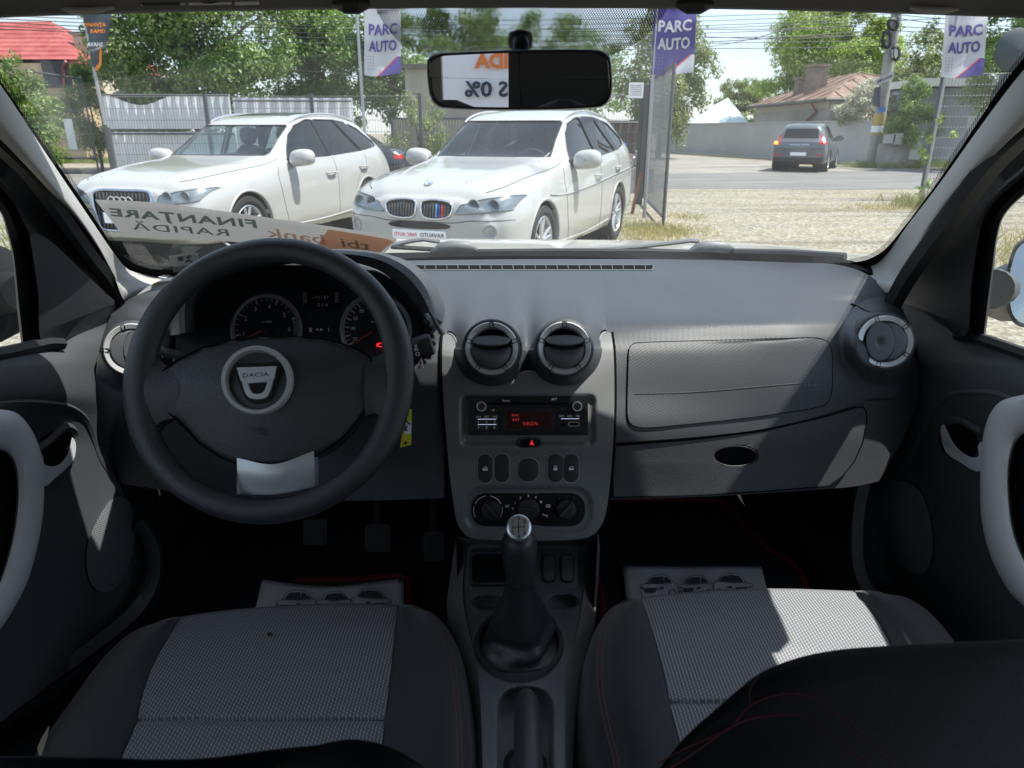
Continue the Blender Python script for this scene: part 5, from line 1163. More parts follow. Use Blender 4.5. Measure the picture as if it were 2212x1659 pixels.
def make_car(name,label,cat,loc,yaw,st,spec,paint,glassm,group=None):
    root=thing(name,label,cat,(0,0,0),0,group)
    mb=suvhull(st,spec.get('nose',.10)); body=mb.build('body',paint,None,ang=180)
    me=body.data; me.calc_loop_triangles(); bvh=BVHTree.FromPolygons([v.co.copy() for v in me.vertices],[tuple(p.vertices) for p in me.polygons])
    def fr(y,z,off=0,x0=4,sgn=-1,skew=0):
        d=Vector((sgn,skew,0)).normalized(); o=Vector((x0,y,z))-Vector((0,skew/sgn*(x0-2*(-sgn)),0)) if skew else Vector((x0,y,z))
        h=bvh.ray_cast(o,d); p=h[0] if h[0] is not None else Vector((2,y,z)); return p-d*(-off if 0 else -1*off)
    def front(y,z,off=0): return fr(y,z,off)                # off>0 = into the car
    def rear(y,z,off=0): return fr(y,z,off,-4,1)
    def side(s):
        def f(x,z,off=0):
            h=bvh.ray_cast(Vector((x,s*3,z)),Vector((0,-s,0))); p=h[0] if h[0] is not None else Vector((x,s*.9,z)); return p+Vector((0,-s*off,0))
        return f
    def topf(x,y,off=0):
        h=bvh.ray_cast(Vector((x,y,4)),Vector((0,0,-1))); p=h[0] if h[0] is not None else Vector((x,y,1)); return p-Vector((0,0,off))
    # cutters
    if spec.get('cut',True):
        cut=MB()
        wl=[(x,z) for x,z in spec['ws']]   # windscreen outline (y,z) half
        full=[(-y,z) for y,z in reversed(wl)]+wl
        cut.prism([Vector((spec['wsx'][0],y,z)) for y,z in full],(spec['wsx'][1]-spec['wsx'][0],0,0))
        for k in spec['side']:
            cut.prism([Vector((x,-1.3,z)) for x,z in k],(0,2.6,0))
        for ax in spec['axles']:
            for s in (-1,1):
                pts=[Vector((ax+.395*math.cos(R(a)),s*1.2,spec.get('wr',.36)+.395*math.sin(R(a)))) for a in range(0,360,12)]; cut.prism(pts,(0,-s*.62,0))
        if spec.get('rearw'):
            cut.prism([Vector((-3,y,z)) for y,z in spec['rearw']],(spec.get('rwx',1.3),0,0))
        co=cut.build('cutter',None,None,smooth=False,weld=False)
        sm=body.modifiers.new('s','SOLIDIFY'); sm.thickness=.035; sm.offset=-1
        bo=body.modifiers.new('b','BOOLEAN'); bo.object=co; bo.operation='DIFFERENCE'; bo.solver='EXACT'; bo.use_self=True
        bake(body); bpy.data.objects.remove(co)
        body.data.materials.clear(); body.data.materials.append(paint); body.data.set_sharp_from_angle(angle=R(38))
    setp(body,root)
    B=body
    def spad(nm,outl,fn,m,off,t=.01,parent=root,nu=26,nv=12,**k): return pady(nm,outl,fn,m,parent,off,t,nu,nv,**k)
    if spec.get('cut',True):
        y0=[(-y,z) for y,z in reversed(spec['ws'])]+spec['ws']
        spad('windscreen',cr(y0,80,True) if 0 else y0,front,glassm[0],.018,.002)
        for k in spec['side']:
            for s in (-1,1): spad('side_window',k,side(s),glassm[1],.012,.002)
            for s in (-1,1):
                c=[tuple(p) for p in k]; mb=MB(); f=side(s); d=lin(c+[c[0]],110); mb.tube([f(x,z,.004) for x,z in d],.008,6,closed=False); mb.build('window_seal',m_trimb,root)
        for ka,kb in zip(spec['side'],spec['side'][1:]):
            pa=sorted(ka,key=lambda p:p[0])[:3]; pb=sorted(kb,key=lambda p:-p[0])[:3]; al=min(pa,key=lambda p:p[1]); ah=max(pa,key=lambda p:p[1]); bl=min(pb,key=lambda p:p[1]); bh=max(pb,key=lambda p:p[1])
            for s in (-1,1): spad('window_pillar',[(al[0]+.012,al[1]),(ah[0]+.012,ah[1]),(bh[0]-.012,bh[1]),(bl[0]-.012,bl[1])],side(s),m_black,-.003,.006,nu=8,nv=12)
        if spec.get('rearw'): spad('rear_window',spec['rearw'],rear,glassm[1],.012,.002)
        mb=MB(); mb.tube([front(y,z,.006) for y,z in lin(y0+[y0[0]],110)],.008,6); mb.build('windscreen_seal',m_trimb,root)
        # cabin: floor, dash, seats
        mb=MB(); mb.box((0,0,.35),(3.6,1.5,.1)); mb.box((spec['ws'][0][0]*0+spec['dashx'],0,.78),(.5,1.48,.42)); mb.box((-1.6,0,.75),(.12,1.4,.6)); mb.build('cabin',m_cint,root,bevel=.03)
        for sx in ((spec['dashx']-.95,spec['dashx']-1.8) if not spec.get('noseat') else ()):
            for s in (-1,1):
                mb=MB(); mb.tube([Vector((sx,s*.37,.5)),Vector((sx-.04,s*.37,.75)),Vector((sx-.12,s*.37,1.1)),Vector((sx-.15,s*.37,1.2))],[.22,.25,.22,.12],12,flat=.4,up=(0,1,0)); mb.tube([Vector((sx-.15,s*.37,1.2)),Vector((sx-.15,s*.37,1.24)),Vector((sx-.16,s*.37,1.33)),Vector((sx-.17,s*.37,1.42)),Vector((sx-.17,s*.37,1.44))],[.03,.11,.14,.12,.03],12,flat=.45,up=(0,1,0)); mb.build('seat',spec.get('seatm',m_cint),root)
        mb=MB(); t=Vector((spec['dashx']-.32,spec.get('drv',1)*.37,1.03)); mb.tube([t+Vector((math.sin(a)*.07,math.cos(a)*.18,math.sin(a)*.17)) for a in [k*.3 for k in range(21)]],.016,6,closed=True); mb.build('steering_wheel',m_trimb,root)
        mb=MB(); rows=[[Vector((x,y,z)) for y in (-.30,.16)] for x,z in ((spec['dashx']+.22,1.07),(spec['dashx']-.12,1.10))]
        mb.grid([[p+Vector((0,spec.get('drv',1)*.35,0)) for p in r] for r in rows]); mb.build('price_sheet',m_paper,root,solid=.004)
    for ax in spec['axles']:
        for s in (-1,1):
            r=spec.get('wr',.36); c=Vector((ax,s*.83,r)); mb=MB(); mb.lathe(c,(0,s,0),[(.66*r,-.08),(.70*r,.075),(.80*r,.10),(.94*r,.095),(.99*r,.06),(r,-.02),(r,-.10),(.9*r,-.13),(.3*r,-.13)],40); w_=mb.build('wheel',m_tyre,root)
            mb=MB(); mb.lathe(c,(0,s,0),[(.70*r,.078),(.67*r,.085),(.64*r,.07),(.62*r,-.02)],36)
            mb.lathe(c,(0,s,0),[(.001,.055),(.12*r,.055),(.16*r,.04)],16); ns=spec.get('spokes',5)
            for k in range(ns):
                for dd in ((-.16,.16) if spec.get('dbl',True) else (0,)):
                    a=2*math.pi*k/ns+dd*.8+.3; a2=2*math.pi*k/ns+dd*1.25+.3
                    p=c+Vector((math.cos(a)*.12*r,s*.045,math.sin(a)*.12*r)); q=c+Vector((math.cos(a2)*.66*r,s*.066,math.sin(a2)*.66*r)); mb.tube([p,q],[.022,.017],6)
            mb.build('rim',m_rim,w_)
            mb=MB(); mb.lathe(c,(0,s,0),[(.62*r,-.03),(.001,-.04)],24); mb.build('wheel_hub',m_under,w_)
            mb=MB(); mb.lathe(Vector((ax,0,r)),(0,s,0),[(.40,.45),(.40,.80)],36) ; mb.lathe(Vector((ax,0,r)),(0,s,0),[(.40,.45),(.001,.45)],36); mb.build('wheel_liner',m_under,root)
            am=MB(); f=side(s); am.tube([f(ax+.405*math.cos(R(a)),r+.405*math.sin(R(a)),.004) for a in range(-22,204,6)],.014,6); am.build('arch_lip',paint if not spec.get('clad') else m_trimb,root)
    for s in (-1,1):
        f=side(s)
        for L in spec['gaps']:
            mb=MB(); mb.tube([f(x,z,.001) for x,z in cr(L,40)],.0045,4); mb.build('door_gap',m_gap,root)
        for x,z in spec['handles']:
            mb=MB(); mb.tube([f(x-.12,z,.0),f(x-.09,z,-.035),f(x,z+.003,-.045),f(x+.09,z,-.035),f(x+.12,z,.0)],[.012,.016,.018,.016,.012],8,flat=.7); mb.build('door_handle',paint,root)
            mb=MB(); mb.grid([[f(x+a*fq,z+b*fq,-.002) for a,b in ell(0,0,.085,.04,20)] for fq in (1,.01)],cu=True); mb.build('handle_cup',mat('cup_shade',(.35,.35,.34),.4),root)
        mx_,mz=spec['mirror']; b=f(mx_,mz,0)
        mb=MB(); o=b+Vector((.02,s*.19,.03)); mb.tube([b+Vector((0,-s*.03,-.02)),b+Vector((.0,s*.07,0))],[.05,.045],8); mb.build('mirror_foot',m_trimb,root)
        mb=MB(); rows=[]
        for f_,h in ((.05,.085),(.5,.078),(.8,.06),(.95,.03),(1,0),(.99,-.05),(.95,-.07),(.85,-.075),(.01,-.06)): rows.append([o+Vector((h*1.1,s*x*f_*1.2,z*f_*1.2)) for x,z in cr([(-.12,-.07),(.02,-.08),(.11,-.05),(.125,.02),(.09,.075),(-.02,.085),(-.11,.05)],28,True)])
        mb.grid(rows,cu=True); mb.build('door_mirror',paint,root)
    # sill line + lower side crease
        mb=MB(); mb.tube([f(x,z,.0) for x,z in cr(spec['crease'],40)],.012,6); mb.build('sill_moulding',paint if not spec.get('clad') else m_trimb,root)
    for s in (-1,1):
        mb=MB(); mb.tube([topf(x,y,-.001) for x,y in cr(spec.get('bgap',[(.62,s*.80),(1.2,s*.795),(1.7,s*.765),(1.98,s*.70),(2.10,s*.60)]) if 1 else 0,50)],.0045,4); mb.build('bonnet_gap',m_gap,root)
    spec['extra'](root,front,rear,side,topf,spad) if spec.get('extra') else None
    root.location=loc; root.rotation_euler=(0,0,yaw)
    return root
def lampset(root,front,outl,m_in=None):
    """headlamps: pocket + lens + two round units"""
    for s in (-1,1):
        o=[(s*y,z) for y,z in outl]
        h=pady('headlight',lin(o,60,True),front,m_lampin,root,-.006,.012,40,20)
        cy=sum(p[0] for p in o)/len(o); cz=sum(p[1] for p in o)/len(o)
        for k in (-1,1):
            mb=MB(); c=front(cy+s*k*.085-s*.03,cz-.005,-.004); d=Vector((1,0,0)); mb.lathe(c,d,[(.058,-.01),(.056,.010),(.044,.004),(.040,-.0)],20); mb.build('lamp_ring',mat('lamp_ring_grey',(.22,.23,.25),.3,.5),h)
            mb=MB(); mb.lathe(c,d,[(.042,.001),(.03,.007),(.001,.010)],20); mb.build('lamp_unit',mat('lamp_dark',(.05,.055,.06),.1),h)
        mb=MB(); d=lin(o,60,True); mb.tube([front(y,z,-.006) for y,z in d],.006,5,closed=True); mb.build('lamp_edge',mat('lamp_edge',(.12,.13,.14),.3),h)
        pady('lamp_lens',lin(o,60,True),front,m_lamp,h,-.024,.02,40,20)
# ---- white SUV with twin kidney grille
stB=[(2.20,.74,.30,.74,.62,.79,.46,.83),(2.12,.84,.26,.82,.71,.86,.56,.90),(1.98,.90,.24,.88,.79,.92,.62,.96),(1.7,.93,.22,.94,.82,.98,.65,1.02),(1.3,.94,.21,.985,.84,1.025,.67,1.065),(.9,.94,.20,1.01,.85,1.065,.68,1.11),(.70,.94,.20,1.03,.86,1.11,.69,1.15),(.35,.94,.20,1.04,.87,1.31,.655,1.355),(0.0,.94,.20,1.055,.88,1.48,.63,1.53),(-.35,.94,.20,1.07,.88,1.55,.62,1.605),(-.9,.94,.20,1.09,.88,1.575,.61,1.64),(-1.5,.935,.21,1.13,.87,1.55,.60,1.625),(-1.95,.92,.24,1.16,.85,1.50,.60,1.585),(-2.2,.89,.28,1.14,.82,1.36,.62,1.47),(-2.33,.84,.34,1.02,.76,1.08,.60,1.14)]
def exB(root,front,rear,side,topf,spad):
    lampset(root,front,[(.37,.685),(.42,.765),(.60,.815),(.82,.845),(.875,.835),(.845,.725),(.60,.70)])
    for s in (-1,1):
        kp=cr([(s*.035,.785),(s*.10,.805),(s*.25,.80),(s*.335,.775),(s*.345,.73),(s*.31,.665),(s*.23,.64),(s*.10,.64),(s*.045,.665),(s*.03,.72)],50,True)
        k=pady('kidney_grille',kp,front,m_under,root,-.007,.012,40,24)
        mb=MB(); mb.tube([front(y,z,-.012) for y,z in kp],.0085,8,closed=True); mb.build('chrome_frame',m_chrome,k)
        for i in range(9):
            y=s*(.065+i*.030); zt=.80-.015*abs(i-3)/3; m_=m_trimb
            if s>0 and i==4: m_=mat('stripe_light_blue',(.10,.35,.65),.4)
            if s>0 and i==5: m_=mat('stripe_blue',(.03,.05,.35),.4)
            if s>0 and i==6: m_=mat('stripe_red',(.65,.03,.03),.4)
            mb=MB(); mb.tube([front(y,.655,-.012),front(y,zt-.022,-.012)],.009,5); mb.build('grille_bar',m_ if m_ is not m_trimb else mat('grille_bar_grey',(.07,.072,.075),.35),k)
    mb=MB(); c=topf(2.05,0,-.004)+Vector((.02,0,0)); n=Vector((.45,0,.9)); mb.lathe(c,n,[(.042,-.004),(.041,.004),(.034,.006),(.001,.006)],28); e=mb.build('roundel',m_chrome,root)
    n.normalize(); a=Vector((0,1,0)); b=n.cross(a)
    for q in range(4):
        mb=MB(); pts=[c+n*.0075]+[c+n*.0075+(a*math.cos(R(t))+b*math.sin(R(t)))*.031 for t in range(q*90,q*90+91,15)]; mb.fill(pts); mb.build('roundel_quarter',mat('roundel_blue',(.05,.22,.55),.3) if q%2 else m_white,e)
    # lower intake, number plate, fog lamps
    spad('lower_intake',cr([(-.33,.572),(-.30,.556),(.30,.556),(.33,.572),(.30,.592),(-.30,.592)],40,True),front,m_under,-.006)
    spad('number_plate',[(-.28,.40),(.28,.40),(.28,.53),(-.28,.53)],front,m_paper,-.018,.02)
    mb=MB(); pl=lambda u,v,o=0: front(u,v,-.021-o)
    vs,fs,_=tmesh('RAVAUTO',.02); mb.add([front(.26-.24*x-.0,.475+y*.05,-.0225) for x,y in vs],fs); mb.build('plate_lettering',m_ink,root)
    for s_,a_,b_,z_ in (('RENT A CAR',.27,.0,.415),('PARC AUTO',-.02,-.26,.47),('0727 703',-.02,-.26,.415)):
        mb=MB(); vs,fs,_=tmesh(s_,.01); mb.add([front(lerp(a_,b_,x),z_+y*.05,-.0225) for x,y in vs],fs); mb.build('plate_lettering',mat('plate_red',(.6,.05,.05),.5),root)
    for s in (-1,1):
        mb=MB(); c=front(s*.70,.545,-.004); mb.lathe(c,(1,s*.25,0),[(.062,-.02),(.060,.008),(.048,.004),(.044,-.004),(.001,.0)],24); mb.build('fog_light',m_lampin,root)
        mb=MB(); f=side(s)
        mb.tube([topf(x,y,-.002) for x,y in cr([(.60,s*.66),(1.0,s*.60),(1.5,s*.50),(2.02,s*.36)],30)],.007,5); mb.build('bonnet_crease',m_paintw,root)
        mb=MB(); pts=cr([(.05,s*.60,1.60),(-.1,s*.60,1.64),(-.6,s*.59,1.69),(-1.3,s*.58,1.675),(-1.75,s*.56,1.61)],30); mb.tube([Vector((x,y,topf(x,y).z+.030*math.sin(math.pi*min(1,max(0,(i/29))))**.4)) for i,(x,y,z) in enumerate(pts)],.013,8); mb.build('roof_rail',m_paintw,root)
        mb=MB(); mb.tube([f(x,z,-.008) for x,z in cr([(1.28,.80),(.9,.775),(.0,.80),(-1.0,.86),(-2.0,.92)],40)],.006,5); mb.build('shoulder_crease',m_paintw,root)
    mb=MB(); mb.tube([front(y,z,-.001) for y,z in cr([(-.87,.64),(-.5,.63),(-.37,.61),(0,.61),(.37,.61),(.5,.63),(.87,.64)],50)],.004,4); mb.build('bumper_gap',m_gap,root)
specB=dict(ws=[(.60,1.525-.03),(.685,1.13)],wsx=(1.6,-.02),side=[[(.42,1.085),(.16,1.36),(-.02,1.465),(-.30,1.535-.01),(-.46,1.54),(-.50,1.10)],[(-.58,1.105),(-.55,1.545),(-1.05,1.55),(-1.35,1.525),(-1.38,1.15)],[(-1.46,1.155),(-1.43,1.515),(-1.70,1.475),(-1.98,1.30),(-1.90,1.22)]],
 axles=(1.43,-1.38),dashx=.62,gaps=[[(.72,1.02),(.80,.9),(.78,.6),(.70,.30)],[(-.54,1.08),(-.53,.8),(-.50,.32)],[(-1.42,1.12),(-1.40,.95),(-1.15,.80),(-1.0,.62)],[(.78,.30),(-.9,.30)]],
 handles=[(-.38,.90),(-1.30,.955)],mirror=(.42,1.07),crease=[(.95,.30),(0,.29),(-.92,.33)],extra=exB,nose=.08,spokes=5,drv=1)
make_car('white_suv','white compact SUV with twin kidney grille, front car nearest the open gate','car',(.02,8.75,0),R(-112.6),stB,specB,m_paintw,(m_cglass,m_cglassd))
# ---- white SUV with single frame grille
stA=[(2.22,.76,.30,.74,.64,.79,.50,.83),(2.14,.85,.26,.82,.73,.86,.60,.90),(2.0,.905,.24,.88,.80,.92,.65,.96),(1.7,.935,.22,.93,.83,.97,.67,1.01),(1.3,.945,.21,.965,.85,1.01,.69,1.05),(.95,.945,.20,.99,.86,1.045,.70,1.09),(.74,.945,.20,1.01,.87,1.09,.71,1.13),(.35,.945,.20,1.02,.88,1.30,.665,1.345),(0.0,.945,.20,1.03,.88,1.47,.635,1.52),(-.35,.945,.20,1.045,.88,1.54,.62,1.595),(-.9,.945,.20,1.06,.88,1.56,.61,1.625),(-1.45,.935,.21,1.10,.87,1.52,.60,1.595),(-1.9,.92,.24,1.13,.84,1.42,.58,1.51),(-2.18,.88,.28,1.07,.78,1.22,.58,1.31),(-2.32,.82,.34,.95,.72,1.0,.56,1.05)]
def exA(root,front,rear,side,topf,spad):
    lampset(root,front,[(.43,.67),(.47,.765),(.62,.80),(.80,.83),(.88,.83),(.83,.71),(.60,.675)])
    gp=cr([(-.36,.785),(-.30,.805),(0,.81),(.30,.805),(.36,.785),(.375,.74),(.36,.55),(.32,.42),(.28,.40),(0,.395),(-.28,.40),(-.32,.42),(-.36,.55),(-.375,.74)],70,True)
    g=pady('grille',gp,front,m_under,root,-.007,.012,50,30)
    mb=MB(); mb.tube([front(y,z,-.012) for y,z in gp],.013,8,closed=True); mb.build('chrome_frame',mat('grille_chrome',(.45,.52,.68),.15,1),g)
    for i in range(15):
        y=-.33+i*.047; mb=MB(); mb.tube([front(y,.42,-.010),front(y,.785,-.010)],.009,5); mb.build('grille_bar',mat('grille_bar_grey',(.07,.072,.075),.35),g)
    for i in range(4):
        mb=MB(); c=front((i-1.5)*.075,.70,-.03); mb.tube([c+Vector((0,math.cos(a)*.045,math.sin(a)*.045)) for a in [k*math.pi/12 for k in range(24)]],.008,6,closed=True); mb.build('ring_emblem',m_chrome,g)
    for s in (-1,1):
        spad('side_intake',cr([(s*.48,.42),(s*.78,.46),(s*.76,.56),(s*.50,.53)],24,True),front,m_under,-.002)
        mb=MB(); mb.tube([topf(x,y,-.002) for x,y in cr([(.66,s*.70),(1.1,s*.64),(1.6,s*.55),(2.08,s*.42)],30)],.007,5); mb.build('bonnet_crease',m_paintw,root)
        mb=MB(); pts=cr([(.0,s*.60),(-.3,s*.60),(-.9,s*.59),(-1.7,s*.56)],30); mb.tube([Vector((x,y,topf(x,y).z+.035*math.sin(math.pi*i/29)**.4)) for i,(x,y) in enumerate(pts)],.014,8); mb.build('roof_rail',mat('rail_silver',(.6,.6,.6),.3,.8),root)
    mb=MB(); mb.tube([front(y,z,-.001) for y,z in cr([(-.87,.63),(-.5,.62),(-.42,.60)],20)],.004,4); mb.tube([front(y,z,-.001) for y,z in cr([(.87,.63),(.5,.62),(.42,.60)],20)],.004,4); mb.build('bumper_gap',m_gap,root)
    spad('number_plate',[(-.26,.47),(.26,.47),(.26,.58),(-.26,.58)],front,m_paper,-.02,.02)
    mb=MB(); mb.grid([[topf(x,y,-.004) for y in [-.42+k*.14 for k in range(7)]] for x in (-.25,-.5,-.8)]); mb.build('sunroof',m_black,root)
specA=dict(ws=[(.605,1.485-.03),(.70,1.11)],wsx=(1.6,-.02),side=[[(.50,1.06),(.20,1.34),(-.0,1.45),(-.30,1.525),(-.42,1.53),(-.46,1.075)],[(-.54,1.08),(-.50,1.53),(-1.0,1.53),(-1.30,1.50),(-1.36,1.12)],[(-1.44,1.125),(-1.38,1.485),(-1.62,1.42),(-1.90,1.23),(-1.86,1.17)]],
 axles=(1.45,-1.36),dashx=.66,gaps=[[(.76,1.0),(.82,.88),(.80,.6),(.72,.30)],[(-.50,1.06),(-.50,.8),(-.48,.32)],[(-1.40,1.10),(-1.38,.95),(-1.12,.80),(-.98,.62)],[(.80,.30),(-.9,.30)]],
 handles=[(-.34,.87),(-1.26,.91)],mirror=(.48,1.05),crease=[(.95,.31),(0,.30),(-.90,.34)],extra=exA,nose=.07,spokes=5,drv=1)
make_car('white_suv','white SUV with four ring emblem and chrome framed grille, leftmost parked car','car',(-3.40,9.80,0),R(-106.9),stA,specA,m_paintw,(m_cglass,m_cglass))
# ---- grey SUV driving away
stV=[(2.10,.70,.34,.70,.55,.74,.42,.78),(1.9,.86,.28,.86,.70,.90,.56,.95),(1.3,.92,.24,.96,.80,1.02,.62,1.07),(.75,.93,.24,1.0,.84,1.10,.66,1.15),(.1,.93,.24,1.04,.86,1.45,.62,1.52),(-.5,.93,.24,1.06,.86,1.56,.62,1.62),(-1.3,.93,.24,1.10,.86,1.56,.61,1.63),(-1.85,.92,.26,1.10,.84,1.42,.62,1.55),(-2.05,.90,.28,1.06,.83,1.16,.66,1.24),(-2.17,.86,.32,.98,.80,1.02,.66,1.06)]
def exV(root,front,rear,side,topf,spad):
    for s in (-1,1):
        l=spad('tail_lamp',[(s*.62,.93),(s*.88,.93),(s*.88,1.03),(s*.73,1.05),(s*.68,1.26),(s*.63,1.26),(s*.66,1.05),(s*.62,1.0)],rear,m_redl,-.004)
        mb=MB(); c=MB()
        if s>0: spad('indicator',[(.70,.93),(.89,.93),(.89,1.03),(.72,1.03)],rear,m_amber,-.012)
        spad('reflector',[(s*.55,.56),(s*.80,.56),(s*.80,.60),(s*.55,.60)],rear,m_redl,-.004)
    spad('rear_glass',[(-.58,1.13),(.58,1.13),(.52,1.44),(-.52,1.44)],rear,m_black,-.004)
    spad('number_plate',[(-.26,.56),(.26,.56),(.26,.67),(-.26,.67)],rear,m_paper,-.012)
    spad('bumper',[(-.86,.30),(.86,.30),(.84,.50),(-.84,.50)],rear,m_trimb,-.012)
    mb=MB(); vs,fs,_=tmesh('VOLVO',.0); mb.add([rear(.32-.64*x,.90+y*.06,-.004) for x,y in vs],fs); mb.build('lettering',m_chrome,root)
    mb=MB(); mb.tube([rear(y,.79,-.0) for y in [-.8+.1*k for k in range(17)]],.012,5); mb.build('bumper_gap',m_gap,root)
specV=dict(ws=[(.60,1.45),(.66,1.15)],wsx=(1.6,.05),side=[[(.4,1.1),(.0,1.42),(-.5,1.53),(-.5,1.12)],[(-.58,1.12),(-.58,1.53),(-1.25,1.50),(-1.30,1.15)]],axles=(1.35,-1.35),dashx=.6,gaps=[[(-.54,1.08),(-.5,.32)]],handles=[(-.4,.95),(-1.3,1.0)],mirror=(.45,1.08),crease=[(.9,.34),(-.9,.34)],extra=exV,clad=True,nose=.05)
rc=PZ(1727,370,0); hd_=R(90-29); fv=Vector((math.cos(hd_),math.sin(hd_),0))
make_car('grey_suv','blue-grey SUV driving away with a lit orange indicator beside the grey wall','car',rc+fv*1.35,hd_,stV,specV,m_paintg,(m_cglassd,m_cglassd))
# ---- dark saloon half hidden between the white cars
stD=[(2.2,.70,.30,.62,.55,.66,.42,.70),(1.9,.84,.26,.76,.70,.80,.55,.84),(1.0,.88,.22,.88,.78,.92,.6,.96),(.6,.88,.22,.90,.80,.98,.62,1.02),(0,.88,.22,.92,.80,1.28,.56,1.34),(-.5,.88,.22,.93,.80,1.36,.54,1.42),(-1.1,.88,.22,.94,.80,1.26,.54,1.33),(-1.6,.88,.23,.95,.78,1.0,.60,1.05),(-2.1,.84,.26,.93,.74,.96,.58,.98),(-2.3,.78,.32,.84,.68,.87,.54,.90)]
def exD(root,front,rear,side,topf,spad):
    for s in (-1,1): spad('tail_lamp',[(s*.60,.74),(s*.80,.74),(s*.78,.84),(s*.62,.84)],rear,m_redl,-.004); f=side(s); spad('tail_lamp_side',[(-2.27,.74),(-2.16,.74),(-2.17,.83),(-2.26,.83)],f,m_redl,-.004)
specD=dict(ws=[(.54,1.28),(.62,1.02)],wsx=(1.4,.05),side=[[(.3,.98),(-.0,1.24),(-.45,1.33),(-.45,.99)],[(-.53,.99),(-.53,1.33),(-1.0,1.24),(-1.25,1.02)]],axles=(1.35,-1.35),dashx=.45,gaps=[[(-.49,.98),(-.45,.3)]],handles=[(-.4,.85)],mirror=(.4,.97),crease=[(.9,.3),(-.9,.3)],extra=exD,noseat=True,nose=.05,wr=.32)
q=PY(868,330,19); make_car('dark_saloon','dark blue saloon with red tail lamp, partly hidden between the two white cars','car',(q.x-2.1,19.2,0),R(180-8),stD,specD,m_paintd,(m_cglassd,m_cglassd))
# ================================================= PLACE OUTSIDE
rnd=random.Random(7)
def ramp(m,fac,stops):
    rp=nd(m,'ShaderNodeValToRGB'); e=rp.color_ramp.elements
    while len(e)<len(stops): e.new(.5)
    for k,(p,c) in enumerate(stops): e[k].position=p; e[k].color=(*c,1)
    m.node_tree.links.new(fac,rp.inputs[0]); return rp.outputs[0]
def noi(m,scale,det=5,rough=.6,vec=None,sc=None):
    n=nd(m,'ShaderNodeTexNoise'); n.inputs['Scale'].default_value=scale; n.inputs['Detail'].default_value=det; n.inputs['Roughness'].default_value=rough
    tc=nd(m,'ShaderNodeTexCoord'); v=tc.outputs['Object']
    if sc: mp=nd(m,'ShaderNodeMapping'); mp.inputs['Scale'].default_value=sc; m.node_tree.links.new(v,mp.inputs['Vector']); v=mp.outputs['Vector']
    m.node_tree.links.new(v,n.inputs['Vector']); return n.outputs['Fac']
def groundmat():
    m=mat('gravel',(.3,.28,.23),.9,spec=.2); b=m.node_tree.nodes['Principled BSDF']
    vo=nd(m,'ShaderNodeTexVoronoi'); vo.inputs['Scale'].default_value=22; tc=nd(m,'ShaderNodeTexCoord'); m.node_tree.links.new(tc.outputs['Object'],vo.inputs['Vector'])
    stones=ramp(m,vo.outputs['Color'],[(.15,(.10,.09,.07)),(.5,(.215,.20,.16)),(.9,(.40,.38,.32))])
    patch=ramp(m,noi(m,.45,6,.7),[(.40,(.22,.205,.17)),(.52,(.27,.245,.19)),(.62,(.22,.185,.11))])
    mx=nd(m,'ShaderNodeMix',data_type='RGBA'); mx.inputs['Factor'].default_value=.42; m.node_tree.links.new(stones,mx.inputs['A']); m.node_tree.links.new(patch,mx.inputs['B'])
    rut=ramp(m,noi(m,1.0,5,.6,sc=(.16,1.3,1)),[(.36,(.62,.60,.56)),(.5,(1,1,1)),(.68,(1.12,1.1,1.05))]); m2=nd(m,'ShaderNodeMix',data_type='RGBA',blend_type='MULTIPLY'); m2.inputs['Factor'].default_value=.85
    m.node_tree.links.new(mx.outputs['Result'],m2.inputs['A']); m.node_tree.links.new(rut,m2.inputs['B']); m.node_tree.links.new(m2.outputs['Result'],b.inputs['Base Color'])
    bp=nd(m,'ShaderNodeBump'); bp.inputs['Strength'].default_value=.8; bp.inputs['Distance'].default_value=.03; m.node_tree.links.new(vo.outputs['Distance'],bp.inputs['Height']); m.node_tree.links.new(bp.outputs[0],b.inputs['Normal']); return m
m_gravel=groundmat()
def asph():
    m=mat('asphalt',(.16,.16,.16),.9,spec=.2); b=m.node_tree.nodes['Principled BSDF']
    m.node_tree.links.new(ramp(m,noi(m,.8,8,.7,sc=(.4,1.6,1)),[(.35,(.11,.11,.11)),(.5,(.155,.153,.148)),(.7,(.20,.193,.18))]),b.inputs['Base Color']); return m
m_asph=asph()
m_grassd=mat('grass_ground',(.10,.14,.035),.95,var=(3,(.20,.20,.07)))
g=MB(); g.box((0,60,-.02),(400,400,.04)); tag(g.build('ground',m_gravel,None,smooth=False),kind='structure')
def gp(u,v): return PZ(u,v,0)
mb=MB(); rr=[]
xs=[-70,-30,-12,0,4,8,12,16,22,40,80]; near=[17.2,17.4,18.0,18.3,18.6,18.2,18.6,18.4,18,17.6,17]; far=[25,25.5,26,27,36,44,30.2,27.5,26.5,26,25]
cn=cr(list(zip(xs,near)),80); cf=cr(list(zip(xs,[25,25.5,26,26.6,27.4,28,28.6,27.4,26.6,26,25])),80)
rnd=random.Random(3)
mb.grid([[Vector((x,y+rnd.uniform(-.18,.18),.006)) for x,y in cn],[Vector((x,lerp(y,27,.5),.006)) for x,y in cn],[Vector((x,y,.006)) for x,y in cf]]); tag(mb.build('road',m_asph,None,smooth=False),kind='structure')
# side road running away past the grey wall
mb=MB(); mb.grid([[Vector((x,y,.010)) for x,y in r] for r in ([(2.0,24),(12.5,26.5)],[(2.5,34),(11.8,33)],[(2,60),(7.6,52)],[(0,90),(3,80)])]); tag(mb.build('side_road',mat('pale_asphalt',(.20,.195,.18),.9,spec=.2,var=(.6,(.26,.245,.215),.4,.6)),None,smooth=False),kind='structure')
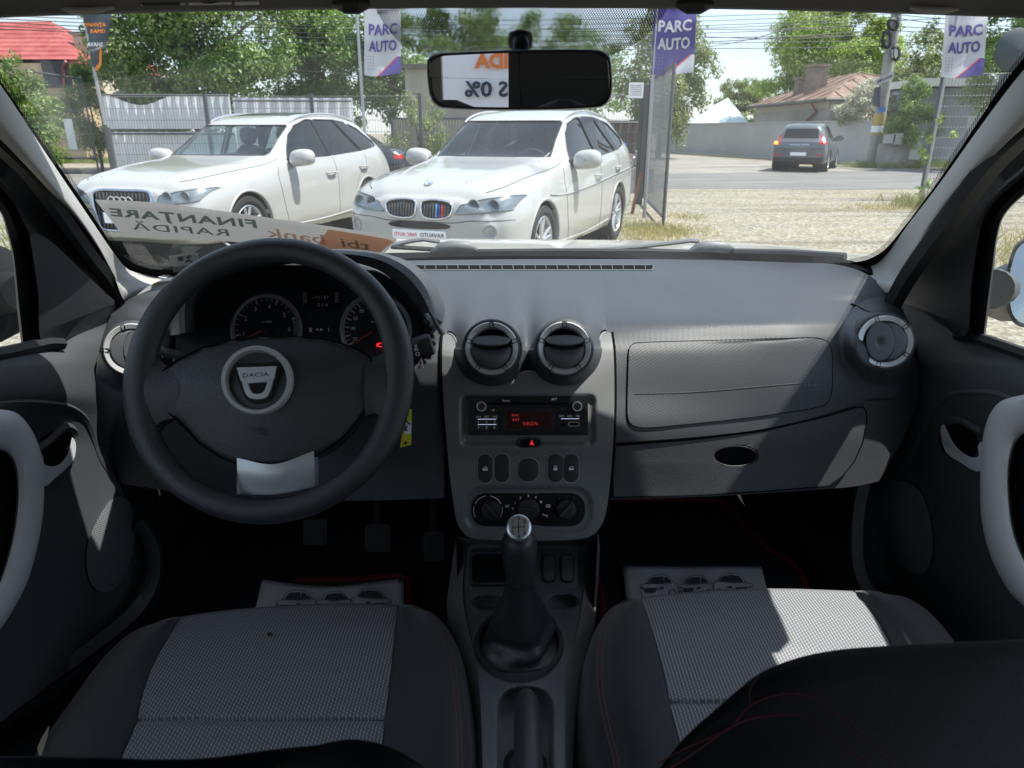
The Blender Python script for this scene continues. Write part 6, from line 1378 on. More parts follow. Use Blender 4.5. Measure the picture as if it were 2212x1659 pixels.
# ------------- foliage
def leafmat(name,c1,c2,c3,tr=.45):
    m=bpy.data.materials.new(name); m.use_nodes=True; t=m.node_tree; t.nodes.clear(); 
    col=ramp(m,noi(m,.9,4,.6),[(.30,c1),(.5,c2),(.70,c3)])
    d=nd(m,'ShaderNodeBsdfDiffuse'); tl=nd(m,'ShaderNodeBsdfTranslucent'); x=nd(m,'ShaderNodeMixShader'); x.inputs[0].default_value=tr
    gl=nd(m,'ShaderNodeBsdfGlossy'); gl.inputs['Roughness'].default_value=.45; gl.inputs[0].default_value=(1,1,1,1); x2=nd(m,'ShaderNodeMixShader'); x2.inputs[0].default_value=.04
    o=nd(m,'ShaderNodeOutputMaterial'); L=t.links; L.new(col,d.inputs[0]); L.new(col,tl.inputs[0]); L.new(d.outputs[0],x.inputs[1]); L.new(tl.outputs[0],x.inputs[2]); L.new(x.outputs[0],x2.inputs[1]); L.new(gl.outputs[0],x2.inputs[2]); L.new(x2.outputs[0],o.inputs[0]); MT[name]=m; return m
m_lfD=leafmat('linden_leaves',(.10,.18,.035),(.19,.30,.065),(.38,.46,.20))
m_lfM=leafmat('mid_leaves',(.10,.18,.035),(.17,.27,.06),(.25,.36,.09))
m_lfY=leafmat('fresh_leaves',(.20,.30,.045),(.30,.42,.07),(.40,.50,.11))
m_lfO=leafmat('olive_leaves',(.17,.21,.07),(.26,.31,.11),(.35,.40,.16))
m_lfF=leafmat('white_blossom',(.12,.16,.06),(.50,.50,.38),(.75,.74,.62),.2)
m_bark=mat('bark',(.09,.075,.06),.9,bump=(20,.6,.02),var=(6,(.14,.12,.10)))
def leaves(mb,c,r,n,sz,rn,flat=0):
    """leaf quads through a clump, denser on the shell"""
    vs=mb.v; fs=mb.f
    for _ in range(n):
        d=Vector((rn.gauss(0,1),rn.gauss(0,1),rn.gauss(0,1))).normalized(); k=rn.random()**.45
        p=Vector((c[0]+d.x*r[0]*k,c[1]+d.y*r[1]*k,c[2]+d.z*r[2]*k))
        nrm=(d+Vector((rn.gauss(0,.6),rn.gauss(0,.6),rn.gauss(0,.6)+.35))).normalized(); a=nrm.orthogonal().normalized(); b=nrm.cross(a); t=rn.random()*6.28; a,b=a*math.cos(t)+b*math.sin(t),b*math.cos(t)-a*math.sin(t)
        s_=sz*rn.uniform(.6,1.3); q=len(vs)
        vs+= [tuple(p-a*s_*.5),tuple(p+b*s_*.28+nrm*s_*.06),tuple(p+a*s_*.5-nrm*s_*.1),tuple(p-b*s_*.28+nrm*s_*.06)]; fs.append((q,q+1,q+2,q+3)); mb.mi.append(0)
def tree(name,label,base,h,cw,cd_,z0,n,m,seed,sz=.2,blobs=26,group='trees beyond the road and fences',gap=.0,cat='tree',lean=0,trunk=.16):
    rn=random.Random(seed); t=thing(name,label,cat,base,0,group); b=Vector(base)
    mb=MB(); top=b+Vector((lean,0,h*.75)); mb.tube([b,b.lerp(top,.3)+Vector((.05,0,0)),b.lerp(top,.6),top],[trunk,trunk*.8,trunk*.55,trunk*.2],8)
    cs=[]
    for k in range(blobs):
        f=(k+.5)/blobs; zz=lerp(z0,h,f); rel=(zz-z0)/(h-z0); wd=math.sin(math.pi*min(1,max(0.0,.16+.80*rel)))**.6
        a=k*2.4+rn.uniform(-.4,.4); rr=math.sqrt(rn.random())*.75
        c=b+Vector((math.cos(a)*cw*wd*rr+lean*rel,math.sin(a)*cd_*wd*rr,zz)); s_=rn.uniform(.26,.42)
        cs.append((c,(cw*s_*wd+.2,cd_*s_*wd+.2,(h-z0)*rn.uniform(.10,.17)+.15)))
    for c,r in cs[::3]:
        st=b.lerp(top,.35+.3*rn.random()); mb.tube([st,st.lerp(c,.5)+Vector((0,0,.15)),c],[trunk*.4,trunk*.25,trunk*.08],5)
    mb.build('trunk',m_bark,t,ang=180)
    mb=MB(); n=int(n*2.1); sz*=.62; tot=sum(r[0]*r[2] for _,r in cs)
    for c,r in cs:
        nn=int(n*r[0]*r[2]/tot); k=4
        for j in range(k):
            d=Vector((rn.gauss(0,1),rn.gauss(0,1),rn.gauss(0,1))).normalized(); leaves(mb,c+Vector((d.x*r[0]*.6,d.y*r[1]*.6,d.z*r[2]*.6)),(r[0]*.55,r[1]*.55,r[2]*.55),nn//k,sz,rn)
    mb.build('crown',m,t,smooth=False,weld=False,recalc=False); return t
def at(u,d,z=0):
    """ground point in picture column u at distance Y=d"""
    r=ray(u,280); return (r.x/r.y*d,d,z)
tree('linden_tree','broad dark linden tree with pale flower bracts behind the corrugated fence',at(430,27),9.2,4.0,3.0,1.9,26000,m_lfD,1,.26,46,trunk=.22)
tree('leafy_tree','dense green tree right of the linden, behind the corrugated fence',at(700,30),6.6,2.3,2.4,1.6,14000,m_lfM,2,.24,30)
tree('leafy_tree','green tree behind the white flag with purple lettering',at(850,29),6.0,2.3,2.2,2.0,9000,m_lfM,3,.22,24)
tree('leafy_tree','dark tree crown seen above the rear view mirror',at(1010,40),9.6,2.6,2.4,3.2,7000,m_lfD,4,.28,22)
tree('leafy_tree','yellow-green tree directly behind the purple flag',at(1425,38),7.6,2.5,2.6,1.2,10000,m_lfO,5,.27,40)
tree('leafy_tree','pale tree between the purple flag and the rusty house roof',at(1600,70),5.6,3.6,3.0,1.6,7000,m_lfO,15,.34,30)
tree('leafy_tree','tall bright green tree behind the chimney of the rusty roofed house',at(1765,52),9.6,4.7,4.0,2.2,24000,m_lfY,6,.32,46,trunk=.25)
tree('leafy_tree','bright green tree right behind the concrete utility pole',at(1860,50),8.0,2.6,2.8,2.0,9000,m_lfY,16,.32,26)
tree('small_tree','thin olive tree between the utility pole and the right hand flag',at(1985,36),5.6,2.4,2.0,1.2,7500,m_lfO,7,.22,26)
tree('leafy_tree','dark green tree behind the right hand flag at the edge of the view',at(2150,27),6.6,2.2,2.2,2.2,9000,m_lfD,8,.2,26)
tree('garden_shrub','dark leafy shrub right of the utility pole above the weeds',at(1960,29),3.0,1.3,1.2,.8,5500,m_lfD,9,.15,16,cat='shrub',trunk=.05)
tree('blossom_shrub','shrub full of cream white blossom in front of the rusty roofed house',at(1858,32.2),3.25,1.25,.9,1.7,3800,m_lfF,10,.16,14,cat='shrub',trunk=.05)
tree('leafy_tree','green trees far behind the beige wall in the middle',at(1190,48),7.5,6,4,1.5,11000,m_lfM,11,.32,34)
tree('ivy_clump','ivy covered mass at the left edge below the red roofs',at(30,23),3.2,1.7,1.5,.4,9000,m_lfM,12,.15,22,cat='ivy',trunk=.06)
tree('ivy_clump','ivy hanging over the left mesh gate panel',at(205,26.5),3.3,1.5,1.0,.6,6500,m_lfM,13,.15,18,cat='ivy',trunk=.06)
tree('small_tree','low bush beside the beige garage wall',at(905,21),2.2,.8,.7,.2,2500,m_lfO,14,.12,10,cat='shrub',trunk=.05)
# ------------- grass
def grass(name,label,spots,m,seed,hh=(.12,.4)):
    rn=random.Random(seed); mb=MB()
    for (x,y,rx,ry,n) in spots:
        for _ in range(n):
            px=x+rn.gauss(0,.5)*rx; py=y+rn.gauss(0,.5)*ry; h=rn.uniform(*hh); a=rn.random()*6.28; w_=rn.uniform(.003,.007); dx,dy=math.cos(a)*w_,math.sin(a)*w_; lx,ly=rn.gauss(0,.35)*h,rn.gauss(0,.35)*h; q=len(mb.v)
            mb.v+=[(px-dx,py-dy,0),(px+dx,py+dy,0),(px+lx*.5+dx*.6,py+ly*.5+dy*.6,h*.6),(px+lx,py+ly,h)]; mb.f.append((q,q+1,q+2,q+3)); mb.mi.append(0)
    o=mb.build(name,m,None,smooth=False,weld=False,recalc=False); tag(o,label,'grass',None,'stuff'); return o
m_gr=leafmat('grass_blades',(.10,.17,.03),(.20,.25,.06),(.36,.33,.13),.3); m_dry=leafmat('dry_grass_blades',(.24,.25,.07),(.42,.37,.14),(.52,.45,.22),.3)
def G2(u,v): p=gp(u,v); return p.x,p.y
x,y=G2(1480,500); x2,y2=G2(1400,500); x3,y3=G2(1930,450); x4,y4=G2(1520,470)
grass('dry_grass','tufts of dry yellow grass at the foot of the open mesh gate',[(x-.3,y,.6,.8,1700),(x2,y2,.5,1.2,1300),(x4-.3,y4,.35,.5,260),(x3,y3,1.0,.7,800),(x2-.3,y2-1.2,.5,.7,700)],m_dry,5,(.02,.09))
x,y=G2(1930,362); x5,y5=G2(180,352)
grass('green_grass','long green weeds around the foot of the utility pole and kerb',[(x,y,1.5,.5,5200),(x+1.2,y+.3,1.6,.6,3000),(x5,y5,2.5,.8,4000),(-7.5,6.2,1.6,3.0,6000),(x3+.6,y3+.2,.6,.4,500)],m_gr,6,(.08,.32))
grass('weeds','yellowish dry grass bank beyond the right hand door window',[(7.3,7.6,1.6,1.2,5000)],m_dry,8,(.08,.35))
# ------------- wire mesh fences
m_wire=mat('fence_wire',(.16,.17,.175),.5); m_post=mat('fence_post',(.06,.065,.07),.5); m_galv=mat('galvanised_pole',(.36,.37,.38),.42,.6)
def meshpanel(mb,a,b,z0,z1,pv=.055,ph=.20,r=.0028,bend=True):
    a=Vector(a); b=Vector(b); L=(b-a).length; n=max(2,int(L/pv)); nn=(b-a).normalized().cross(Vector((0,0,1)))
    for i in range(n+1):
        p=a.lerp(b,i/n); q=[p+Vector((0,0,z0)),p+Vector((0,0,z1))]; mb.tube(q,r,4,caps=False)
    k=int((z1-z0)/ph)
    for j in range(k+1):
        z=z0+(z1-z0)*j/k; mb.tube([a+Vector((0,0,z)),b+Vector((0,0,z))],r*1.2,4,caps=False)
def fence(name,label,a,b,z1,nseg,cat='fence',pv=.055,r=.0028,ph=.2,z0=.05):
    t=thing(name,label,cat,a); a=Vector(a); b=Vector(b)
    for i in range(nseg+1):
        p=a.lerp(b,i/nseg); mb=MB(); mb.box(p+Vector((0,0,(z1+.05)/2)),(.06,.06,z1+.05)); mb.build('post',m_post,t,smooth=False)
        if i<nseg: mb=MB(); meshpanel(mb,p,a.lerp(b,(i+1)/nseg),z0,z1,pv,ph,r); mb.build('mesh_panel',m_wire,t,weld=False,recalc=False)
    return t
Hg=gp(1389,441); Hg=Vector((Hg.x,Hg.y,0)); fl=at(228,15.2)
fence('wire_fence','long dark wire mesh fence behind the two white cars',fl,(Hg.x-.15,Hg.y,0),2.02,5,r=.0035)
# open gate leaf
Eg=gp(1432,491); t=thing('mesh_gate','open wire mesh gate leaf with dark frame right of the white cars','gate',Hg)
d=Vector((Eg.x,Eg.y,0))-Hg
for nm,p,q in (('gate_frame',Hg+Vector((0,0,.12)),Hg+Vector((0,0,2.3))),('gate_frame',Hg+d+Vector((0,0,.10)),Hg+d+Vector((0,0,2.3))),('gate_frame',Hg+Vector((0,0,.14)),Hg+d+Vector((0,0,.14))),('gate_frame',Hg+Vector((0,0,2.28)),Hg+d+Vector((0,0,2.28)))):
    mb=MB(); mb.tube([p,q],.028,4); mb.build(nm,m_post,t)
mb=MB(); meshpanel(mb,Hg,Hg+d,.14,2.28,.055,.2,.0024); mb.build('mesh_panel',m_wire,t,weld=False,recalc=False)
mb=MB(); mb.tube([Hg+d+Vector((0,0,0)),Hg+d+Vector((0,0,.5))],.02,6); mb.build('drop_bolt',m_post,t)
t=thing('gate_post','black square gate post carrying the open gate','post',Hg); mb=MB(); mb.box(Hg+Vector((-.07,0,1.1)),(.09,.09,2.2)); mb.build('post_body',m_post,t,smooth=False)
# left mesh gate
pa=PY(95,330,25); pb=PY(207,338,25)
t=thing('mesh_gate','wire mesh gate panel with ivy behind it at the left edge','gate',(pa.x,25,0))
for p,q in (((pa.x,25,0),(pa.x,25,3.25)),((pb.x,25,0),(pb.x,25,3.0)),((pa.x,25,.5),(pb.x,25,.5)),((pa.x,25,3.2),(pb.x,25,2.95))): mb=MB(); mb.tube([p,q],.035,4); mb.build('gate_frame',m_post,t)
mb=MB(); meshpanel(mb,(pa.x,25,0),(pb.x,25,0),.5,3.0,.06,.25,.007); mb.build('mesh_panel',m_wire,t,weld=False,recalc=False)
mb=MB(); c=PY(152,290,24.9); mb.box(c,(.28,.01,.95)); mb.build('notice_sheet',m_paper,t)
# right mesh fence
rf=at(1990,15.6); rp=Vector((8.66,15.5,0))
fence('wire_fence','tall wire mesh fence with bent top and vine leaves at the right',rp,(14.5,14.0,0),2.45,2,r=.004,pv=.06)
mb=MB(); rn=random.Random(4)
for (u,v) in ((2010,300),(1998,345),(2003,395),(1985,410),(2030,260),(2075,350),(2060,290),(1990,330)): leaves(mb,PY(u,v,15.3),(.10,.05,.10),14,.12,rn)
tag(mb.build('vine_leaves',m_lfY,None,smooth=False,weld=False,recalc=False),'light green vine leaves clinging to the right hand mesh fence','vine')
# corrugated white sheets behind the fence
def sheet(name,label,x0,x1,y0,y1,z0,z1,m,pitch=.18,amp=.02,group=None,sag=0):
    t=thing(name,label,'corrugated fence',(x0,y0,0),0,group); mb=MB(); n=int(abs(x1-x0)/pitch*6); rows=[]
    for z in [lerp(0,1,k/8) for k in range(9)]: rows.append([Vector((lerp(x0,x1,i/n),lerp(y0,y1,i/n)+amp*math.sin(i*math.pi/3)+.02*noise.noise(Vector((i*.05,z*3,0))),lerp(z0,z1-(sag*math.sin(math.pi*min(1,i/n*1.6))**2 if sag else 0),z))) for i in range(n+1)])
    mb.grid(rows); mb.build('sheet_metal',m,t,ang=180)
    mb=MB(); mb.tube([(x0,y0-.05,lerp(z0,z1,.97)),(x1,y1-.05,lerp(z0,z1,.97))],.02,4); mb.build('rail',m_post,t); return t
m_sheet=mat('white_sheet_metal',(.55,.58,.62),.45,var=(1.5,(.66,.67,.68),.35,.6))
a=at(225,16.2); b=at(505,16.4); c=at(765,16.5)
sheet('metal_fence_upper','dented upper row of white corrugated sheets behind the leftmost white SUV',a[0],b[0],16.2,16.4,1.42,2.12,m_sheet,sag=.22)
sheet('metal_fence_lower','lower row of white corrugated sheets behind the leftmost white SUV',a[0],b[0],16.25,16.45,0,1.36,m_sheet)
sheet('metal_fence_tall','tall pale corrugated fence section left of the white flag',b[0]+.05,c[0],16.4,16.5,0,2.05,m_sheet,.25)
# beige garage and fences behind
m_beige=mat('beige_render',(.42,.37,.28),.85,bump=(8,.3,.01),var=(1.2,(.36,.32,.25)))
m_gdoor=mat('garage_door_paint',(.30,.27,.22),.6)
a=at(880,24); b=at(1200,24); t=thing('garage','low beige rendered garage with grooved doors behind the white cars','building',((a[0]+b[0])/2,26,0))
mb=MB(); mb.box(((a[0]+b[0])/2,26,1.6),(b[0]-a[0],4,3.2)); mb.build('wall',m_beige,t,smooth=False)
mb=MB(); mb.box(((a[0]+b[0])/2,26,3.25),(b[0]-a[0]+.3,4.3,.12)); mb.build('roof',mat('roof_felt',(.12,.11,.10),.9),t,smooth=False)
for u0,u1 in ((845,926),(932,1030),(1036,1120)):
    p=at(u0,23.0); q=at(u1,23.0); mb=MB(); rows=[[Vector((lerp(p[0],q[0],i/60),22.96+.015*(i%4>1),z)) for i in range(61)] for z in (0,1.72)]; mb.grid(rows); d_=mb.build('garage_door',m_gdoor,t,smooth=False)
    mb=MB(); [mb.box(((p[0]+q[0])/2,22.93,z),(q[0]-p[0],.05,.06)) for z in (1.72,.05)]; [mb.box((xx,22.93,.86),(.05,.05,1.66)) for xx in (p[0]+.03,q[0]-.03)]; mb.build('door_frame',m_post,d_,smooth=False)
p=at(1325,19); q=at(1385,19); sheet('slatted_fence','brown upright slatted fence between the white SUV and the open gate',p[0]-.6,q[0]+.1,19,19,.15,1.62,mat('brown_slats',(.10,.075,.06),.8),.2,.03)
# blue bin, rubble, plank by the gate post
t=thing('rubble_pile','heap of grey rubble and twigs behind the fence beside the gate post','rubble',at(1365,17.5)); mb=MB(); rn=random.Random(9); c=Vector(at(1366,17.5))
for k in range(26): mb.box(c+Vector((rn.gauss(0,.25),rn.gauss(0,.3),.55+rn.random()*.35)),(rn.uniform(.1,.3),rn.uniform(.05,.2),rn.uniform(.04,.12)),Matrix.Rotation(rn.random()*3,3,'Z')@Matrix.Rotation(rn.random(),3,'X'))
mb.box(c+Vector((0,0,.28)),(1.0,.8,.56)); mb.build('rubble',mat('rubble',(.33,.31,.28),.9),t,smooth=False)
t=thing('blue_barrel','blue plastic barrel behind the white SUV with kidney grille','barrel',at(1341,18)); c=Vector(at(1341,18)); mb=MB(); mb.lathe(c+Vector((0,0,.75)),(0,0,1),[(.001,-.75),(.14,-.75),(.15,-.3),(.14,0),(.15,.3),(.13,.36),(.001,.36)],20); mb.build('barrel_body',mat('blue_plastic',(.02,.13,.42),.4),t)
t=thing('wooden_plank','reddish wooden plank leaning against the gate post','plank',gp(1368,460)); p=gp(1365,462); q=PY(1385,372,p.y+.05); mb=MB(); mb.tube([p,q],.055,4,flat=.35); mb.build('plank_wood',mat('red_wood',(.24,.10,.06),.8),t,smooth=False)
t=thing('notice_board','small white notice fixed to the fence beside the purple flag','notice',PY(1374,196,14.3)); mb=MB(); mb.box(PY(1374,195,14.25),(.27,.02,.27)); mb.build('notice_panel',m_paper,t)
mb=MB()
for k in range(6): text(mb,'mmmmmmmm' if 0 else 'REGULAMENT' if k==0 else 'acces persoane auto',lambda u,v,o=0:PY(u,v,14.23),1362,186+k*4,1386,186+k*4,2.2,off=0)
mb.build('notice_text',m_ink,t)
# ------------- flags
def flag(name,label,pole_u,Y,u0,u1,v0,v1,kind,lean=0,ptop=-60,pbot=None):
    r=ray(pole_u,200); px=r.x/r.y*Y; t=thing(name,label,'flag',(px,Y,0),0,'advertising flags on poles' )
    top=PY(pole_u,ptop,Y); mb=MB(); mb.tube([(px,Y,0),(px,Y,2.2),(px,Y,max(top.z,4.5))],[.030,.026,.02],8); mb.build('pole',m_galv,t)
    def fm(u,v,off=0):
        a=(u-u0)/(u1-u0); b=(v-v0)/(v1-v0); w_=.06*math.sin(a*7+b*4)+.04*math.sin(b*9+a*2)
        return PY(u+ (v-v0)*lean,v+3*math.sin(a*5),Y-.02+w_*a-off*1.0)
    def sheet_(nm,fn,m,off):
        rows=[]
        for j in range(25):
            b=j/24; v=lerp(v0,v1,b); a0,a1=fn(b)
            rows.append([fm(lerp(u0,u1,lerp(a0,a1,i/16)),v,off) for i in range(17)] if a1>a0 else None)
        rows=[q for q in rows if q]; mb=MB(); mb.grid(rows); return mb.build(nm,m,t,ang=180)
    white=mat('flag_white',(.52,.52,.56),.7); purple=mat('flag_purple',(.085,.065,.26),.7); red=mat('flag_red',(.55,.06,.06),.7); mt={'w':(white,purple),'p':(purple,white)}[kind]
    sheet_('cloth',lambda b:(0,1),mt[0],0)
    # diagonal corner
    sheet_('corner_panel',lambda b:(max(0,1-(b-.72)/.28*.62) if b>.72 else 1,1),mt[1],.012)
    sheet_('diagonal_stripe',lambda b:(max(0,1-(b-.70)/.30*.66) ,max(0,1-(b-.70)/.30*.66)+.045) if b>.715 else (1,1),red,.016)
    h=v1-v0
    mb=MB(); text(mb,'PARC',fm,u0+.12*(u1-u0),v0+.40*h,u0+.90*(u1-u0),v0+.42*h,h*.15,bold=.03,off=.02); text(mb,'AUTO',fm,u0+.12*(u1-u0),v0+.64*h,u0+.88*(u1-u0),v0+.66*h,h*.15,bold=.03,off=.02); mb.build('lettering',mt[1],t)
    if kind=='p': sheet_('top_panel',lambda b:(0,1) if b<.12 else (1,0),white,.012)
    mb=MB(); text(mb,'0727 703',fm,u0+.35*(u1-u0),v0+.10*h,u0+.95*(u1-u0),v0+.11*h,h*.045,bold=.02,off=.02); mb.build('phone_lettering',m_ink,t)
    mb=MB()
    for i in range(3):
        for j in range(5):
            u=u0+(.10+.07*i)*(u1-u0); v=v0+(.72+.045*j)*h; c=[fm(u+1.3*math.cos(a),v+1.3*math.sin(a),.02) for a in [k*1.05 for k in range(6)]]; mb.poly(c)
    mb.build('dot_pattern',mat('flag_dots',(.20,.19,.33),.7),t)
flag('parc_auto_flag'.replace('parc_auto_','advertising_'),'white flag with purple lettering left of the rear view mirror',782,12.6,787,866,12,162,'w')
flag('advertising_flag','purple flag with white lettering beside the open mesh gate',1408,12.2,1414,1506,2,160,'p',lean=-.05)
flag('advertising_flag','white flag with purple lettering above the right hand mesh fence',2036,15.3,2044,2136,14,166,'w',lean=-.08)
# dark teardrop flag
r=ray(212,200); Yb=15.0; px=PY(222,260,Yb).x; t=thing('advertising_flag','dark grey tapered flag with orange lettering on a dark pole at the left','flag',(px,Yb,0),0,'advertising flags on poles')
mb=MB(); mb.tube([(px+.06,Yb,0),(px+.06,Yb,1.45)],.055,8); mb.build('pole_base',m_post,t)
mb=MB(); mb.tube([PY(228,270,Yb),PY(204,155,Yb),PY(186,60,Yb),PY(176,0,Yb)],[.035,.03,.02,.015],8); mb.build('pole',m_galv,t)
FB=lambda u,v,off=0:PY(u,v,Yb-.03-off+.03*math.sin(u*.09+v*.05))
mb=MB(); rows=[]
for j in range(21):
    b=j/20; v=lerp(8,154,b); l=lerp(174,201,b**1.05); rr_=interp1([0,.4,.8,1],[242,236,219,209],b); rows.append([FB(lerp(l,rr_,i/10),v) for i in range(11)])
mb.grid(rows); mb.build('cloth',mat('flag_slate',(.06,.075,.095),.7),t,ang=180)
m_or=mat('flag_orange',(.80,.25,.03),.7)
mb=MB(); text(mb,'FINANȚA',FB,182,57,229,57,7.5,bold=.04,off=.02); text(mb,'RAPID',FB,195,71,228,71,7.5,bold=.04,off=.02); mb.build('lettering',m_or,t)
mb=MB(); text(mb,'AVANS',FB,188,100,222,100,8.5,bold=.03,off=.02); mb.build('lettering',m_white,t)
mb=MB(); mb.fill([FB(u,v,.018) for u,v in [(217,100),(220,112),(219,140),(211,152),(203,153),(207,144),(214,136),(214,118)]]); mb.build('swirl',m_or,t)
# ------------- right hand house, wall, shed
m_wallg=mat('grey_render',(.40,.41,.43),.85,bump=(5,.3,.01),var=(.8,(.45,.455,.47)))
m_house=mat('house_render',(.36,.34,.32),.85,bump=(4,.3,.01),var=(.7,(.30,.285,.27)))
def rustmat():
    m=mat('rusty_sheet_roof',(.28,.15,.09),.75); b=m.node_tree.nodes['Principled BSDF']; m.node_tree.links.new(ramp(m,noi(m,1.1,8,.7),[(.35,(.12,.065,.045)),(.5,(.165,.10,.07)),(.62,(.23,.17,.135)),(.72,(.30,.25,.21))]),b.inputs['Base Color']); return m
m_rust=rustmat()
t=thing('garden_wall','long plain grey rendered wall along the side road','wall',(14.4,31,0)); mb=MB(); A=Vector((14.9,31,0)); B=Vector((9.7,50,0)); n=Vector((1,.27,0)).normalized()*.2
mb.prism([A,B,B+n,A+n],(0,0,1.72)); A2=A+Vector((1.6,.2,0)); mb.prism([A+n*.01,A2,A2+Vector((0,.2,0)),A+Vector((0,.2,0))],(0,0,1.70)); mb.build('wall_body',m_wallg,t,smooth=False)
mb=MB(); mb.prism([A-n*.2,B-n*.2,B+n*1.2,A+n*1.2],(0,0,.06)); o=mb.build('wall_coping',m_wallg,t,smooth=False); o.location=(0,0,1.722)
mb=MB(); mb.prism([A-n*4,B-n*4,B-n*.05,A-n*.05],(0,0,.12)); tag(mb.build('pavement',mat('pavement_concrete',(.30,.29,.26),.9),None,smooth=False),kind='structure')
t=thing('bungalow','single storey grey house with rusty hipped metal roof behind the grey wall','house',(17,39,0)); x0,x1,y0,y1=14.3,20.4,34.2,44.5
mb=MB(); mb.box(((x0+x1)/2,(y0+y1)/2,1.36),(x1-x0,y1-y0,2.72)); mb.build('wall',m_house,t,smooth=False)
e=.45; mb=MB(); a,b,c,d=[Vector(q) for q in ((x0-e,y0-e,2.72),(x1+e,y0-e,2.72),(x1+e,y1+e,2.72),(x0-e,y1+e,2.72))]; r1=Vector((17.0,37.9,4.05)); r2=Vector((17.2,41.2,4.05))
mb.add([a,b,c,d,r1,r2],[(0,1,4),(1,2,5,4),(2,3,5),(3,0,4,5)]); mb.prism([a,b,c,d],(0,0,-.12)); rf_=mb.build('roof',m_rust,t,smooth=False)
mb=MB()
for k in range(1,9):
    f=k/9; p=a.lerp(b,f); q=r1; s_=p+(Vector((p.x,r1.y,4.05))-p)*(1-abs(2*f-1)) if 1 else q
    mb.tube([p+Vector((0,0,.02)),p.lerp(Vector((p.x,r1.y,4.05)),1-abs(2*f-1)*.97)+Vector((0,0,.02))],.03,4)
    p=a.lerp(d,f); ry=lerp(r1.y,r2.y,f); g_=min(1,min(f,1-f)*3.2); mb.tube([p+Vector((0,0,.02)),p.lerp(Vector((r1.x,p.y,4.05)),g_)+Vector((0,0,.02))],.03,4)
mb.tube([a,r1],.05,5); mb.tube([b,r1],.05,5); mb.build('roof_seam',m_rust,rf_)
mb=MB(); mb.tube([a+Vector((0,0,-.05)),b+Vector((0,0,-.05))],.07,6); mb.tube([a+Vector((0,0,-.05)),d+Vector((0,0,-.05))],.07,6); mb.build('gutter',m_post,t)
m_pipe=mat('red_downpipe',(.22,.07,.06),.6)
for pts in ([(x0-.4,y0+1.2,2.6),(x0-.1,y0+1.3,2.2),(x0-.1,y0+2.6,1.7),(x0-.1,y0+2.6,1.0)],[(x0+.7,y0-.4,2.6),(x0+.5,y0-.1,2.2),(x0+.3,y0-.1,1.9),(x0+.3,y0-.1,0)]): mb=MB(); mb.tube(pts,.05,6); mb.build('downpipe',m_pipe,t)
mb=MB(); mb.box((x0-.02,(y0+y1)/2,2.5),(.06,y1-y0+.1,.35)); mb.box(((x0+x1)/2,y0-.02,2.5),(x1-x0+.1,.06,.35)); mb.build('cornice',mat('cornice',(.42,.39,.35),.8),t,smooth=False)
m_chim=mat('chimney_brick',(.28,.22,.18),.9,bump=(6,.5,.03),var=(3,(.20,.16,.13)))
for (u0,u1,vt,Y) in ((1755,1792,138,37.6),(1728,1753,166,39.5)):
    p=PY(u0,vt,Y); q=PY(u1,vt,Y); mb=MB(); mb.box(((p.x+q.x)/2,Y+.35,(p.z+2.9)/2),(q.x-p.x,.7,p.z-2.9)); mb.box(((p.x+q.x)/2,Y+.35,p.z-.06),(q.x-p.x+.14,.84,.12)); mb.build('chimney',m_chim,rf_,smooth=False)
t=thing('shed','small shed with pale blue-white ribbed metal roof beyond the grey wall','shed',(13.5,55,0)); z0=1.95; 
a=PY(1503,271,53); b=PY(1622,269,53); ap=PY(1568,212,57); hw=(b.x-a.x)/2; cx=(a.x+b.x)/2
mb=MB(); mb.box((cx,56.5,a.z/2),(2*hw-.4,6.4,a.z)); mb.build('wall',m_wallg,t,smooth=False)
mb=MB(); mb.add([(a.x,53,a.z),(b.x,53,a.z),(b.x,60,a.z),(a.x,60,a.z),(ap.x,56.5,ap.z)],[(0,1,4),(1,2,4),(2,3,4),(3,0,4)]); rs=mb.build('roof',mat('pale_metal_roof',(.58,.66,.70),.4),t,smooth=False)
mb=MB()
for k in range(1,16): p=Vector((lerp(a.x,b.x,k/16),53,a.z+.02)); mb.tube([p,p.lerp(Vector((ap.x,56.5,ap.z+.02)),1-abs(k/8-1)*.0-.05)],.02,4)
mb.build('roof_rib',MT['pale_metal_roof'],rs)
# utility pole
m_conc=mat('pole_concrete',(.36,.35,.33),.85,bump=(10,.3,.01),var=(3,(.28,.27,.25)))
UP=Vector(PZ(1886,352,0)); UP=Vector((14.55,30.0,0)); t=thing('utility_pole','concrete utility pole with yellow painted band, cable coils and street signs','utility pole',UP)
mb=MB(); mb.tube([UP,UP+Vector((0,0,4)),UP+Vector((0,0,9))],[.24,.21,.16],14); mb.build('pole_shaft',m_conc,t)
def onp(u,v,dy=-.3): return PY(u,v,UP.y+dy)
mb=MB(); zA=onp(1895,246).z; zB=onp(1895,292).z; mb.tube([UP+Vector((0,0,zB)),UP+Vector((0,0,zA))],.236,14); mb.build('yellow_band',mat('yellow_paint',(.55,.38,.07),.7,var=(4,(.40,.33,.15))),t)
mb=MB(); z=onp(1895,279).z; mb.tube([UP+Vector((0,0,z-.12)),UP+Vector((0,0,z+.12))],.242,14); mb.build('paper_notice',m_paper,t)
def sgn(pts,nm,m,dy=-.3): mb=MB(); mb.prism([onp(u,v,dy) for u,v in pts],(0,-.03,0)); return mb.build(nm,m,t,smooth=False)
sg=sgn([(1891,172),(1929,153),(1930,170),(1893,184)],'street_sign',mat('sign_pale',(.5,.48,.52),.6)); mb=MB(); text(mb,'AMPLASARE',lambda u,v,o=0:onp(u,v,-.345),1894,180,1928,166,6,bold=.03,off=0); mb.build('sign_lettering',m_ink,sg)
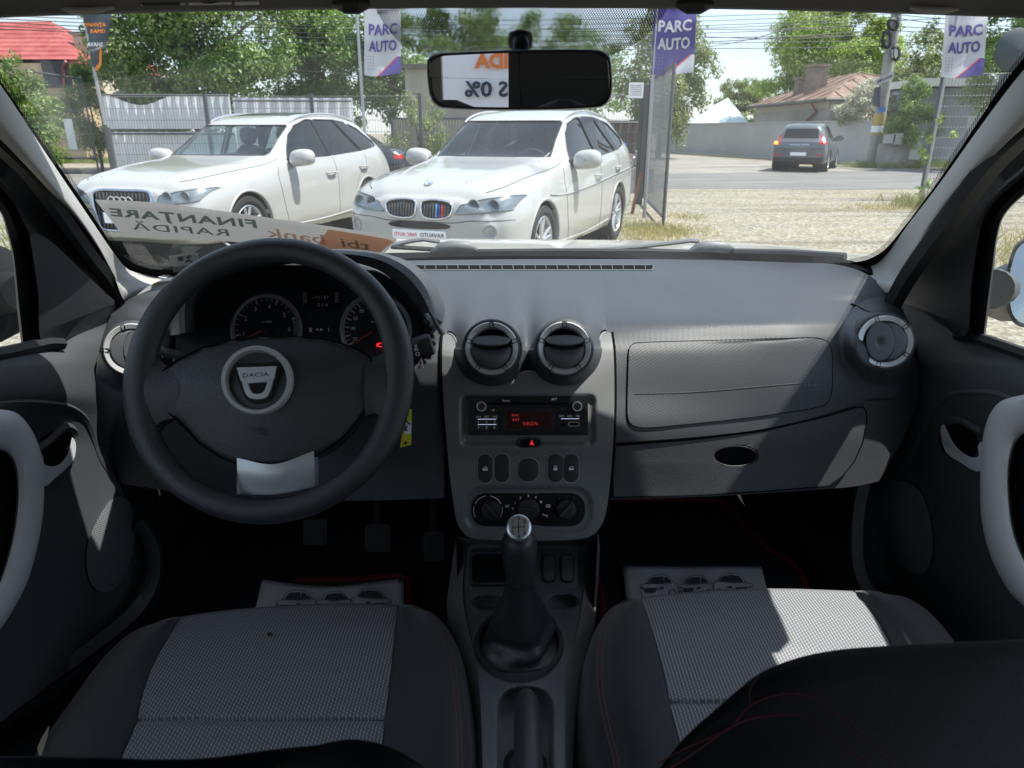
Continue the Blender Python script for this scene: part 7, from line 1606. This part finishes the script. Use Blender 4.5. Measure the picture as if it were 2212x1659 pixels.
sg=sgn([(1928,198),(1972,203),(1972,209),(1928,205)],'name_plate',mat('sign_blue_grey',(.25,.28,.38),.6)); mb=MB(); text(mb,'STR. TOAMNEI',lambda u,v,o=0:onp(u,v,-.345),1931,204,1970,208,4,bold=.02,off=0); mb.build('sign_lettering',m_white,sg)
sgn([(1888,190),(1902,186),(1900,232),(1884,228)],'traffic_sign_back',mat('sign_dark',(.05,.065,.085),.6),-.35)
sgn([(1897,232),(1912,231),(1912,241),(1897,242)],'blue_plate',mat('sign_blue',(.03,.17,.55),.5),-.35)
sgn([(1926,107),(1939,106),(1939,123),(1926,125)],'junction_box',mat('box_white',(.65,.65,.62),.5),-.35); sgn([(1907,120),(1916,118),(1917,133),(1908,134)],'junction_box',m_galv,-.35)
for (u,v,rx,ry) in ((1929,52,12,13),(1915,85,10,19),(1935,115,9,16)):
    mb=MB(); 
    for k in range(3): c=cr([onp(u+(rx-k*1.5)*math.cos(a),v+(ry-k*1.5)*math.sin(a),-.3-k*.03) for a in [q*.7 for q in range(9)]],30,True); mb.tube([Vector(p) for p in c],.035,6,closed=True)
    mb.build('cable_coil',m_trimb,t)
# distant white house parts on the right
t=thing('white_annexe','pale building with white flat roof edge behind the right hand fence','building',at(2060,30)); p=PY(1998,178,30); q=PY(2140,175,30)
mb=MB(); mb.box(((p.x+q.x)/2,32,p.z/2-.1),(q.x-p.x,3.6,p.z-.2)); mb.build('wall',mat('blue_grey_wall',(.22,.25,.29),.8),t,smooth=False); mb=MB(); mb.box(((p.x+q.x)/2,31.9,p.z),(q.x-p.x+.3,4.2,.28)); mb.build('roof',mat('white_roof_edge',(.7,.7,.7),.6),t,smooth=False)
t=thing('meter_cabinet','pair of pale meter cabinets among the shrubs right of the utility pole','cabinet',at(1935,28.6))
for (u0,u1,v0,v1) in ((1919,1933,290,310),(1934,1950,288,312),(1971,1987,309,345)):
    p=PY(u0,v0,28.6); q=PY(u1,v1,28.6); mb=MB(); mb.box(((p.x+q.x)/2,28.8,(p.z+q.z)/2),(q.x-p.x,.3,p.z-q.z)); mb.build('cabinet_box',mat('cabinet_grey',(.45,.45,.42),.7),t,smooth=False)
mb=MB(); mb.box((PY(1945,300,28.8).x,28.95,.45),(1.4,.2,.9)); mb.build('plinth',m_conc,t,smooth=False)
# convex mirror back and sign at the right
t=thing('traffic_mirror','round back of a convex traffic mirror on a pole at the right edge','traffic mirror',at(2190,13)); c=PY(2195,108,13); mb=MB(); mb.lathe(c,(0,-1,0),[(.001,.06),(.25,.04),(.33,0),(.34,-.03),(.001,-.04)],28); mb.build('mirror_disc',mat('sign_grey',(.05,.065,.075),.6),t)
mb=MB(); mb.tube([(c.x+.05,13.05,0),(c.x+.05,13.05,c.z)],.03,8); mb.build('pole',m_galv,t)
mb=MB(); p=PY(2160,160,13); q=PY(2215,212,13); mb.box(((p.x+q.x)/2,13,(p.z+q.z)/2),(q.x-p.x,.02,p.z-q.z)); mb.build('sign_plate',MT['sign_grey'],t,smooth=False)
# ------------- red roofed houses at the left
m_tile=mat('red_roof_tiles',(.27,.045,.04),.6,var=(1.5,(.36,.085,.075)))
def _tl():
    m=m_tile; o=sepobj(m); h=mth(m,'SINE',mth(m,'MULTIPLY',mth(m,'ADD',o['Z'],mth(m,'MULTIPLY',o['Y'],.0)),28)); bp=nd(m,'ShaderNodeBump'); bp.inputs['Distance'].default_value=.06; bp.inputs['Strength'].default_value=.9
    m.node_tree.links.new(h,bp.inputs['Height']); m.node_tree.links.new(bp.outputs[0],m.node_tree.nodes['Principled BSDF'].inputs['Normal'])
_tl()
m_yel=mat('ochre_render',(.48,.36,.20),.85,var=(.8,(.42,.33,.22)))
def hip(root,x0,x1,y0,y1,z0,z1,rx0,rx1,ry,e=.4):
    mb=MB(); a,b,c,d=[Vector(q) for q in ((x0-e,y0-e,z0),(x1+e,y0-e,z0),(x1+e,y1+e,z0),(x0-e,y1+e,z0))]; r1=Vector((rx0,ry,z1)); r2=Vector((rx1,ry,z1)); mb.add([a,b,c,d,r1,r2],[(0,1,5,4),(1,2,5),(2,3,4,5),(3,0,4)]); mb.prism([a,b,c,d],(0,0,-.15)); return mb.build('roof',m_tile,root,smooth=False)
p=PY(168,128,34); ez=p.z; rz=PY(80,58,37).z
t=thing('house','ochre house with large red tiled hipped roof at the far left','house',(-26,37,0)); mb=MB(); mb.box((p.x-5.6,38,ez/2),(10.4,8,ez)); mb.build('wall',m_yel,t,smooth=False)
hip(t,p.x-10.8,p.x-.4,34.4,42,ez,rz+.35,p.x-9,p.x-3.2,38)
w1=PY(120,155,33.9); mb=MB(); mb.box((w1.x,33.98,w1.z-.1),(1.2,.1,1.1)); mb.build('window',m_gloss,t,smooth=False)
mb=MB(); pp=[PY(142,132,33.6),PY(136,146,33.9),PY(137,160,33.9),PY(137,190,33.9)]; mb.tube(pp,.06,6); mb.build('downpipe',m_pipe,t)
p=PY(156,75,36); q=PY(203,75,36); t=thing('stair_tower','tall beige rendered tower block between the two red roofs','building',((p.x+q.x)/2,37,0)); mb=MB(); mb.box(((p.x+q.x)/2,37.5,p.z/2),(q.x-p.x,3,p.z)); mb.build('wall',mat('pale_beige',(.50,.44,.33),.85,var=(.9,(.44,.38,.28))),t,smooth=False)
mb=MB(); mb.box(((p.x+q.x)/2,37.5,p.z+.06),(q.x-p.x+.2,3.2,.12)); mb.build('coping',m_house,t,smooth=False)
p=PY(196,140,38); q=PY(256,146,38); t=thing('house','smaller ochre house with low red roof right of the beige tower','house',((p.x+q.x)/2,40,0)); mb=MB(); mb.box(((p.x+q.x)/2,40.4,p.z/2),(q.x-p.x-.4,4,p.z)); mb.build('wall',m_yel,t,smooth=False); hip(t,p.x,q.x-.3,38.5,42.5,p.z,p.z+1.2,p.x+.2,p.x+.5,40.5,.3)
w1=PY(234,172,38); mb=MB(); mb.box((w1.x,38.38,w1.z),(.5,.1,.9)); mb.build('window',m_gloss,t,smooth=False)
p=PY(232,205,27); q=PY(285,205,27); t=thing('lean_to','low grey lean-to roof edge at the foot of the linden tree','shed',(p.x,27,0)); mb=MB(); mb.add([(p.x,26,p.z-.3),(q.x+1,26,p.z+.5),(q.x+1,30,p.z+.5),(p.x,30,p.z-.3)],[(0,1,2,3)]); mb.build('roof',mat('grey_felt',(.30,.30,.30),.8),t,solid=.08); mb=MB(); mb.box(((p.x+q.x)/2+.4,28,(p.z-.4)/2),(q.x-p.x,3,p.z-.45)); mb.build('wall',m_house,t,smooth=False)
# ------------- overhead cables
m_cab=mat('cable_black',(.02,.02,.022),.6)
def cable(pts,r=.014,label='thin black overhead cable crossing the sky above the car park'):
    c=[PY(*p) for p in cr(pts,24)]; mb=MB(); mb.tube(c,r,5); o=mb.build('overhead_cable',m_cab,None); tag(o,label,'cable','overhead cables strung between poles')
tp=(1928,)
for k,(a0,m0,e0) in enumerate([(24,34,26),(33,44,34),(40,54,42),(48,60,48),(56,70,60),(64,80,80),(70,92,92)]):
    cable([(-60,a0-10,24),(300,a0+6,25),(700,m0+2,26),(1100,m0+10,27),(1500,m0+2,28),(1926,e0-4,30)],.012)
for k,(v0,vm,v1) in enumerate([(75,84,72),(101,104,100),(60,62,50),(88,80,62)]): cable([(1330,v0+6,29),(1500,v0+4,29.3),(1700,vm,29.6),(1926,v1,30)],.013,'thin black cable running from behind the purple flag to the utility pole')
for k,(v0,v1) in enumerate([(30,44),(38,58),(56,62),(66,70),(90,90),(45,30)]): cable([(1926,v0,30),(2030,lerp(v0,v1,.5)+3,28),(2240,v1,25)],.012,'thin black cable running right from the utility pole')
cable([(235,75,24),(262,84,24.5),(500,140,26),(736,158,27)],.010,'thin cable sagging in front of the linden tree'); cable([(737,158,20),(800,174,21),(905,205,23)],.010,'thin cable sagging behind the white flag')
cable([(1330,120,29),(1480,108,29),(1640,80,29.5),(1790,30,30)],.012,'thin cable rising steeply above the rusty roofed house')
# drop the last thing handle
t=None
